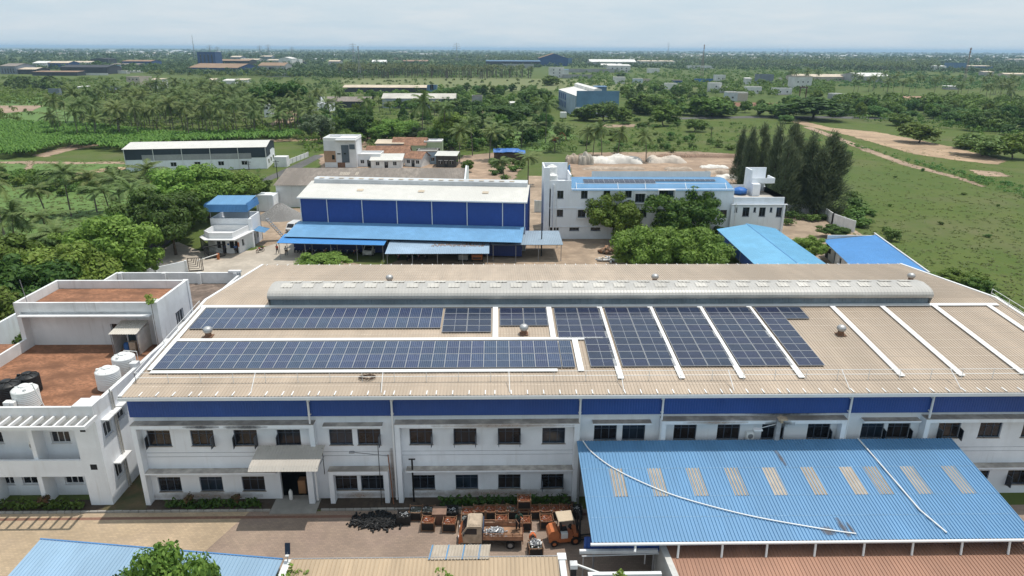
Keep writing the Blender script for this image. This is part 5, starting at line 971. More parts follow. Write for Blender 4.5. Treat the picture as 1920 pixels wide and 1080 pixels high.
heap('tarp_heap', 'low scattered cream sheeting in front of the big white heap', 1150, 317, 18, 4, .9, tarpc, 5); heap('tarp_heap', 'low dusty sheeting in the middle of the sandy yard', 1272, 318, 8, 4, .9, tarpc, 6); heap('tarp_heap', 'white sheet heap at the right of the sandy yard, rearmost of three', 1338, 314, 8, 3.5, 1.0, tarpw, 7); heap('tarp_heap', 'cream sheet heap at the right of the sandy yard, middle of three', 1348, 325, 7, 4.5, 1.5, tarpc, 8); heap('tarp_heap', 'cream sheet heap at the right of the sandy yard, nearest the roof tower', 1368, 334, 7, 4, 1.3, tarpw, 9)
heap('rubble_heap', 'long low bank of brown rubble at the back of the sandy yard', 1310, 294, 30, 4, 1.3, mat('brown_rubble', (.30, .20, .14), .95, var=.35, scale=3, bump=1), 10, 50)
# ------------------------------------------------------------------ buildings farther out, each where its foot meets the ground
def far(xl, xr, yb, yt, dep, rh, wm, rm, roof, name, label, cat='building', rz=0, win_=None, over=.4, fm=None, wr=None):
    c, w, h = place(xl, xr, yb, yt); H_ = Hut(name, label, cat, (c.x, c.y, 0), w, dep, h, rz, roof, rh, wm, rm, over, pitch=1.0)
    if win_: H_.win(*win_)
    if wr: H_.win(*wr, side='r')
    return H_.done()
wfar = mat('far_white', (.66, .66, .65), .85, var=.06); bfar = mat('far_blue', (.03, .075, .20), .6, var=.08); sfar = mat('far_slate', (.20, .23, .27), .8, var=.08); dfar = mat('far_dark_shed', (.05, .055, .065), .8, var=.15); brfar = mat('far_brown_roof', (.30, .20, .13), .85, var=.15); wroof = mat('far_white_roof', (.78, .76, .72), .6, var=.04); cyf = mat('far_steel_blue', (.10, .19, .32), .6, var=.06)
L = [
 (0, 33, 139, 124, 40, 3, sfar, greyroof, 'gable', 'sheet_factory', 'pale ribbed sheet factory at the far left edge of the photo', 'factory', 0, (1, 5, 1, 0, 1.2, 6)),
 (34, 70, 139, 130, 30, 2, dfar, tanfar, 'gable', 'low_shed', 'low tan roofed shed right of the pale ribbed factory', 'shed'),
 (62, 90, 130, 118, 30, 2.5, wfar, wroof, 'gable', 'white_factory', 'white factory front with small windows at the far left', 'factory', 0, (2, 4, 3, 4)),
 (90, 132, 130, 118, 30, 2.5, bfar, tanfar, 'gable', 'blue_factory', 'dark blue walled factory with cream roof at the far left', 'factory'),
 (132, 172, 126, 117, 30, 2, wfar, tanfar, 'gable', 'cream_shed', 'cream roofed shed between the blue factory and dark sheds', 'shed'),
 (112, 205, 139, 126, 36, 2.5, dfar, dfar, 'gable', 'dark_shed', 'long black walled shed in front of the far left factories', 'shed'),
 (58, 148, 142, 135, 18, 1, dfar, brfar, 'shed', 'brown_roof_shed', 'low shed with brown sloping roof at the foot of the dark sheds', 'shed'),
 (170, 206, 124, 111, 30, 2, dfar, dfar, 'gabley', 'dark_shed', 'black gabled shed standing behind the long black shed', 'shed'),
 (228, 286, 127, 115, 40, 2, bfar, brfar, 'gable', 'blue_factory', 'blue walled factory with brown roof beside a large round tree', 'factory'),
 (204, 262, 128, 121, 24, 1.5, dfar, greyroof, 'shed', 'grey_roof_shed', 'grey roofed dark shed in front of the blue factory', 'shed'),
 (204, 220, 136, 124, 14, .8, wfar, cyf, 'flat', 'white_house', 'white house with blue roof edge right of the black sheds', 'house', 0, (1, 2, 2, 3)),
 (218, 238, 138, 133, 10, .5, wfar, wroof, 'flat', 'white_house', 'low white block beside the blue edged white house', 'house'),
 (240, 264, 136, 133.5, 8, .4, wfar, wroof, 'shed', 'white_shed', 'low bright sheet roof near the pale compound wall', 'shed'),
 (238, 268, 171, 146, 14, .9, beigewall, beigewall, 'flat', 'apartment_block', 'beige three storey block with small windows before the palms', 'apartment block', R(-14), (3, 3, 1.8, 3.4, 1.1, 1.2)),
 (270, 297, 166, 150, 16, .8, wfar, tanfar, 'shed', 'tan_roof_house', 'white house with tan sheet roof right of the beige block', 'house', R(-8)),
 (92, 113, 181, 167, 3, .3, sfar, sfar, 'flat', 'grey_blue_hut', 'plain grey blue hut left of the round tree clump', 'hut'),
 (145, 161, 168, 163, 8, .5, wfar, wroof, 'shed', 'white_shed', 'small white roof peeping over the round tree clump', 'shed'),
 (197, 217, 174, 163, 9, .6, sfar, sfar, 'flat', 'grey_house', 'small grey blue house at the edge of the palm grove', 'house', 0, (1, 2, 1.5, 3)),
 (372, 407, 128, 98.5, 30, .8, bfar, bfar, 'flat', 'tower_building', 'tall dark blue tower block rising behind the blue gabled shed', 'tower', 0, (1, 4, 2, 0, 2, 20)),
 (347, 452, 138, 127, 60, 5, bfar, brfar, 'gable', 'blue_gable_shed', 'big dark blue shed with brown roof below the tower block', 'shed', R(-10)),
 (402, 470, 126, 114, 40, 2.5, dfar, brfar, 'gable', 'brown_roof_shed', 'dark walled shed with brown roof right of the blue tower', 'shed'),
 (432, 452, 114, 107, 40, 3, sfar, tanfar, 'gable', 'tan_gable_shed', 'small tan gabled shed behind the brown roofed shed', 'shed'),
 (448, 486, 120, 112, 40, 2, greyclad, tanfar, 'gable', 'tan_roof_shed', 'tan roofed shed in the row right of the tower', 'shed'),
 (484, 535, 134, 123, 40, 4, greyclad, brfar, 'gable', 'grey_gable_shed', 'grey gabled shed with brown roof and a dark doorway', 'shed', 0, (1, 1, 0, 0, 8, 6)),
 (488, 510, 113, 106, 40, 2.5, sfar, tanfar, 'gable', 'tan_gable_shed', 'tan gabled shed standing left of the bright white hall', 'shed'),
 (500, 523, 120, 113, 40, 2, greyclad, tanfar, 'gable', 'tan_roof_shed', 'tan roofed shed touching the bright white hall', 'shed'),
 (523, 548, 123, 110, 40, 3, wfar, wroof, 'gabley', 'white_hall', 'bright white gabled hall in the far row of sheds', 'hall'),
 (546, 562, 122, 112, 26, 1, wfar, wroof, 'flat', 'white_house', 'white block with openings right of the bright white hall', 'house', 0, (1, 3, 2, 3, 2, 3)),
 (560, 574, 120, 115, 16, 1, dfar, greyroof, 'shed', 'grey_shed', 'small grey shed right of the white block', 'shed'),
 (580, 604, 113, 110, 20, .8, wfar, wroof, 'shed', 'white_shed', 'thin bright roof by the far green field', 'shed'),
 (616, 637, 124, 115, 30, 2, greyclad, tanfar, 'gable', 'tan_roof_shed', 'tan roofed grey shed left of the far palm row', 'shed'),
 (632, 668, 108, 105, 30, 1, wfar, wroof, 'shed', 'white_shed', 'long thin white roof beneath the twin lattice towers', 'shed'),
 (578, 598, 209, 184, 9, .9, white, whitecl, 'flat', 'white_house', 'bright white stepped house right of the palm grove', 'house', R(-12), (2, 2, 1.2, 3)),
 (597, 618, 209, 197, 8, .7, white, whitecl, 'flat', 'white_house', 'lower white block joined to the stepped white house', 'house', R(-12), (1, 2, 1, 3)),
 (612, 642, 198, 187, 10, 1.6, beigewall, greyroof, 'gable', 'tiled_house', 'weathered gabled house behind the stepped white house', 'house'),
 (496, 508, 220, 199, 8, .5, white, whitecl, 'flat', 'white_house', 'narrow white house half hidden by the palm grove', 'house', 0, (2, 1, 1, 3)),
 (390, 405, 165, 150, 12, 1.2, beigewall, tanfar, 'gable', 'tan_roof_house', 'tan roofed house behind the palm grove', 'house'),
 (418, 440, 158, 151, 12, 1, wfar, wroof, 'shed', 'white_shed', 'white roof seen over the palm crowns', 'shed'),
 (442, 464, 156, 150, 12, 1, wfar, tanfar, 'shed', 'tan_roof_shed', 'pale tan roof seen over the palm crowns', 'shed'),
 (643, 800, 173, 164, 15, 1.6, dfar, tanfar, 'gable', 'long_shed', 'very long tan roofed shed broken by tree crowns', 'shed'),
 (801, 819, 176, 161.5, 9, .6, cyf, cyf, 'flat', 'blue_tower', 'small bright blue tower block at the end of the long shed', 'tower', 0, (1, 1, 3, 0, 2.6, 4)),
 (717, 854, 203, 184.5, 16, 2.4, mat('blue_grey_wall', (.42, .46, .52), .8, var=.05), mat('cream_grey_roof', (.56, .53, .47), .7, var=.06), 'gable', 'cream_roof_shed', 'cream roofed shed with blue grey wall behind the palms', 'shed', 0, (1, 8, 3.2, 0, 2.4, .8)),
 (632, 694, 202, 190, 15, 2.2, dfar, greyroof, 'gable', 'grey_roof_shed', 'weathered grey roofed shed left of the cream roofed one', 'shed'),
 (885, 904, 198, 181, 8, .5, greyclad, concrete, 'flat', 'concrete_block', 'plain concrete block right of the cream roofed shed', 'building'),
 (928, 965, 199, 193, 7, .4, wfar, wroof, 'shed', 'white_shed', 'low white roofed shed among the middle trees', 'shed'),
 (697, 724, 120, 116, 25, 4, wfar, wroof, 'gable', 'white_barn', 'white barn roof behind the far palm row', 'barn'),
 (755, 802, 119, 115, 30, 3, dfar, brfar, 'gable', 'brown_barn', 'wide brown barn roof behind the far palm row', 'barn'),
 (739, 752, 112, 109, 12, 1, brfar, brfar, 'shed', 'brown_shed', 'tiny reddish roof behind the far palm row', 'shed'),
 (1012, 1064, 124, 109, 60, 9, mat('navy_far', (.02, .07, .20), .6, var=.06), brfar, 'gabley', 'navy_gable_hall', 'navy blue gabled hall on the skyline', 'hall'),
 (1064, 1072, 122, 110, 20, 1, cyf, cyf, 'flat', 'blue_annex', 'blue annex on the right of the navy hall', 'annex'),
 (912, 1012, 126, 115, 30, 1.5, dfar, cyf, 'shed', 'long_blue_canopy', 'long steel blue canopy left of the navy hall', 'canopy'),
 (944, 1000, 128, 121, 10, .8, greyclad, greyclad, 'flat', 'grey_store', 'grey store block under the long blue canopy', 'store'),
 (1108, 1190, 123, 116, 50, 5, greyclad, wroof, 'gable', 'white_roof_hall', 'long white roofed hall on the right of the navy hall', 'hall'),
 (1128, 1165, 127, 122, 20, 2.5, wfar, wroof, 'gable', 'white_shed', 'white gabled shed in front of the long white hall', 'shed'),
 (1141, 1181, 136, 123, 20, 1.5, wfar, wroof, 'shed', 'white_works', 'white works building with two rows of dark windows', 'works', 0, (2, 4, 1.6, 3.6, 1.8, 1.8), .4),
 (1200, 1262, 121, 115, 30, 2, wfar, tanfar, 'shed', 'tan_roof_shed', 'long tan roofed shed far right of the white hall', 'shed'),
 (1030, 1057, 146, 128, 14, .9, wfar, wfar, 'flat', 'white_house', 'white three storey house with small dark windows', 'house', 0, (3, 2, 1.5, 3.6, 1.3, 1.4)),
 (1055, 1066, 140, 131, 12, .6, wfar, cyf, 'shed', 'white_house', 'white upper block with blue awning beside the tall white house', 'house'),
 (1056, 1110, 147, 141, 10, .5, greyclad, concrete, 'flat', 'concrete_block', 'low unfinished concrete block right of the tall white house', 'building'),
 (1216, 1236, 137, 129, 12, .6, wfar, wroof, 'flat', 'white_house', 'twin white block standing alone before the dark trees', 'house'),
 (1152, 1172, 157, 145.5, 11, .6, wfar, wroof, 'flat', 'white_house', 'white cube house with one window, left of its row', 'house', 0, (1, 1, 1.5, 3)),
 (1188, 1205, 156, 148, 9, .5, mat('pale_blue_far', (.50, .58, .66), .8), wroof, 'flat', 'white_house', 'pale bluish house in the middle of its row', 'house', 0, (1, 2, 1.3, 3)),
 (1205, 1219, 156, 149, 9, .5, beigewall, beigewall, 'flat', 'beige_house', 'beige house at the right end of the small row', 'house', 0, (1, 2, 1.3, 3)),
 (1249, 1269, 167.5, 157.5, 9, .6, wfar, wroof, 'flat', 'white_house', 'white house in front of the blue cabin', 'house'),
 (1263, 1279, 158.5, 151, 9, .5, bfar, beigewall, 'flat', 'blue_cabin', 'bright blue cabin behind a white house', 'cabin'),
 (1306, 1345, 157, 149, 10, .5, mat('vivid_blue_far', (.04, .18, .50), .7), cyf, 'flat', 'blue_house', 'vivid blue low house left of a white two storey house', 'house'),
 (1342, 1359, 158, 142, 10, .7, wfar, wfar, 'flat', 'white_house', 'white two storey house beside the vivid blue one', 'house', 0, (2, 2, 1.5, 3.6)),
 (1332, 1352, 173, 157, 10, .8, wfar, wroof, 'flat', 'white_house', 'white two storey house with a reddish stripe', 'house', 0, (1, 1, 4, 3)),
 (1352, 1370, 174, 165, 9, .5, wfar, wroof, 'flat', 'white_house', 'low white house right of the striped one', 'house'),
 (1364, 1382, 190, 174, 9, .6, mat('pale_blue_wall2', (.50, .55, .60), .8), wroof, 'flat', 'white_house', 'pale blue house above the red ploughed field', 'house', 0, (1, 1, 2, 3)),
 (1382, 1401, 190, 175, 9, .6, beigewall, wroof, 'flat', 'beige_house', 'pale beige house above the red ploughed field', 'house'),
 (1402, 1427, 176, 164, 10, .6, wfar, wroof, 'flat', 'white_house', 'long low white house with two windows behind trees', 'house', 0, (1, 2, 1.5, 3)),
 (1454, 1484, 177, 167, 10, .6, wfar, wfar, 'flat', 'white_house', 'long low white house by the far lane with two windows', 'house', 0, (1, 2, 1.5, 3)),
 (1423, 1449, 157, 141, 14, .8, sfar, sfar, 'flat', 'grey_house', 'slate grey two storey house by the far lane', 'house'),
 (1398, 1408, 158, 147, 8, .5, wfar, wroof, 'shed', 'white_shed', 'white shed wall left of the slate grey house', 'shed'),
 (1488, 1520, 166, 145, 14, 1, wfar, beigewall, 'flat', 'white_office', 'white two storey office with dark windows by palms', 'office', 0, (2, 3, 1.5, 3.8)),
 (1492, 1612, 152, 144, 26, 2.6, beigewall, tanfar, 'gable', 'long_tan_shed', 'very long tan roofed shed in front of the palm belt', 'shed'),
 (1612, 1668, 155, 143, 46, 3, greyclad, wroof, 'gable', 'white_roof_hall', 'large white roofed hall with grey wall behind palms', 'hall'),
 (1755, 1772, 132, 124, 16, 1, wfar, wroof, 'shed', 'white_house', 'small white house on the edge of the far green field', 'house'),
 (1785, 1809, 132, 119, 24, 1, cyf, cyf, 'flat', 'blue_block', 'dark steel blue block in the far green field', 'building'),
 (1809, 1857, 131, 124, 24, 1, cyf, tanfar, 'shed', 'blue_shed', 'long steel blue shed right of the dark blue block', 'shed'),
 (1845, 1862, 142, 135, 12, 1, greyclad, tanfar, 'shed', 'tan_roof_house', 'small tan roofed house near the right edge', 'house'),
 (1884, 1920, 145, 139, 14, 1.4, beigewall, tanfar, 'gable', 'tan_roof_house', 'tan roofed house cut by the right edge', 'house'),
 (1699, 1737, 193, 186, 9, 1.6, beigewall, mat('pink_tile', (.44, .27, .20), .9, var=.1), 'gable', 'tiled_house', 'long house with pinkish tile roof behind dark trees', 'house'),
 (1683, 1698, 194, 188, 8, .5, wfar, cyf, 'shed', 'white_house', 'small pale house beside the pink tiled one', 'house'),
 (1776, 1796, 168, 162, 8, .4, greyclad, wroof, 'shed', 'white_shed', 'white sheet roof among the right hand palms', 'shed'),
 (1780, 1808, 226, 220, 7, .5, mat('pale_green_wall', (.42, .48, .42), .85), concrete, 'flat', 'pale_green_hut', 'pale green hut half hidden by bushes at the field edge', 'hut'),
 (1292, 1336, 130, 124, 14, .7, wfar, wfar, 'flat', 'white_row', 'long white low block below the lattice mast', 'building', 0, (1, 7, 2, 3)),
 (1563, 1582, 186, 177, 10, .5, greyclad, wroof, 'flat', 'grey_house', 'grey house wall beside the right hand trees', 'house'),
]
for a in L: far(*a)
def bar(xl, xr, yb, yt, m, label):
    c, w, h = place(xl, xr, yb, yt); b = MB(); b.wall(-w/2, 0, 1, 0, w, 0, h, .3); o = b.obj('boundary_wall', m, label=label, cat='wall', loc=(0, 0, 0)); o.location = (c.x, c.y, 0)
bar(1062, 1160, 136, 129, greyclad, 'long grey compound wall below the navy hall'); bar(500, 548, 144, 137, greyclad, 'grey compound wall below the grey gabled shed'); bar(240, 322, 131, 127, wfar, 'white compound wall right of the black sheds'); bar(126, 205, 141, 137, wfar, 'white compound wall under the black sheds')
# blue and white warehouse on the middle right
MW = thing('blue_white_warehouse', 'blue and white warehouse with white roof, ridge vent and blue front wall', 'warehouse', (52, 372, 0))
a, b = Vector((41.0, 369, 0)), Vector((64, 372, 0)); s = MB()
s.box(41.6, 64, 369, 369.3, 0, 13.2); s.obj('front_wall', mat('steel_blue_front', (.13, .25, .38), .6, var=.04), MW); s = MB(); s.box(41.3, 64.2, 368.7, 368.99, 0, 5); s.obj('base_wall', white2, MW)
s = MB(); s.wall(37.5, 430, .064, -.998, 60, 0, 10.5, .3); s.obj('side_wall', mat('pale_blue_side', (.33, .42, .52), .7, var=.05), MW)
s = MB()
for y in (427, 420, 413, 405):
    for z in (2.0, 6.2): x = 37.5+(430-y)*.064; s.box(x-.15, x+.05, y-2.4, y+1.6, z, z+3.3)
s.obj('blue_panel', blueclad, MW)
s = MB(); s.sheet((41.3, 369.3, 10.6), (-3.9, 61, 0), (11.5, 0, 2.2), 1, .05); s.sheet((64.2, 369.3, 10.6), (-3.9, 61, 0), (-11.5, 0, 2.2), 1, .05); s.obj('roof', wroof, MW)
s = MB(); s.add([(x+dx_, y, z) for y, x in ((369.4, 52.8), (430, 48.9)) for dx_, z in ((-2, 12.3), (-2, 14), (0, 14.6), (2, 14), (2, 12.3))], [(0, 1, 6, 5), (1, 2, 7, 6), (2, 3, 8, 7), (3, 4, 9, 8), (0, 4, 3, 2, 1)]); s.obj('ridge_vent', wroof, MW)
bwall('boundary_wall', 'white wall on the lane side of the blue and white warehouse', [(41.5, 415), (44.5, 352)], 3.0)
far(1115, 1137, 176, 163, 10, .5, cyf, cyf, 'shed', 'blue_store', 'small blue roofed store behind the blue and white warehouse', 'store')
# ------------------------------------------------------------------ lattice towers and poles
def tower(px, yb, yt, wb, label, arms=0, m=None, cat='lattice tower', wt=.3, thick=.1):
    c = G(px, yb); H_ = V(px, yt, c.y).z; s = MB(); n = max(5, int(H_/5)); W = lambda t: (wb+(wt-wb)*min(1, t*1.15))/2
    for i in range(n):
        t0, t1 = i/n, (i+1)/n; a, b = W(t0), W(t1); z0, z1 = t0*H_, t1*H_
        for sx_, sy_ in ((1, 1), (1, -1), (-1, -1), (-1, 1)):
            s.tube((sx_*a, sy_*a, z0), (sx_*b, sy_*b, z1), thick, n=4, cap=False); s.tube((sx_*a, sy_*a, z0), (-sy_*b, sx_*b, z1), thick*.6, n=3, cap=False); s.tube((sx_*a, sy_*a, z0), (-sy_*a, sx_*a, z0), thick*.6, n=3, cap=False)
    t = thing('lattice_tower', label, cat); s.obj('lattice', m or steel, t)
    for k in range(arms):
        z = H_*(.72+.10*k); s = MB(); L_ = wb*(1.5-.2*k); s.tube((-L_, 0, z), (L_, 0, z), thick, n=4); s.tube((-L_, 0, z), (0, 0, z+H_*.05), thick*.7, n=3); s.tube((L_, 0, z), (0, 0, z+H_*.05), thick*.7, n=3); s.obj('cross_arm', m or steel, t)
    if arms == 0:
        s = MB()
        for z in (.86, .93): 
            for k in range(3): a = k*2.1; s.box(.5*math.cos(a)-.2, .5*math.cos(a)+.2, .5*math.sin(a)-.2, .5*math.sin(a)+.2, H_*z, H_*z+2)
        s.obj('antenna', m or steel, t)
    t.location = (c.x, c.y, 0)
redw = mat('red_white_mast', (.40, .30, .28), .6, var=.2)
tower(675, 148, 86, 3.4, 'telecom lattice tower beside the far palm row', thick=.16); tower(1315, 147, 83, 4.2, 'pale lattice mast above the vivid blue house', m=redw, thick=.14); tower(1805, 165, 89, 2.4, 'slim lattice mast rising from the right hand palms', m=redw, thick=.10)
for px, yb, yt, l in ((664, 120, 81, 'tall transmission pylon left of the telecom tower'), (857, 118, 80, 'transmission pylon over the far palm plantation'), (396, 112, 84, 'transmission pylon right behind the dark blue tower block'), (410, 112, 87, 'shorter transmission pylon beside the dark blue tower block'), (489, 111, 85, 'left pylon of the pair above the tan sheds'), (505, 111, 83, 'right pylon of the pair above the tan sheds'), (549, 109, 87, 'lone pylon above the bright white hall'), (1252, 106, 79, 'thin tower on the horizon right of the navy hall'), (1466, 106, 92, 'left one of two far pylons on the right horizon'), (1475, 106, 92, 'right one of two far pylons on the right horizon')):
    tower(px, yb, yt, 7, l, 3, thick=.28, cat='pylon')
tower(366, 112, 66, 3, 'very thin mast left of the dark blue tower block', 0, thick=.2, cat='mast')
def pole(px, yb, yt, label, arm=True):
    c = G(px, yb); h_ = V(px, yt, c.y).z; t = thing('utility_pole', label, 'utility pole'); s = MB(); s.tube((0, 0, 0), (0, 0, h_), .12, .09, 6); s.obj('pole', concrete if False else darkst, t)
    if arm: s = MB(); s.box(-.8, .8, -.05, .05, h_-.5, h_-.38); s.box(-.5, .5, -.05, .05, h_-1.1, h_-1.0); s.obj('cross_arm', darkst, t); s = MB(); [s.tube((x, 0, h_-.38), (x, 0, h_-.2), .05, n=5) for x in (-.7, 0, .7)]; s.obj('insulator', plastw, t)
    t.location = (c.x, c.y, 0)
pole(521, 338, 300, 'utility pole beside the lane below the charcoal warehouse'); pole(1332, 269, 238, 'utility pole in the meadow left of the dark casuarinas'); pole(467, 318, 301, 'short utility pole in front of the charcoal warehouse'); pole(1015, 480, 418, 'thin grey lamp pole beside the grey blue carport', False); pole(32, 178, 164, 'concrete pole in the far left field')
gm = MB(); c = G(1504, 186); gm.box(-2.6, -2.0, -.3, .3, 0, 8); gm.box(2.0, 2.6, -.3, .3, 0, 8); gm.box(-3, 3, -.35, .35, 8, 8.8); gm.obj('gate_frame', mat('rust_brown', (.14, .08, .06), .9), label='brown rectangular gate frame standing among the right hand trees', cat='gate').location = (c.x, c.y, 0)
# ------------------------------------------------------------------ faint town and roofs towards the horizon, nobody could count
rr = random.Random(12); s = MB()
for k in range(420):
    py = rr.choice((rr.uniform(98.5, 112), rr.uniform(99, 106))); px = rr.choice((rr.uniform(-60, 360), rr.uniform(-60, 1980))) if rr.random() < .55 else rr.uniform(1150, 1980)
    c = G(px, py+(px-960)*.0052); L_ = rr.choice((8, 12, 20)) if rr.random() < .75 else rr.uniform(40, 90); h_ = rr.uniform(4, 9); d_ = rr.uniform(10, 40); b = [(c.x-L_/2, c.y), (c.x+L_/2, c.y), (c.x+L_/2, c.y+d_), (c.x-L_/2, c.y+d_)]
    s.add([(x, y, z) for z in (0, h_) for x, y in b]+[(c.x-L_/2, c.y+d_/2, h_+2), (c.x+L_/2, c.y+d_/2, h_+2)], [(0, 1, 5, 4), (1, 2, 6, 9, 5), (3, 0, 4, 8, 7), (4, 5, 9, 8), (6, 7, 8, 9)], k % 3)
s.obj('distant_town', [wfar, wroof, beigewall], kind='stuff')
# ------------------------------------------------------------------ vegetation
def qmesh(name, verts, mats, tint=None, mi=None, parent=None):
    """verts (n,4,3): one quad each"""
    n = len(verts); me = bpy.data.meshes.new(name); me.vertices.add(n*4); me.vertices.foreach_set('co', np.asarray(verts, np.float32).ravel())
    me.loops.add(n*4); me.loops.foreach_set('vertex_index', np.arange(n*4, dtype=np.int32)); me.polygons.add(n); me.polygons.foreach_set('loop_start', np.arange(0, n*4, 4, dtype=np.int32)); me.polygons.foreach_set('loop_total', np.full(n, 4, np.int32))
    for m in (mats if isinstance(mats, (list, tuple)) else [mats]): me.materials.append(m)
    if mi is not None: me.polygons.foreach_set('material_index', np.asarray(mi, np.int32))
    me.update(calc_edges=True)
    if tint is not None: at = me.attributes.new('tint', 'FLOAT', 'FACE'); at.data.foreach_set('value', np.asarray(tint, np.float32))
    o = bpy.data.objects.new(name, me); COL.objects.link(o)
    if parent is not None: o.parent = parent
    return o
def nrm(a): return a/np.maximum(np.linalg.norm(a, axis=-1, keepdims=True), 1e-9)
def leaves(rng, cen, rad, n, size, up=.35, rnd=.7, aspect=.55, shell=.55):
    """n leaf faces scattered over clumps cen (k,3) with radii rad (k,3)"""
    k = len(cen); i = rng.integers(0, k, n); d = nrm(rng.normal(size=(n, 3))); r = shell+(1-shell)*rng.random((n, 1)); p = cen[i]+d*rad[i]*r
    nv = nrm(d+rng.normal(size=(n, 3))*rnd*.6+np.array([0, 0, up])); a = nrm(np.cross(nv, rng.normal(size=(n, 3)))); b = np.cross(nv, a); s = size*(.6+.8*rng.random((n, 1)))
    return np.stack([p-a*s, p-b*s*aspect+a*s*.1, p+a*s, p+b*s*aspect+a*s*.1], 1)
def crown_clumps(rng, w, z0, z1, k, cr, lobes=4):
    """clump centres on the shells of a few overlapping lobes that together fill w x (z0..z1)"""
    h = z1-z0; L = []
    for j in range(lobes):
        a = j*2.4+rng.random()*.8; rr_ = .24*w*(0 if j == 0 else 1)*(.7+.5*rng.random()); s = (.36 if j else .40)*(.85+.3*rng.random()); L.append((math.cos(a)*rr_, math.sin(a)*rr_, z0+h*(.56 if j == 0 else rng.uniform(.36, .56)), w*s, h*(.44 if j == 0 else rng.uniform(.34, .42))))
    C = []
    while len(C) < k:
        x, y, z, rx, rz = L[rng.integers(0, lobes)]; d = nrm(rng.normal(size=3)); r = .55+.45*rng.random()**.5; p = np.array([x+d[0]*(rx-cr*.5)*r, y+d[1]*(rx-cr*.5)*r, z+d[2]*(rz-cr*.4)*r])
        if z0+cr*.3 < p[2] < z1-cr*.3: C.append(p)
    return np.array(C), cr*(.6+.75*rng.random((k, 1)))*np.array([1, 1, .75])
def make_tree(name, seed, w, H_, cb, k, cr, n, size, leafm, barkm, cat='tree', limbs=6, lobes=4, **kw):
    """cb: height where the crown starts"""
    rng = np.random.default_rng(seed); t = thing(name, '', cat); c, rad = crown_clumps(rng, w, cb, H_, k, cr, lobes); trunk_h = cb+.12*H_
    q = leaves(rng, c, rad, n, size, **kw); tint = np.clip(rng.random(n)*.9-.25, 0, .6); qmesh('crown', q, leafm, tint, parent=t)
    b = MB(); tr = max(.05, H_*.022); lean = rng.normal(size=2)*.03*H_; top = (lean[0], lean[1], trunk_h); b.path([(0, 0, -.1), (lean[0]*.3, lean[1]*.3, trunk_h*.5), top], tr*1.2, 7, r2=tr*.75)
    for i in rng.permutation(k)[:limbs]:
        e = c[i]; m_ = (np.array(top)+e)/2+np.array([0, 0, .04*H_])+rng.normal(size=3)*.02*H_; b.path([top, tuple(m_), tuple(e)], tr*.6, 5, r2=tr*.2)
    b.obj('trunk', barkm, t); return t
def make_palm(seed, H_, nf=20, L=3.6, lean=.8):
    rng = np.random.default_rng(seed); t = thing('coconut_palm', '', 'palm tree'); b = MB(); a0 = rng.random()*6.28; ln = lean*rng.random(); P = [(math.cos(a0)*ln*(i/6)**2, math.sin(a0)*ln*(i/6)**2, H_*i/6-.1) for i in range(7)]; b.path(P, .17, 6, r2=.10); b.obj('trunk', palmbark, t)
    top = np.array(P[-1]); Q = []; tn = []
    for f in range(nf):
        az = f*2.399+rng.normal()*.2; el = 1.25-1.95*(f/nf)**1.1+rng.normal()*.15; Lf = L*(.8+.3*rng.random()); h = np.array([math.cos(az), math.sin(az), 0]); pts = [top]; ang = el; ns = 9
        for i in range(ns): pts.append(pts[-1]+(h*math.cos(ang)+np.array([0, 0, math.sin(ang)]))*Lf/ns); ang -= .07+.20*i/ns
        side = np.cross(h, [0, 0, 1]); dry = f > nf*.86 and rng.random() < .6
        for i in range(1, ns):
            p = pts[i]; d = nrm(pts[i+1]-pts[i]) if i+1 < len(pts) else h; wl = Lf*.23*math.sin(math.pi*min(1, (i+.6)/(ns+.6)))**.7
            for sg in (1, -1):
                for jj in (0, .33, .67):
                    p2 = p+d*Lf/ns*jj; tip = p2+side*sg*wl*.75+d*wl*.75+np.array([0, 0, -wl*(.25+.5*rng.random())]); bw = d*Lf/ns*.21; Q.append([p2-bw, p2+bw, tip+bw*.25, tip-bw*.25]); tn.append(.9 if dry else max(0, rng.random()*.5-.1))
        for i in range(ns): v = side*.05; Q.append([pts[i]-v, pts[i]+v, pts[i+1]+v*.6, pts[i+1]-v*.6]); tn.append(.5)
    qmesh('fronds', np.array(Q), [palmleaf], tn, parent=t)
    n = MB(); [n.ico(tuple(top+np.array([math.cos(k)*.25, math.sin(k)*.25, -.25])), .16, k, .05) for k in range(5)]; n.obj('coconuts', mat_nut, t); return t
neem = leafmat('neem_leaf', (.20, .30, .055), (.12, .205, .036), .2, .35); darkl = leafmat('dark_leaf', (.072, .128, .022), (.042, .088, .016), .25, .28); midl = leafmat('mid_leaf', (.115, .18, .028), (.068, .125, .02), .28, .3); bushl = leafmat('bush_leaf', (.12, .20, .046), (.075, .145, .034), .25, .32); greyl = leafmat('grey_leaf', (.15, .185, .10), (.10, .14, .07), .15, .3)
palmleaf = leafmat('palm_leaf', (.15, .195, .06), (.07, .115, .03), .22, .22); mat_nut = mat('coconut', (.10, .11, .03), .6); casl = leafmat('casuarina_needle', (.15, .18, .095), (.09, .12, .065), .18, .35); banl = leafmat('banana_leaf', (.155, .27, .045), (.10, .195, .03), .2, .3, scale=.15); grl = leafmat('grass_blade', (.11, .15, .038), (.13, .14, .05), .0, .4, scale=.06); farl = leafmat('far_foliage', (.062, .105, .028), (.034, .066, .02), 0, .18, scale=.012)
PA = [make_palm(20+i, 10+i*.9, 19+i % 3*2, 4.6+.3*(i % 3), 1.6) for i in range(5)]; PH = [10+i*.9 for i in range(5)]
NEAR = [make_tree('neem_tree', 31, 8, 8, .7, 80, 1.0, 16000, .19, neem, bark, lobes=6), make_tree('neem_tree', 32, 8, 8, .6, 76, 1.05, 16000, .19, neem, bark, lobes=5)]
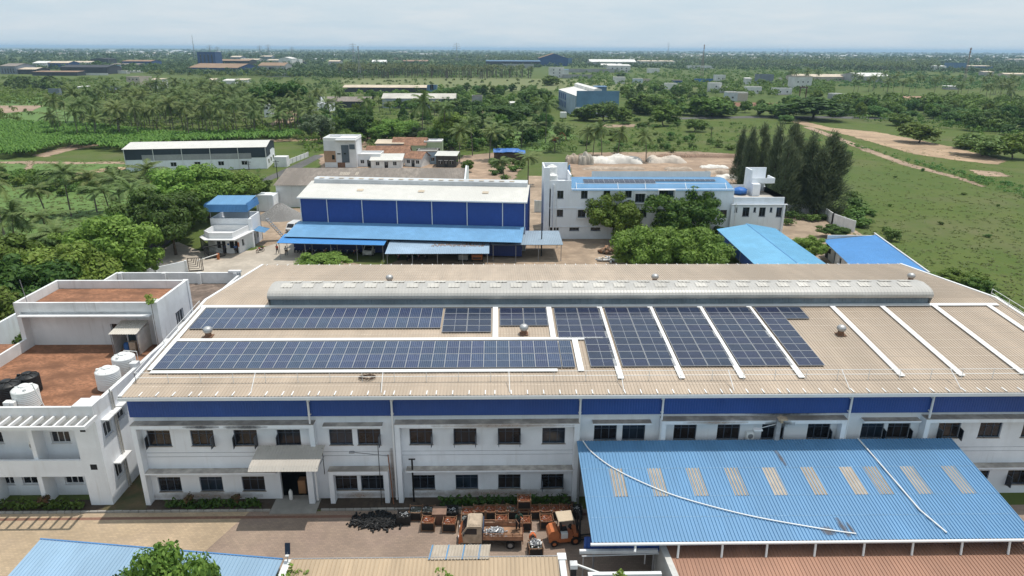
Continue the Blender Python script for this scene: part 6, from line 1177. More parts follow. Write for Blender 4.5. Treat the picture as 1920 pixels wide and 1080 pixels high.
NDARK = [make_tree('broadleaf_tree', 41, 8, 8, 1.0, 70, 1.05, 19000, .23, darkl, bark, lobes=5), make_tree('broadleaf_tree', 42, 8, 8, .8, 72, 1.0, 19000, .23, midl, bark, lobes=5)]
BIGN = make_tree('neem_tree', 33, 14, 7.4, .3, 170, 1.15, 40000, .20, neem, bark, lobes=9, limbs=9)
ROUND = make_tree('broadleaf_tree', 43, 9, 8.6, 1.0, 120, 1.1, 24000, .21, midl, bark, lobes=7)
WIDE = make_tree('broadleaf_tree', 44, 14, 9, .8, 150, 1.25, 34000, .23, midl, bark, lobes=8, limbs=9)
MIDT = [make_tree('broadleaf_tree', 50+i, 8, 7.5, .1+.12*i, 44+i*3, 1.15, 2800, .38, m_, bark, lobes=3+i % 3) for i, m_ in enumerate((midl, darkl, bushl, midl, darkl))]
GREYT = make_tree('grey_tree', 60, 8, 8, 1.6, 60, .8, 3000, .24, greyl, bark, lobes=5)
UMB = make_tree('spreading_tree', 61, 10, 8, 3.2, 50, 1.2, 5000, .30, darkl, bark, limbs=12, lobes=6)
BUSH = [make_tree('bush', 70+i, 3.2, 2.2, .05, 14, .6, 600, .22, m_, bark, 'bush', 3, 3) for i, m_ in enumerate((bushl, midl, darkl))]
def cas(seed):
    rng = np.random.default_rng(seed); t = thing('casuarina_tree', '', 'conifer'); H_ = 14.; sp = [(0, 0, H_)]+[(rng.normal()*.8, rng.normal()*.8, H_*rng.uniform(.72, .93)) for _ in range(3)]; C = []
    for sx_, sy_, sh in sp:
        m = 60 if sh == H_ else 34; z = .8+(sh-1.1)*rng.random(m)**.95; r = (1-z/sh)**.7*2.0+.05; az = rng.random(m)*6.28; rr_ = r*rng.random(m)**.5; C.append(np.stack([sx_*z/sh+np.cos(az)*rr_, sy_*z/sh+np.sin(az)*rr_, z], 1))
    c = np.concatenate(C); n = 6500; i = rng.integers(0, len(c), n); p = c[i]+rng.normal(size=(n, 3))*np.array([.22, .22, .5])
    d = nrm(np.stack([p[:, 0]*.3+.25, p[:, 1]*.3, np.full(n, 1.0)], 1)+rng.normal(size=(n, 3))*.35); a = nrm(np.cross(d, rng.normal(size=(n, 3)))); s = .30*(.6+.8*rng.random((n, 1)))
    qmesh('crown', np.stack([p-d*s-a*s*.11, p-d*s+a*s*.11, p+d*s+a*s*.05, p+d*s-a*s*.05], 1), casl, np.clip(rng.random(n)-.6, 0, .4), parent=t); b = MB(); b.path([(0, 0, -.1), (0, .1, 6), (.1, 0, 13)], .2, 6, r2=.04)
    for sx_, sy_, sh in sp[1:]: b.path([(0, 0, 1), (sx_*.6, sy_*.6, sh*.6), (sx_, sy_, sh*.95)], .1, 5, r2=.02)
    b.obj('trunk', bark, t); return t
CAS = [cas(80), cas(81)]
TR = random.Random(77)
def tree_px(proto, px, pb, pt, wpx, label, group=None, base=(8., 8.)):
    c = G(px, pb); h_ = max(1.2, V(px, pt, c.y).z); w_ = wpx/FPX*math.hypot(c.y, CAM_H)*1.12; return use(proto, (c.x, c.y, 0), TR.random()*6.28, label, group, (w_/base[0], w_/base[0], h_/base[1]))
def palm_px(px, pb, pt, label, group=None):
    c = G(px, pb); h_ = V(px, pt, c.y).z-1.3; i = TR.randrange(5); k = max(.5, h_/PH[i]); cw = min(1.3, max(1.0, k)); return use(PA[i], (c.x, c.y, 0), TR.random()*6.28, label, group, (cw, cw, k))
def inpoly(x, y, P):
    r = False
    for i in range(len(P)):
        a, b = P[i], P[i-1]
        if (a[1] > y) != (b[1] > y) and x < (b[0]-a[0])*(y-a[1])/(b[1]-a[1])+a[0]: r = not r
    return r
def scatter(P, n, mind=0):
    xs = [p[0] for p in P]; ys = [p[1] for p in P]; o = []; k = 0
    while len(o) < n and k < n*60:
        k += 1; x, y = TR.uniform(min(xs), max(xs)), TR.uniform(min(ys), max(ys))
        if inpoly(x, y, P):
            c = G(x, y)
            if all((c.x-d[0])**2+(c.y-d[1])**2 > mind*mind for d in o): o.append((c.x, c.y))
    return o
# named trees near the compound
tree_px(ROUND, 1150, 449, 358, 92, 'round dark green tree in front of the white works building, left one', base=(9, 8.6)); tree_px(WIDE, 1272, 446, 344, 142, 'wide dark tree hiding the middle of the white works building', base=(14, 9))
tree_px(BIGN, 1255, 512, 416, 180, 'big bright green tree rising over the factory back edge', base=(14, 7.4)); tree_px(NEAR[1], 1190, 506, 465, 80, 'small bright green tree at the left foot of the biggest one'); tree_px(NEAR[1], 610, 512, 473, 82, 'low bright green tree peeping over the roof before the carport')
tree_px(NEAR[0], 1322, 500, 440, 80, 'bright green tree at the right shoulder of the biggest one'); tree_px(NEAR[1], 1510, 489, 441, 56, 'small bright green tree between the two blue sheds'); tree_px(NDARK[0], 1562, 446, 420, 44, 'little dark tree at the far corner of the mid blue shed')
tree_px(NDARK[1], 1800, 540, 503, 76, 'light green tree at the right field wall, nearer the blue shed'); tree_px(NDARK[1], 1832, 556, 520, 50, 'light green bush right of the field wall tree'); tree_px(BUSH[0], 1868, 572, 552, 40, 'low bush by the right end of the field wall', base=(3.2, 2.2)); tree_px(BUSH[1], 1762, 528, 506, 46, 'low bush under the mid blue shed roof edge', base=(3.2, 2.2))
tree_px(NDARK[0], 1348, 452, 422, 26, 'slim dark tree between the works building and the sky blue shed')
lf = [(330, 478, 352, 100, 1), (362, 430, 350, 40, 1), (305, 458, 345, 110, 1), (345, 415, 306, 120, 0), (392, 408, 305, 120, 0), (446, 396, 316, 84, 0), (478, 372, 332, 50, 1), (225, 480, 392, 96, 1), (62, 628, 470, 150, 1), (132, 600, 452, 150, 0), (222, 556, 402, 150, 0), (18, 575, 430, 150, 1), (95, 540, 435, 120, 1), (172, 530, 425, 100, 0), (262, 532, 462, 66, 0), (2, 670, 540, 130, 1), (40, 712, 600, 100, 1), (195, 590, 480, 100, 0), (140, 560, 500, 110, 0), (70, 575, 505, 90, 0), (322, 440, 380, 70, 1), (20, 650, 560, 120, 0)]
for k, (x, b, t_, w_, kind) in enumerate(lf): tree_px((NEAR if kind == 0 else NDARK)[k % 2], x, b, t_, w_, ('bright green leafy tree' if kind == 0 else 'dark green leafy tree')+' in the dense cluster left of the gatehouse road', 'leafy trees left of the gatehouse' if kind == 0 else 'dark trees left of the gatehouse')
for x, b, t_ in ((8, 440, 325), (90, 416, 342), (134, 406, 312), (182, 398, 322), (232, 420, 325), (288, 396, 308), (36, 500, 385), (108, 500, 392), (120, 520, 420), (262, 440, 345), (215, 435, 345), (300, 400, 330), (268, 390, 322)): palm_px(x, b, t_, 'near coconut palm with bare curved trunk in the left meadow', 'near palms in the left meadow')
for x, b, t_, l in ((792, 272, 183, 'tall thin coconut palm in front of the cream roofed shed'), (834, 280, 193, 'tall palm with hanging dry fronds right of the thin one'), (1023, 270, 187, 'tallest lone coconut palm with a straight bare trunk'), (990, 345, 283, 'big coconut palm between the blue tarpaulin shed and the works building'), (946, 348, 298, 'short palm left of the big palm by the works building'), (1211, 303, 246, 'lone palm left of the sandy yard back edge'), (955, 282, 243, 'young palm in the middle thicket, left of the tallest one'), (886, 292, 220, 'palm rising over the thicket behind the tarpaulin shed'), (689, 237, 184, 'palm behind the dark round tree on the left of the thicket')): palm_px(x, b, t_, l)
for x, b, t_ in ((1098, 296, 238), (1128, 298, 234), (1158, 297, 240), (1112, 290, 236)): palm_px(x, b, t_, 'coconut palm in the tight group behind the sandy yard', 'palm group behind the sandy yard')
for x, b, t_ in ((978, 276, 226), (1008, 264, 226), (862, 304, 236), (918, 300, 240), (1050, 270, 232), (1062, 262, 230), (815, 216, 188), (732, 214, 190), (712, 210, 188), (905, 262, 225), (935, 270, 232), (780, 262, 225), (1040, 285, 250), (560, 250, 190), (545, 246, 188)): palm_px(x, b, t_, 'coconut palm scattered through the middle thicket', 'palms of the middle thicket')
tree_px(UMB, 535, 234, 150, 88, 'dark spreading tree with a forked trunk right of the palm grove', base=(10, 8)); tree_px(GREYT, 604, 268, 210, 58, 'sparse grey green tree beside the dirt lane'); tree_px(NDARK[0], 672, 262, 203, 56, 'very dark round tree left of the middle thicket'); tree_px(NEAR[1], 752, 268, 222, 80, 'bright rounded tree behind the village houses'); tree_px(NEAR[0], 848, 276, 208, 70, 'large leafy tree right of the palm with dry fronds'); tree_px(GREYT, 795, 272, 236, 40, 'pale greyish tree in the middle thicket'); tree_px(UMB, 950, 232, 196, 110, 'broad flat topped tree over the sandy lane', base=(10, 8)); tree_px(MIDT[0], 655, 272, 246, 60, 'bright low tree beside the dirt lane and the village houses'); tree_px(NDARK[1], 847, 312, 290, 18, 'small round tree in the brown yard, left one'); tree_px(NDARK[1], 878, 322, 298, 22, 'small round tree in the brown yard, right one'); tree_px(BUSH[0], 714, 290, 273, 18, 'round bush before the terracotta tile roof', base=(3.2, 2.2))
for k, (x, b, t_, w_) in enumerate(((1398, 365, 240, 40), (1418, 370, 236, 40), (1444, 388, 234, 50), (1470, 394, 232, 50), (1508, 398, 250, 62), (1542, 402, 252, 62), (1384, 345, 240, 30), (1462, 402, 262, 50), (1528, 405, 275, 60))): tree_px(CAS[k % 2], x, b, t_, w_*1.35, 'tall dark feathery casuarina in the clump beside the works building', 'casuarinas beside the works building', (5, 14))
for x, b, t_, w_, l in ((1723, 268, 229, 72, 'round lone tree in the right meadow above the dirt clearing'), (1685, 236, 210, 46, 'slim lone tree just below the country road on the right'), (1842, 292, 247, 84, 'airy tree at the right below the bush mass'), (1815, 278, 246, 56, 'leaning airy tree left of the airy tree at the right'), (1898, 298, 248, 62, 'airy tree cut by the right edge of the photo'), (1588, 300, 281, 18, 'tiny lone sapling in the middle of the green field'), (1302, 247, 219, 34, 'round bushy tree at the left of the right meadow'), (1472, 231, 213, 24, 'small lone tree beside the bend of the country road'), (1524, 224, 182, 112, 'largest dark tree standing by the country road bend'), (1488, 220, 182, 40, 'dark upright tree left of the largest roadside tree'), (1335, 219, 178, 92, 'large tree left of the red ploughed field'), (1452, 219, 189, 66, 'pale rounded tree behind the country road')): tree_px(MIDT[(int(x)) % 5], x, b, t_, w_, l, base=(8, 7.5))
for x, b, t_, w_, l in ((1095, 226, 198, 44, 'left tree before the blue and white warehouse'), (1132, 228, 186, 56, 'tall middle tree before the blue and white warehouse'), (1160, 226, 196, 46, 'right tree before the blue and white warehouse'), (1243, 236, 194, 54, 'dark tree by the lane right of the blue and white warehouse'), (1215, 214, 172, 70, 'broad tree at the right end of the blue and white warehouse'), (1030, 160, 139, 34, 'lone tree in front of the white three storey house'), (1166, 146, 136, 18, 'small dark tree above the row of small houses'), (1002, 202, 158, 50, 'dense dome shaped tree left of the blue and white warehouse')): tree_px(MIDT[(int(x)) % 5], x, b, t_, w_, l, base=(8, 7.5))
# groves: each tree an object, alike ones share a label
def grove(P, n, hr, wr, protos, label, group, mind, base):
    for x, y in scatter(P, n, mind): p = protos[TR.randrange(len(protos))]; w_, h_ = TR.uniform(*wr), TR.uniform(*hr); use(p, (x, y, 0), TR.random()*6.28, label, group, (w_/base[0], w_/base[0], h_/base[1]))
def pgrove(P, n, hr, label, group, mind):
    for x, y in scatter(P, n, mind): i = TR.randrange(5); k = TR.uniform(*hr)/PH[i]; cw = TR.uniform(.9, 1.2); use(PA[i], (x, y, 0), TR.random()*6.28, label, group, (cw, cw, k))
pgrove([(130, 266), (340, 266), (555, 258), (598, 218), (540, 188), (430, 176), (300, 184), (215, 200), (150, 220), (95, 262)], 195, (7.0, 13.5), 'coconut palm in the dense grove behind the charcoal warehouse', 'palms of the dense grove', 3.6)
pgrove([(1600, 182), (1760, 190), (1930, 205), (1930, 168), (1800, 165), (1700, 162), (1590, 160)], 42, (9, 13), 'coconut palm in the loose belt at the right edge', 'palms at the right edge', 5); pgrove([(1470, 160), (1600, 166), (1600, 152), (1480, 150)], 9, (10, 13), 'coconut palm beside the long tan shed on the right', 'palms beside the long tan shed', 6); pgrove([(955, 146), (1030, 148), (1030, 140), (960, 138)], 5, (10, 12), 'lone palm in scrub left of the white three storey house', 'palms in the scrub', 12)
b8 = (8, 7.5)
grove([(640, 275), (760, 282), (1010, 290), (1080, 262), (1000, 225), (900, 218), (780, 210), (650, 215)], 72, (4.5, 9), (4.5, 8.5), MIDT, 'leafy tree in the middle thicket behind the village houses', 'trees of the middle thicket', 3.6, b8); grove([(640, 208), (900, 214), (1050, 212), (1050, 175), (880, 168), (800, 182), (640, 182)], 52, (5, 9), (6, 10), MIDT, 'leafy tree around the long sheds in the middle distance', 'trees around the long sheds', 5, b8)
grove([(1170, 212), (1330, 222), (1330, 190), (1230, 170), (1170, 165)], 36, (5, 9), (6, 10), MIDT, 'leafy tree right of the blue and white warehouse', 'trees right of the blue and white warehouse', 6, b8); grove([(1330, 217), (1620, 218), (1620, 196), (1500, 186), (1420, 206), (1330, 198)], 30, (5, 9), (6, 10), MIDT, 'leafy tree along the back of the country road', 'trees along the country road', 7, b8)
grove([(1560, 220), (1700, 226), (1930, 262), (1930, 215), (1760, 205), (1560, 205)], 58, (4.5, 9), (6, 11), MIDT, 'leafy tree in the dense belt at the right of the meadow', 'trees of the right belt', 4, b8); 

b3 = (3.2, 2.2)
grove([(0, 330), (220, 330), (240, 345), (120, 370), (0, 345)], 34, (1.5, 3.2), (3, 6), BUSH, 'low bush in the rough left meadow', 'bushes in the left meadow', 4, b3); grove([(1090, 288), (1400, 285), (1330, 262), (1180, 246), (1080, 265)], 30, (1.4, 2.8), (2.5, 5), BUSH, 'low bush behind the sandy yard', 'bushes behind the sandy yard', 4, b3); grove([(1560, 400), (1700, 470), (1640, 400), (1600, 370)], 9, (1.5, 2.8), (3.5, 6), BUSH, 'bush along the compound wall by the green field', 'bushes along the field wall', 3, b3)
grove([(1560, 380), (1900, 560), (1920, 420), (1800, 330), (1600, 300)], 9, (.5, 1.1), (.9, 2.0), BUSH, 'tiny scrub bush dotted over the big green field', 'scrub dotted over the green field', 6, b3); grove([(630, 335), (780, 345), (830, 318), (820, 300)], 4, (1.2, 2), (2, 3), BUSH, 'bush between the village yard and the grey roof', 'bushes by the village yard', 3, b3) if False else None
grove([(1150, 240), (1290, 240), (1290, 226), (1150, 226)], 10, (1.5, 3), (3, 6), BUSH, 'low bush by the lane in front of the blue and white warehouse', 'bushes by the lane', 5, b3); grove([(930, 340), (1010, 345), (1010, 310), (900, 296)], 10, (1.4, 2.6), (2.5, 4.5), BUSH, 'bush at the foot of the big palm near the works building', 'bushes by the big palm', 2.5, b3); grove([(1475, 425), (1530, 420), (1560, 415), (1480, 405)], 5, (1.2, 2.2), (2, 4), BUSH, 'bush in the corner behind the works building', 'bushes behind the works building', 2, b3)
grove([(562, 262), (640, 262), (650, 215), (600, 205), (575, 220)], 9, (5, 8), (5, 8), MIDT, 'leafy tree along the dirt lane right of the charcoal warehouse', 'trees along the dirt lane', 6, b8); pgrove([(560, 268), (640, 262), (640, 205), (600, 205)], 7, (8, 12), 'coconut palm beside the dirt lane right of the palm grove', 'palms along the dirt lane', 6)
# foreground tree tops
o = use(NEAR[0], (-18.4, 30.0, 0), 1.0, 'leafy tree top poking up before the pale blue foreground roof', None, (.62, .62, 1.10)); use(NDARK[1], (-20.6, 29.0, 0), 2.0, 'sparse tree top left of the foreground tree, by the blue roof', None, (.3, .3, .98))
tree_px(BUSH[0], 1165, 1085, 1048, 42, 'small young plant with pale leaves above the low store', base=b3) if False else None
def sapling(x, y, z, h_, label, seed):
    rng = np.random.default_rng(seed); t = thing('sapling', label, 'plant', (x, y, 0)); b = MB(); b.path([(x, y, 0), (x+.05, y, z), (x, y, z+h_)], .03, 5, r2=.015); b.obj('stem', bark, t); c = np.array([[0, 0, z+h_]])+rng.normal(size=(9, 3))*np.array([.28, .28, .2]); qmesh('leaves', leaves(rng, c, np.full((9, 3), .2), 150, .11), neem, rng.random(150)*.5, parent=t)
sapling(7.2, 31.4, 3.0, 1.9, 'thin young plant with pale leaves above the low store', 1); sapling(-2.9, 32.4, 3.6, .55, 'small green sprout poking over the tan foreground roof', 2); sapling(-12.4, 33.2, 3.5, .55, 'green sprig beside the white end wall', 3); sapling(-30.9, 57.6, 12.0, .5, 'green weed growing on the upper terrace parapet', 4)
# planting beds in front of the facades: clipped green hedges
def hedge(x0, x1, h_, label, m, seed, dens=170):
    rng = np.random.default_rng(seed); n = int((x1-x0)*dens); c = np.stack([rng.uniform(x0, x1, n//5), rng.uniform(44.6, 45.15, n//5), rng.uniform(.05, h_-.1, n//5)], 1); q = leaves(rng, c-np.array([x0, 45, 0]), np.full((n//5, 3), .18), n, .13, up=.6); t = qmesh('hedge', q, m, np.clip(rng.random(n)-.4, 0, .5)); t.location = (x0, 45, 0); tag(t, label, 'hedge')
hedge(-25.6, -18.4, .75, 'green bed of spiky plants under the left ground floor windows', darkl, 5); hedge(-44, -32.0, .8, 'green planting bed along the office ground floor', darkl, 6); hedge(-4.5, 5.6, .8, 'dark clipped hedge behind the row of metal bins', darkl, 7)
for x, y, r_ in ((-34.9, 44.9, .5), (-23.9, 45.0, .42), (-20.2, 45.0, .42)):
    rng = np.random.default_rng(int(x*10) % 97); q = leaves(rng, rng.normal(size=(14, 3))*.25*r_+np.array([0, 0, .75]), np.full((14, 3), r_*.5), 260, .11); o = qmesh('flower_bush', q, mat('red_leaf_'+str(int(-x)), (.16, .05, .03), .7, col2=(.05, .08, .02), scale=5) , rng.random(260)*.3); o.location = (x, y, 0); tag(o, {-34.9: 'reddish bush in the office planting bed', -23.9: 'dark round bush at the left of the factory planting bed', -20.2: 'reddish dark bush at the right of the factory planting bed'}[x], 'bush')
# ------------------------------------------------------------------ uncountable greenery
rng = np.random.default_rng(5)
def stuffpts(P, n, margin=0):
    xs = [p[0] for p in P]; ys = [p[1] for p in P]; o = []
    while len(o) < n:
        x, y = TR.uniform(min(xs), max(xs)), TR.uniform(min(ys), max(ys))
        if inpoly(x, y, P): c = G(x, y); o.append((c.x, c.y))
    return np.array(o)
pts = stuffpts([(0, 236), (150, 240), (330, 260), (560, 254), (562, 264), (330, 274), (235, 286), (112, 278), (60, 296), (0, 300)], 1500); n = len(pts)*8; b = np.repeat(pts, 8, 0); az = rng.random(n)*6.28; h = np.stack([np.cos(az), np.sin(az)], 1); zz = 1.3+rng.random(n)*.8; L_ = 1.1+rng.random(n)*.7
p0 = np.concatenate([b, zz[:, None]*.9], 1); p1 = np.concatenate([b+h*L_[:, None]*.7, (zz+.9+rng.random(n)*.5)[:, None]], 1); p2 = np.concatenate([b+h*L_[:, None]*1.5, (zz+.35)[:, None]], 1); sd = np.concatenate([np.stack([-h[:, 1], h[:, 0]], 1)*.27, np.zeros((n, 1))], 1)
o = qmesh('banana_plantation', np.concatenate([np.stack([p0-sd*.4, p0+sd*.4, p1+sd, p1-sd], 1), np.stack([p1-sd, p1+sd, p2+sd*.3, p2-sd*.3], 1)]), banl, rng.random(2*n)*.5); o['kind'] = 'stuff'
def blades(pts, hmin, hmax, wd, k, name, m):
    n = len(pts)*k; b = np.repeat(pts, k, 0)+rng.normal(size=(n, 2))*.22; az = rng.random(n)*6.28; h = np.stack([np.cos(az), np.sin(az)], 1); hh = (hmin+(hmax-hmin)*rng.random(n))[:, None]; z = np.zeros((n, 1)); sd = np.concatenate([np.stack([-h[:, 1], h[:, 0]], 1)*wd, z], 1); p0 = np.concatenate([b, z], 1); p1 = np.concatenate([b+h*hh*1.9, hh], 1); o = qmesh(name, np.stack([p0-sd, p0+sd, p1+sd*.4, p1-sd*.4], 1), m, np.clip(rng.random(n)*1.2-.3, 0, .9)); o['kind'] = 'stuff'; return o
fieldR = [(1545, 330), (1560, 420), (1720, 500), (1920, 610), (1920, 330), (1750, 270), (1600, 260)]
blades(np.concatenate([stuffpts(fieldR, 1300), stuffpts([(1100, 285), (1500, 300), (1500, 228), (1310, 224), (1090, 240)], 600)]), .06, .2, .14, 6, 'grass_tufts', grl); blades(stuffpts([(0, 460), (150, 430), (310, 370), (230, 300), (0, 305)], 900), .08, .22, .2, 6, 'meadow_grass', grl)
def blob(P, n, r, h_, q, name, m, k=None):
    c = stuffpts(P, n); dist = np.linalg.norm(c, axis=1); rr_ = r[0]+(r[1]-r[0])*rng.random(n); cc = np.concatenate([c, (rr_*.55)[:, None]], 1); i = np.repeat(np.arange(n), q); d = nrm(rng.normal(size=(n*q, 3))); d[:, 2] = np.abs(d[:, 2])*1.1-.2; p = cc[i]+d*(rr_[i, None]*np.array([1, 1, h_]))*(.6+.4*rng.random((n*q, 1))); nv = nrm(d+rng.normal(size=(n*q, 3))*.4+np.array([0, 0, .3])); a = nrm(np.cross(nv, rng.normal(size=(n*q, 3)))); b = np.cross(nv, a); s = (np.maximum(.22*rr_[i], dist[i]*.0009)*(.6+.8*rng.random(n*q)))[:, None]
    o = qmesh(name, np.stack([p-a*s, p-b*s*.6, p+a*s, p+b*s*.6], 1), m, np.clip(np.repeat(rng.random(n), q)*.8-.3+rng.random(n*q)*.2, 0, .6)); o['kind'] = 'stuff'
blob([(0, 196), (230, 192), (230, 160), (330, 150), (0, 145)], 500, (1.5, 3.6), .7, 26, 'left_scrub', midl); blob([(1070, 160), (1300, 165), (1560, 182), (1560, 128), (1200, 128), (1070, 140)], 900, (1.6, 4.2), .8, 24, 'right_scrub', midl)
blob([(-80, 128), (640, 150), (1000, 128), (1560, 135), (2000, 140), (2000, 112), (960, 103), (-80, 112)], 5200, (3, 7.5), .9, 22, 'far_woodland', farl); blob([(-100, 112), (2000, 116), (2000, 101), (960, 95), (-100, 93.5)], 3800, (6, 16), .6, 18, 'horizon_woodland', farl); blob([(1500, 262), (1640, 285), (1800, 335), (1920, 372), (1920, 352), (1700, 296), (1560, 262)], 160, (.4, 1.0), .6, 26, 'track_scrub', bushl); blob([(1560, 165), (1930, 172), (1930, 128), (1660, 128), (1560, 140)], 900, (1.5, 3.6), .6, 22, 'right_field_scrub', bushl); blob([(1280, 182), (1560, 184), (1560, 160), (1280, 150)], 95, (2.4, 4.6), .95, 90, 'trees_among_houses', midl); blob([(25, 170), (120, 172), (120, 160), (25, 158)], 18, (5, 7.5), .8, 120, 'left_wood', darkl); blob([(105, 185), (220, 195), (300, 178), (205, 170), (110, 172)], 30, (3, 5.5), .9, 110, 'grove_back_trees', midl); blob([(280, 142), (640, 148), (640, 140), (500, 138), (280, 138)], 60, (3, 5.5), .9, 90, 'hedge_row', midl); blob([(160, 134), (330, 134), (330, 126), (160, 126)], 8, (6, 10), .9, 120, 'factory_trees', darkl); blob([(1560, 206), (1760, 206), (1930, 216), (1930, 190), (1760, 186), (1560, 188)], 130, (2.6, 5), .9, 90, 'right_belt_back', midl); blob([(640, 205), (900, 210), (1050, 208), (1050, 172), (880, 168), (640, 180)], 75, (2.4, 4.8), .9, 90, 'long_shed_thicket', midl); blob([(1170, 210), (1330, 218), (1330, 188), (1230, 168), (1170, 165)], 40, (2.4, 4.6), .9, 90, 'warehouse_thicket', midl)
blob([(632, 147), (995, 147), (1000, 134), (640, 131)], 260, (1.5, 3.2), .9, 22, 'palm_row_undergrowth', midl); blob([(630, 285), (1075, 288), (1080, 240), (1010, 215), (640, 205)], 420, (.8, 2.2), .8, 26, 'middle_undergrowth', bushl); blob([(120, 268), (560, 258), (600, 215), (430, 178), (150, 215)], 520, (.8, 2.2), .9, 24, 'grove_undergrowth', midl); blob([(1560, 222), (1930, 262), (1930, 190), (1560, 188)], 420, (1, 2.6), .8, 24, 'right_undergrowth', midl); blob([(1085, 288), (1400, 284), (1470, 240), (1330, 230), (1150, 240), (1085, 262)], 170, (.5, 1.5), .8, 30, 'scrub_behind_yard', bushl); blob([(560, 292), (650, 290), (660, 240), (640, 212), (585, 222), (565, 260)], 110, (.7, 2.2), .9, 30, 'lane_scrub', midl); blob([(235, 330), (500, 345), (490, 318), (235, 322)], 70, (.5, 1.3), .8, 26, 'warehouse_scrub', bushl); blob([(300, 178), (640, 182), (640, 150), (330, 150)], 170, (1.2, 4), .9, 50, 'grove_back_scrub', bushl); blob([(640, 163), (1160, 168), (1300, 165), (1160, 150), (640, 149)], 130, (.8, 2.4), .8, 34, 'dry_field_scrub', midl); blob([(0, 235), (90, 232), (90, 182), (0, 180)], 60, (.8, 2.2), .8, 34, 'left_field_scrub', midl); blob([(1060, 168), (1330, 178), (1330, 160), (1060, 152)], 90, (1.2, 3.4), .9, 50, 'house_scrub', midl); blob([(640, 128), (960, 130), (960, 116), (640, 118)], 220, (2, 4.5), .7, 22, 'row_scrub', midl)
def farpalms(P, n, name):
    c = stuffpts(P, n); q = 11; i = np.repeat(np.arange(n), q); H_ = 9+4*rng.random(n); az = rng.random(n*q)*6.28; el = rng.uniform(-.5, 1.0, n*q); L_ = 3.6*(.8+.4*rng.random(n*q)); h = np.stack([np.cos(az), np.sin(az), np.zeros(n*q)], 1); p0 = np.concatenate([c[i], H_[i, None]], 1); p1 = p0+(h*np.cos(el)[:, None]+np.array([0, 0, 1])*np.sin(el)[:, None])*(L_*.55)[:, None]; p2 = p1+h*(L_*.4)[:, None]-np.array([0, 0, 1])*(L_*.3)[:, None]; sd = np.stack([-h[:, 1], h[:, 0], np.full(n*q, -.2)], 1)*(.5+np.linalg.norm(c, axis=1)[i]*.00025)[:, None]
    T = np.concatenate([c, np.zeros((n, 1))], 1); U_ = np.concatenate([c, H_[:, None]], 1); w_ = np.array([.25, 0, 0]); o = qmesh(name, np.concatenate([np.stack([p0-sd*.3, p0+sd*.3, p1+sd, p1-sd], 1), np.stack([p1-sd, p1+sd, p2+sd*.3, p2-sd*.3], 1), np.stack([T-w_, T+w_, U_+w_, U_-w_], 1)]), [palmleaf, palmbark], None, np.concatenate([np.zeros(2*n*q), np.ones(n)])); o['kind'] = 'stuff'
farpalms([(840, 118), (1280, 122), (1700, 138), (1760, 134), (1760, 112), (1300, 106), (960, 103), (760, 108)], 2600, 'far_palm_belt'); farpalms([(632, 148), (995, 148), (1000, 143), (640, 130)], 420, 'far_palm_row'); farpalms([(430, 106), (640, 106), (960, 103), (640, 100), (430, 102)], 500, 'far_palm_line')
# ------------------------------------------------------------------ haze
hz = MB(); hz.box(-39000, 39000, -300, 59000, -1.5, 62); hm = bpy.data.materials.new('haze'); hm.use_nodes = True; t = hm.node_tree; t.nodes.clear(); pv = nd(t, 'ShaderNodeVolumePrincipled'); pv.inputs['Density'].default_value = .00010; pv.inputs['Color'].default_value = (.54, .77, 1, 1); pv.inputs['Anisotropy'].default_value = .1; om = nd(t, 'ShaderNodeOutputMaterial'); t.links.new(pv.outputs[0], om.inputs['Volume']); hz.obj('haze', hm, kind='stuff')
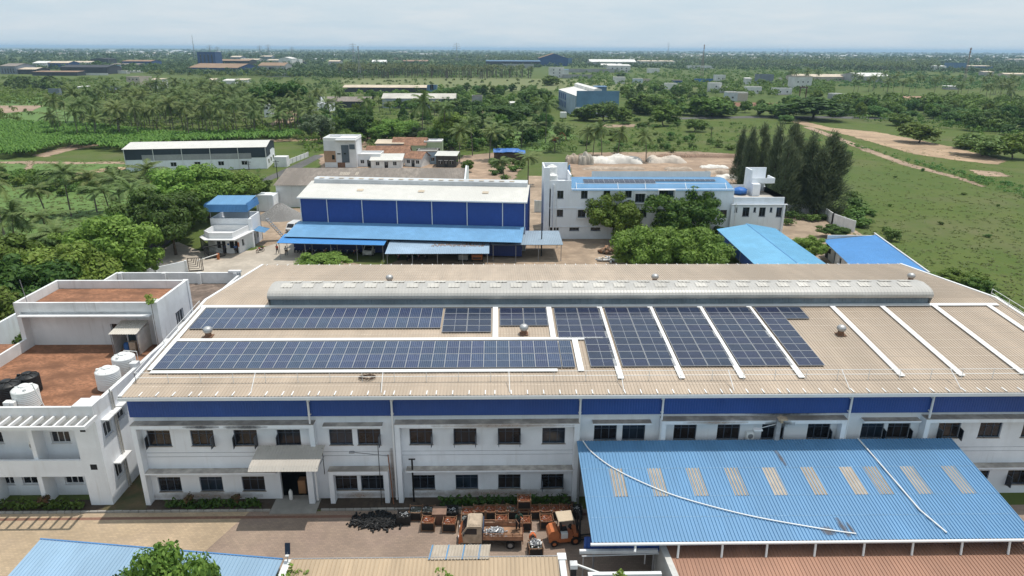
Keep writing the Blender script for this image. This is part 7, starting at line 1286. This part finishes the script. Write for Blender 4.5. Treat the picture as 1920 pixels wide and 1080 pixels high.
# ------------------------------------------------------------------ people: one skinned body each, hair and clothing as children
def person(name_label, loc, rz, pose, cols, scale=1.0):
    """pose: dict of joint -> (x,y,z) in metres, facing -Y; cols: top, trousers"""
    t = thing('person', name_label, 'person', (0, 0, 0))
    P = dict(pelvis=(0, 0, .95), chest=(0, .0, 1.28), neck=(0, 0, 1.47), head=(0, -.02, 1.60), crown=(0, .0, 1.72), ls=(-.19, 0, 1.42), le=(-.24, .02, 1.14), lw=(-.25, -.06, .90), lh=(-.25, -.09, .80), rs=(.19, 0, 1.42), re=(.24, .02, 1.14), rw=(.25, -.06, .90), rh=(.25, -.09, .80), lp=(-.10, 0, .90), lk=(-.11, -.02, .50), la=(-.12, .02, .08), lt=(-.13, -.13, .04), rp=(.10, 0, .90), rk=(.11, -.02, .50), ra=(.12, .02, .08), rt=(.13, -.13, .04))
    P.update(pose)
    def skin_mesh(nm, bones, rad, m, parent):
        names = []; [names.append(j) for b in bones for j in b if j not in names]
        me = bpy.data.meshes.new(nm); me.from_pydata([P[j] if j in P else (0, 0, 0) for j in names], [(names.index(a), names.index(b)) for a, b in bones], []); o = bpy.data.objects.new(nm, me); COL.objects.link(o)
        sk = o.modifiers.new('skin', 'SKIN'); sk.use_smooth_shade = True; lay = me.skin_vertices[0]
        for i, j in enumerate(names): r = rad.get(j, .05); lay.data[i].radius = r if isinstance(r, tuple) else (r, r); lay.data[i].use_root = (i == 0)
        sb = o.modifiers.new('sub', 'SUBSURF'); sb.levels = sb.render_levels = 1
        dg = bpy.context.evaluated_depsgraph_get(); me2 = bpy.data.meshes.new_from_object(o.evaluated_get(dg)); o.modifiers.clear(); o.data = me2; me2.materials.clear(); me2.materials.append(m)
        for p in me2.polygons: p.use_smooth = True
        o.parent = parent; return o
    F = []
    for s_, w, h in (('l', 'lw', 'lh'), ('r', 'rw', 'rh')):
        W_, H_ = Vector(P[w]), Vector(P[h]); d = (H_-W_).normalized(); sd = d.cross(Vector((0, 1, 0))).normalized() if abs(d.y) < .9 else Vector((1, 0, 0))
        for i, (o, L) in enumerate(((-.03, .07), (-.01, .085), (.012, .08), (.033, .065))): P[s_+'f%d' % i] = tuple(H_+sd*o); P[s_+'g%d' % i] = tuple(H_+sd*o+d*L+Vector((0, -.012, 0))); F += [(h, s_+'f%d' % i), (s_+'f%d' % i, s_+'g%d' % i)]
        P[s_+'th'] = tuple(W_+d*.05+sd*-.05+Vector((0, -.02, 0))); F += [(w, s_+'th')]
    fr = {k: .010 for b in F for k in b if len(k) == 3 and k[1] in 'fg'}; fr.update({'lth': .011, 'rth': .011})
    R_ = dict(pelvis=(.135, .10), chest=(.15, .105), neck=.055, head=(.082, .098), crown=(.06, .07), ls=.062, le=.045, lw=.032, lh=.036, rs=.062, re=.045, rw=.032, rh=.036, lp=.085, lk=.058, la=.042, lt=.035, rp=.085, rk=.058, ra=.042, rt=.035, **fr)
    bones = [('pelvis', 'chest'), ('chest', 'neck'), ('neck', 'head'), ('head', 'crown'), ('chest', 'ls'), ('ls', 'le'), ('le', 'lw'), ('lw', 'lh'), ('chest', 'rs'), ('rs', 're'), ('re', 'rw'), ('rw', 'rh'), ('pelvis', 'lp'), ('lp', 'lk'), ('lk', 'la'), ('la', 'lt'), ('pelvis', 'rp'), ('rp', 'rk'), ('rk', 'ra'), ('ra', 'rt')]+F
    skin_mesh('body', bones, R_, skin, t)
    up = {k: (tuple(v+.016 for v in R_[k]) if isinstance(R_[k], tuple) else R_[k]+.016) for k in ('pelvis', 'chest', 'ls', 'le', 'rs', 're')}; up['neck'] = .045
    skin_mesh('shirt', [('pelvis', 'chest'), ('chest', 'ls'), ('ls', 'le'), ('chest', 'rs'), ('rs', 're')], up, cols[0], t)
    lo = {k: (tuple(v+.02 for v in R_[k]) if isinstance(R_[k], tuple) else R_[k]+.018) for k in ('pelvis', 'lp', 'lk', 'la', 'rp', 'rk', 'ra')}
    skin_mesh('trousers', [('pelvis', 'lp'), ('lp', 'lk'), ('lk', 'la'), ('pelvis', 'rp'), ('rp', 'rk'), ('rk', 'ra')], lo, cols[1], t)
    hd, cw = Vector(P['head']), Vector(P['crown']); ax = (cw-hd).normalized(); b = MB(); c = hd+ax*.055+Vector((0, .02, 0)); b.ico(tuple(c), .098, 3, .03, 0, 2, .95); b.obj('hair', hairm, t)
    fc = Vector((0, -1, 0)); fc = (fc-ax*fc.dot(ax)).normalized(); sd = ax.cross(fc); b = MB(); e = hd+fc*.092+ax*.02
    b.tube(tuple(e-sd*.034), tuple(e-sd*.034+fc*.008), .011, n=6); b.tube(tuple(e+sd*.034), tuple(e+sd*.034+fc*.008), .011, n=6); m_ = hd+fc*.092-ax*.055; b.tube(tuple(m_-sd*.025), tuple(m_+sd*.025), .006, n=5); b.obj('eyes_and_mouth', hairm, t)
    b = MB(); n_ = hd+fc*.10-ax*.012; b.tube(tuple(n_+ax*.03-fc*.012), tuple(n_-ax*.015+fc*.012), .010, .016, 6); [b.tube(tuple(hd+sd*.088*s_-ax*.02), tuple(hd+sd*.1*s_+ax*.02), .016, n=6) for s_ in (-1, 1)]; b.obj('nose_and_ears', skin, t)
    t.location = loc; t.rotation_euler.z = rz; t.scale = (scale,)*3; return t
walk = dict(lk=(-.11, -.16, .52), la=(-.11, -.16, .09), lt=(-.11, -.31, .05), rk=(.11, .06, .50), ra=(.11, .27, .14), rt=(.11, .14, .06), le=(-.25, .10, 1.16), lw=(-.25, .07, .92), lh=(-.25, .05, .82), re=(.25, -.08, 1.16), rw=(.24, -.24, .97), rh=(.24, -.30, .89))
bend = dict(pelvis=(0, .05, .92), chest=(0, -.30, 1.08), neck=(0, -.46, 1.14), head=(0, -.58, 1.13), crown=(0, -.69, 1.18), ls=(-.19, -.42, 1.10), le=(-.22, -.46, .84), lw=(-.16, -.58, .68), lh=(-.14, -.62, .60), rs=(.19, -.42, 1.10), re=(.22, -.48, .84), rw=(.16, -.60, .70), rh=(.14, -.64, .62), lp=(-.10, .05, .88), rp=(.10, .05, .88))
reach = dict(chest=(0, -.08, 1.26), neck=(0, -.14, 1.44), head=(0, -.18, 1.56), crown=(0, -.17, 1.68), ls=(-.19, -.10, 1.38), le=(-.28, -.20, 1.14), lw=(-.20, -.42, 1.04), lh=(-.18, -.50, 1.0), rs=(.19, -.10, 1.38), re=(.30, -.22, 1.15), rw=(.22, -.44, 1.02), rh=(.2, -.52, .98))
person('person in a red shirt walking beside the motorcycle shelter post', tuple(G(427+0, 475)-Vector((-.0, 0, 0)))[:2]+(0,) if False else (-38.0, 114.2, 0), R(170), walk, (cloth_r, cloth_k)); person('person in a pale shirt walking under the shelter edge', (-36.2, 113.2, 0), R(185), walk, (cloth_w, cloth_k)); person('person in a blue shirt sitting guard at the gatehouse doorway', (-45.15, 114.35, 0), R(10), {}, (cloth_b, cloth_k)); person('person in dark blue standing inside the left gatehouse doorway', (-47.0, 114.65, 0), R(5), {}, (mat('navy_cloth', (.02, .04, .12), .85), cloth_k))
person('person near the gravel heap by the warehouse corner', (-34.9, 132.0, 0), R(60), {}, (cloth_w, cloth_k)) if False else None
# ------------------------------------------------------------------ small truck, facing -X (left)
TK = thing('pickup_truck', 'dusty orange and cream pickup truck with slatted cargo sides, facing left', 'truck')
ty = 1.55; s = MB()   # local: x along length, front at -2.2
cab = [(-2.25, .55), (-2.30, .95), (-2.12, 1.25), (-1.72, 1.86), (-1.55, 1.93), (-.72, 1.93), (-.66, 1.80), (-.66, .50), (-2.1, .5)]
s.extrude(cab, 'y', -.74, .74); s.obj('cab', cream, TK)
s = MB(); s.extrude([(-2.27, .56), (-2.325, .95), (-2.14, 1.27), (-2.10, 1.25), (-2.0, .56)], 'y', -.76, .76); s.box(-2.34, -2.2, -.72, .72, .42, .60); s.obj('nose_panel', orange, TK)
s = MB(); s.add([(-2.13, -.66, 1.29), (-2.13, .66, 1.29), (-1.745, .60, 1.85), (-1.745, -.60, 1.85)], [(0, 1, 2, 3)]); s.obj('windscreen', glass, TK)
for sd in (-1, 1):
    y = sd*.748; s = MB(); s.add([(-1.98, y, 1.26), (-1.02, y, 1.26), (-1.02, y, 1.76), (-1.70, y, 1.76)], [(0, 1, 2, 3)]); s.obj('side_window', glass, TK)
    d = MB(); a, b_ = sorted((sd*.742, sd*.765)); d.box(-1.99, -.98, a, b_, .62, 1.2); d.box(-1.12, -1.0, a, b_+.01*sd if sd > 0 else b_, 1.05, 1.09); d.obj('door', cream, TK)
    m_ = MB(); a, b_ = sorted((sd*.77, sd*.95)); m_.box(-1.98, -1.9, a, b_, 1.25, 1.45); m_.obj('wing_mirror', darkst, TK)
    h = MB(); a, b_ = sorted((sd*.42, sd*.66)); h.box(-2.36, -2.3, a, b_, .78, .95); h.obj('headlight', frw, TK)
s = MB(); s.bbox(-1.6, -.75, -.62, .62, 1.93, 1.98, .03); [s.box(-1.5+i*.2, -1.45+i*.2, -.6, .6, 1.98, 2.0) for i in range(4)]; s.obj('roof_panel', cream, TK)
s = MB(); s.box(-.6, 2.25, -.76, .76, .72, .80); s.box(-2.0, 2.2, -.35, .35, .42, .72); s.obj('chassis', darkst, TK)
for y in (-.76, .73):
    s = MB(); s.box(-.6, 2.25, y, y+.03, .80, 1.12); [s.box(-.6, 2.25, y, y+.03, z, z+.05) for z in (1.2, 1.33)]; [s.box(x, x+.05, y-.01, y+.04, .8, 1.38) for x in (-.58, .1, .8, 1.5, 2.18)]; s.obj('cargo_side', mat('worn_orange', (.42, .22, .13), .7, var=.25, scale=3), TK)
s = MB(); s.box(-.62, -.57, -.74, .74, .8, 1.7); s.obj('headboard', mat('worn_blue', (.07, .10, .17), .7, var=.2), TK); s = MB(); s.box(2.22, 2.27, -.74, .74, .45, .80); s.obj('tailgate', rustor, TK); s = MB(); s.box(-.57, 2.2, -.73, .73, .80, .83); s.obj('cargo_floor', rustroof, TK)
for x in (-1.5, 1.35):
    for y in (-.62, .62):
        w = MB(); w.tube((x, y-.1, .31), (x, y+.1, .31), .31, n=18); wo_ = w.obj('wheel', rubber, TK); r_ = MB(); r_.tube((x, y-.11, .31), (x, y+.11, .31), .17, n=12); r_.obj('rim', steel, wo_)
TK.location = (-.45, 40.55, 0); TK.rotation_euler.z = R(-2)
def pile(name, label, loc, w, d, h_, n, size, m, seed, cat='scrap', elong=1.0):
    rr = random.Random(seed); b = MB()
    for k in range(n):
        u, v = rr.gauss(0, .36), rr.gauss(0, .36)
        if abs(u) > 1 or abs(v) > 1: continue
        z = h_*max(0, 1-(u*u+v*v)**.5)*rr.uniform(.3, 1); x, y = u*w/2, v*d/2; q = size*rr.uniform(.6, 1.3); ang = rr.uniform(0, 3.14); a = Vector((math.cos(ang), math.sin(ang), rr.uniform(-.4, .4)))*q*elong; n2 = a.orthogonal().normalized()*q*.5; p = Vector((x, y, z+q*.4))
        b.tube(p-a*.5, p+a*.5, q*.38, q*.3, 6, k % (len(m) if isinstance(m, list) else 1))
    return b.obj(name, m, label=label, cat=cat, at=loc)
pile('aluminium_scrap', 'heap of shiny aluminium scrap in the truck bed', (-.15, 40.5, .84), 1.9, 1.2, .45, 260, .14, [silver, silver, steel], 3)
pile('rubber_pile', 'spread out layer of black rubber scrap on the pavers', (-9.1, 42.95, .0), 5.0, 2.4, .16, 560, .21, [rubber, rubber, plastb], 4, 'rubber heap', 1.2)
# ------------------------------------------------------------------ forklift facing right
FK = thing('forklift', 'orange forklift with a cream roof plate, facing the blue lean-to', 'forklift')
s = MB(); pr = [(-1.35, .35), (-1.42, .7), (-1.40, 1.05), (-1.22, 1.28), (-.75, 1.32), (-.62, 1.1), (-.62, .35)]; s.extrude(pr, 'y', -.5, .5); s.obj('counterweight', orange, FK)
s = MB(); s.box(-.62, .75, -.52, .52, .30, .62); s.box(-.6, .0, -.45, .45, .62, .98); s.box(.45, .75, -.5, .5, .62, .95); s.obj('chassis', orange, FK); s = MB(); s.bbox(-.5, .0, -.53, -.10, .63, 1.06); s.obj('side_tank', frw, FK)
s = MB(); s.bbox(-.45, .02, -.25, .25, .99, 1.12); s.bbox(-.5, -.38, -.25, .25, 1.1, 1.55); s.obj('seat', plastb, FK)
s = MB(); [s.tube((x, y, .65), (x2, y, 2.1), .035, n=5) for y in (-.46, .46) for x, x2 in ((-.62, -.55), (.72, .5))]; [s.tube((-.55+i*.2, -.46, 2.1), (-.55+i*.2, .46, 2.1), .02, n=4) for i in range(6)]; s.obj('overhead_guard', darkst, FK)
s = MB(); s.bbox(-.75, .42, -.56, .56, 2.12, 2.20); s.obj('roof_plate', mat('cream_board', (.60, .49, .36), .8, var=.06), FK)
s = MB(); [s.box(.82, .95, y-.06, y+.06, .1, 2.35) for y in (-.36, .36)]; [s.box(.84, .93, -.36, .36, z, z+.08) for z in (.4, 1.3, 2.25)]; s.obj('mast', darkst, FK); s = MB(); [s.box(1.0, 1.9, y-.05, y+.05, .12, .16) for y in (-.25, .25)]; s.box(.96, 1.0, -.45, .45, .12, .55); s.obj('fork', darkst, FK)
s = MB(); s.tube((.4, 0, .95), (.25, 0, 1.25), .025, n=5); s.tube((.25, 0, 1.25), (.22, 0, 1.28), .16, n=14); s.obj('steering_wheel', plastb, FK)
for x, r in ((-1.0, .26), (.55, .34)):
    for y in (-.48, .48): w = MB(); w.tube((x, y-.11, r), (x, y+.11, r), r, n=16); wo_ = w.obj('wheel', rubber, FK); r_ = MB(); r_.tube((x, y-.12, r), (x, y+.12, r), r*.5, n=10); r_.obj('rim', orange, wo_)
FK.location = (4.95, 40.65, 0); FK.rotation_euler.z = R(8)
# ------------------------------------------------------------------ wire sided bins of scrap
def make_bin(fill, seed):
    t = thing('metal_bin', '', 'bin'); s = MB(); w, d, h = .48, .42, .78
    for x in (-w, w):
        for y in (-d, d): s.box(x-.03, x+.03, y-.03, y+.03, 0, h+.12)
    for z in (.1, h): s.box(-w, w, -d-.02, -d+.02, z-.03, z+.03); s.box(-w, w, d-.02, d+.02, z-.03, z+.03); s.box(-w-.02, -w+.02, -d, d, z-.03, z+.03); s.box(w-.02, w+.02, -d, d, z-.03, z+.03)
    s.obj('frame', rustroof if fill is not rubber else darkst, t); s = MB(); s.box(-w+.03, w-.03, -d+.03, d-.03, .12, .15)
    for i in range(9): x = -w+.1+i*(2*w-.2)/8; [s.box(x-.012, x+.012, y-.012, y+.012, .12, h) for y in (-d, d)]
    for i in range(8): y = -d+.1+i*(2*d-.2)/7; [s.box(x-.012, x+.012, y-.012, y+.012, .12, h) for x in (-w, w)]
    s.box(-w+.04, w-.04, -d+.03, -d+.035, .15, h-.1); s.box(-w+.04, w-.04, d-.035, d-.03, .15, h-.1); s.box(-w+.03, -w+.035, -d+.04, d-.04, .15, h-.1); s.box(w-.035, w-.03, -d+.04, d-.04, .15, h-.1); s.obj('mesh_side', darkst, t)
    rr = random.Random(seed); b = MB(); b.box(-w+.05, w-.05, -d+.05, d-.05, .2, h-.12)
    for k in range(110): p = Vector((rr.uniform(-w+.1, w-.1), rr.uniform(-d+.1, d-.1), h-.1+rr.uniform(-.04, .08))); a = Vector((rr.uniform(-1, 1), rr.uniform(-1, 1), rr.uniform(-.4, .4))).normalized()*rr.uniform(.05, .09); b.tube(p-a, p+a, .045, .035, 5, 1 if rr.random() < .12 else 0)
    b.obj('contents', [fill, silver], t); return t
br_, bg_, bk_ = make_bin(rustor, 1), make_bin(mat('grey_green_scrap', (.12, .13, .11), .7, var=.3, scale=8), 2), make_bin(rubber, 3)
bs = MB(); bs.bbox(-.5, .5, -.45, .45, 0, .95, .03); bsk = thing('wooden_box', 'closed wooden box between the black bins and the rust filled bin', 'box'); bs.obj('box_body', mat('brown_wood', (.20, .11, .08), .85, var=.15), bsk); b2 = MB(); b2.box(-.53, .53, -.48, .48, .95, 1.0); b2.obj('lid', mat('brown_wood_lid', (.24, .15, .11), .85, var=.15), bsk)
def pb(px, py, h_=.82): g_ = G(px, py, h_); return (g_.x, g_.y, 0)
bins = [(br_, 803, 973, 'metal bin of rusty parts behind the two bins left of the wooden box'), (bk_, 757, 962, 'leftmost dark bin beside the black rubber heap'), (bg_, 777, 970, 'bin of grey green scrap right of the leftmost dark bin, front row'), (bg_, 800, 972, 'bin of grey green scrap next to the wooden box, front row'), (br_, 843, 975, 'lone front bin of rusty castings right of the wooden box'), (bk_, 846, 953, 'black bin heaped with rubber behind the lone rusty bin'), (bk_, 803, 958, 'dark bin in the back row left of the wooden box'),
        (bg_, 877, 971, 'front bin of grey scrap behind the truck cab'), (br_, 878, 958, 'back row bin above the truck cab'), (br_, 899, 958, 'back row rusty bin, first right of the truck cab'), (br_, 899, 971, 'front row rusty bin touching the truck cab roof'), (br_, 921, 959, 'back row rusty bin in the middle behind the truck bed'), (br_, 942, 959, 'back row dark rusty bin right of the middle one'), (br_, 941, 971, 'front row rusty bin behind the truck bed rail'), (bg_, 961, 959, 'back row bin of silver grey scrap'), (br_, 963, 971, 'front row rusty bin behind the truck bed end'),
        (br_, 983, 959, 'back row bin under the raised rusty bin'), (br_, 984, 973, 'bright rusty bin at the rear end of the truck'), (br_, 1003, 964, 'rusty bin right of the raised stack'), (br_, 1024, 958, 'back row rusty bin left of the forklift roof'), (br_, 1025, 970, 'front row rusty bin left of the forklift'), (br_, 1044, 960, 'rusty bin half behind the forklift roof'), (br_, 1062, 957, 'dim rusty bin behind the forklift mast'), (bk_, 1080, 960, 'darkest bin nearest the blue lean-to shed')]
taken = []
for p, px, py, l in bins:
    x, y, z = pb(px, py)
    while any(abs(x-a) < 1.0 and abs(y-b) < .92 for a, b in taken): y += .12
    y = min(y, 43.35); taken.append((x, y)); use(p, (x, y, 0), TR.uniform(-.06, .06), l, 'scrap bins in front of the factory')
x, y = [q for q in taken][16]; use(br_, (x, y, .93), 0, 'raised rusty bin stacked on top of another, tallest in the row', 'scrap bins in front of the factory')
g_ = G(824, 958, .95); use(bsk, (g_.x, g_.y, 0), 0)
use(bg_, (2.65, 39.3, 0), .05, 'front bin of silver scrap at the tail of the truck', 'scrap bins in front of the factory'); pile('silver_scrap', 'pile of white and silver scrap heaped in the bin at the truck tail', (2.65, 39.35, .8), 1.0, .9, .35, 90, .14, [silver, plastw, steel], 6)
use(bk_, (5.2, 35.2, 0), 0, 'dark bin in the shade beside the low white store', 'scrap bins in front of the factory')
person('person in dark green standing in the truck bed end and reaching down', (1.45, 40.85, .83), R(20), reach, (cloth_g, cloth_k)); person('person in an orange shirt bending over the silver scrap bin', (2.5, 40.35, 0), R(-4), bend, (cloth_o, cloth_w))
# ------------------------------------------------------------------ van, car and motorcycles in the yard
VN = thing('white_van', 'white people carrier parked nose out under the blue shelter', 'van'); s = MB(); pr = [(-2.2, .35), (-2.25, .8), (-1.95, 1.0), (-1.25, 1.72), (-.9, 1.82), (1.7, 1.82), (2.1, 1.2), (2.2, .9), (2.15, .35)]; s.extrude(pr, 'y', -.82, .82); s.obj('body', mat('van_white', (.62, .62, .62), .35, var=.03), VN)
s = MB(); s.add([(-1.93, -.7, 1.04), (-1.93, .7, 1.04), (-1.29, .66, 1.70), (-1.29, -.66, 1.70)], [(0, 1, 2, 3)]); s.obj('windscreen', glass, VN); s = MB(); s.add([(1.75, -.66, 1.76), (1.75, .66, 1.76), (2.09, .7, 1.26), (2.09, -.7, 1.26)], [(3, 2, 1, 0)]); s.obj('rear_window', glass, VN)
for sd in (-1, 1):
    s = MB(); y = sd*.826; s.add([(-1.3, y, 1.1), (1.85, y, 1.1), (1.6, y, 1.66), (-1.05, y, 1.66)], [(0, 1, 2, 3)]); s.obj('side_window', glass, VN); s = MB(); a, b_ = sorted((sd*.55, sd*.8)); s.box(-2.27, -2.2, a, b_, .72, .86); s.obj('headlight', frw, VN); s = MB(); s.box(2.15, 2.2, a, b_, .8, 1.05); s.obj('tail_light', cloth_r, VN)
s = MB(); s.box(-2.3, -2.2, -.8, .8, .35, .6); s.box(2.15, 2.25, -.8, .8, .35, .6); s.obj('bumper', greyclad, VN); s = MB(); s.box(-2.31, -2.3, -.25, .25, .45, .56); s.obj('number_plate', plastw, VN)
for x in (-1.4, 1.35):
    for y in (-.72, .72): w = MB(); w.tube((x, y-.1, .32), (x, y+.1, .32), .32, n=16); wo_ = w.obj('wheel', rubber, VN); r_ = MB(); r_.tube((x, y-.11, .32), (x, y+.11, .32), .18, n=10); r_.obj('rim', galv, wo_)
VN.location = (-21.7, 114.6, 0); VN.rotation_euler.z = R(76)
dup(VN, (-39.6, 130.5, 0), R(80), 'white car parked half hidden at the blue warehouse corner', None, .95)['category'] = 'car'
def make_bike(m, seed):
    t = thing('motorcycle', '', 'motorcycle')
    for x in (-.62, .62): w = MB(); n = 18; [w.tube((x+.27*math.cos(k*2*math.pi/n), 0, .30+.27*math.sin(k*2*math.pi/n)), (x+.27*math.cos((k+1)*2*math.pi/n), 0, .30+.27*math.sin((k+1)*2*math.pi/n)), .045, n=5) for k in range(n)]; [w.tube((x, 0, .3), (x+.26*math.cos(k*1.05), 0, .3+.26*math.sin(k*1.05)), .012, n=3) for k in range(6)]; w.obj('wheel', rubber, t)
    s = MB(); s.tube((-.62, 0, .3), (-.42, 0, .92), .035, n=6); s.tube((-.42, 0, .9), (.1, 0, .5), .04, n=6); s.tube((.62, 0, .3), (.1, 0, .45), .035, n=6); s.tube((.62, 0, .3), (.3, 0, .72), .03, n=6); s.box(-.15, .18, -.13, .13, .28, .55); s.obj('frame', darkst, t); s = MB(); s.ico((-.14, 0, .80), .21, seed, .03, 0, 2, .7); s.box(.45, .8, -.09, .09, .62, .72); s.box(-.85, -.42, -.07, .07, .58, .63); s.obj('fuel_tank', m, t)
    s = MB(); s.bbox(.02, .66, -.13, .13, .74, .84); s.obj('seat', plastb, t); s = MB(); s.tube((-.38, -.33, 1.02), (-.42, 0, .98), .018, n=5); s.tube((-.42, 0, .98), (-.38, .33, 1.02), .018, n=5); s.obj('handlebar', galv, t); s = MB(); s.tube((-.52, 0, .88), (-.58, 0, .87), .085, n=10); s.obj('headlight', frw, t); s = MB(); s.tube((.1, .16, .28), (.7, .17, .34), .035, n=6); s.obj('exhaust', galv, t); return t
mb1, mb2, mb3 = make_bike(cloth_r, 1), make_bike(plastb, 2), make_bike(mat('bike_blue', (.03, .06, .2), .4), 3)
rb = random.Random(9)
for i in range(22):
    x = -35.2+i*.55; use((mb1, mb2, mb3, mb2)[rb.randrange(4)], (x, 115.6-i*.045+rb.uniform(-.2, .2), 0), R(90+rb.uniform(-8, 8)), 'motorcycle parked in the back row under the blue shelter', 'motorcycles in the shelter')
for i, x in enumerate((-32.6, -31.2, -29.6, -26.9, -25.7, -24.6, -23.9)): use((mb2, mb3, mb1)[i % 3], (x, 113.6+rb.uniform(-.25, .25), 0), R(85+rb.uniform(-14, 14)), 'motorcycle parked in the front row under the blue shelter', 'motorcycles in the shelter front row')
for i, x in enumerate((-16.6, -15.0, -14.3, -13.2, -12.0)): use((mb1, mb2, mb3)[i % 3], (x, 110.6+rb.uniform(-.2, .2), 0), R(88+rb.uniform(-10, 10)), 'motorcycle parked at the left under the stained pale carport', 'motorcycles under the pale carport')
use(mb1, (-41.3, 115.3, 0), R(60), 'red motorcycle standing alone on the paving by the gatehouse')
OV = thing('orange_tractor', 'orange vehicle half hidden beneath the stained pale carport', 'vehicle'); s = MB(); s.bbox(-.9, .9, -1.2, 1.2, .45, 1.25, .06); s.bbox(-.8, .8, -.3, 1.1, 1.25, 1.75, .06); s.obj('body', orange, OV); s = MB(); s.box(-.7, .7, -1.23, -1.2, .6, .85); s.obj('grille', darkst, OV); s = MB(); s.box(-.7, .7, -.33, -.3, 1.3, 1.68); s.obj('windscreen', glass, OV)
for x in (-.85, .85):
    for y in (-.8, .8): w = MB(); w.tube((x-.12, y, .4), (x+.12, y, .4), .4, n=14); w.obj('wheel', rubber, OV)
OV.location = (-3.4, 110.4, 0)
GV = thing('grey_vehicle', 'pale boxy vehicle beside the orange one beneath the carport', 'vehicle'); s = MB(); s.bbox(-.8, .8, -1.6, 1.6, .4, 1.3, .06); s.bbox(-.75, .75, -1.0, 1.5, 1.3, 1.8, .08); s.obj('body', greyclad, GV); s = MB(); s.box(-.65, .65, -1.03, -1.0, 1.35, 1.7); s.obj('windscreen', glass, GV)
for x in (-.75, .75):
    for y in (-1, 1): w = MB(); w.tube((x-.1, y, .32), (x+.1, y, .32), .32, n=14); w.obj('wheel', rubber, GV)
GV.location = (-5.7, 110.8, 0)
EX = thing('excavator', 'orange excavator working among the bushes behind the sandy yard', 'excavator'); s = MB(); s.bbox(-1.2, 1.2, -1.1, 1.1, 1.0, 2.0, .08); s.bbox(-1.1, .1, -1.0, .3, 2.0, 3.1, .08); s.obj('body', orange, EX); s = MB(); s.box(-1.0, 0, -1.03, -1.0, 2.2, 2.9); s.obj('window', glass, EX); s = MB(); s.path([(.8, -.6, 1.8), (2.2, -1.2, 4.2), (3.6, -1.8, 3.0), (3.7, -1.8, 1.4)], .2, 6, r2=.12); s.obj('boom', orange, EX); s = MB(); s.bbox(-1.6, 1.6, -1.3, -.7, 0, .8, .15); s.bbox(-1.6, 1.6, .7, 1.3, 0, .8, .15); s.obj('track', darkst, EX); c = G(1041, 268); EX.location = (c.x, c.y, 0)
WT = thing('white_trailer', 'small white box trailer on the sandy lane before the blue warehouse front', 'trailer'); s = MB(); s.bbox(-1.6, 1.6, -1.3, 1.3, .5, 3.2, .08); s.obj('box_body', plastw, WT); s = MB(); [s.tube((x-.12, y, .4), (x+.12, y, .4), .4, n=12) for x in (-1.4, 1.4) for y in (-.8, .8)]; s.obj('wheel', rubber, WT); c = G(1056, 222); WT.location = (c.x, c.y, 0)
LT = dup(TK, tuple(G(1466, 157)), R(80), 'tiny pale truck driving on the far lane'); LT['category'] = 'truck'; LT.scale = (1.4, 1.4, 1.4)

pile('debris_heap', 'scatter of pale broken debris on the sand behind the factory roof edge', tuple(G(1152, 489)), 6, 2.4, .5, 160, .45, [white2, greyclad, tanfar], 14, 'debris', 1.5)
pile('timber_stack', 'dark timber lying in the shade under the round green tree', tuple(G(1142, 474)), 5, 1.5, .6, 60, .6, [bark, bark, rustroof], 15, 'timber', 2.5)
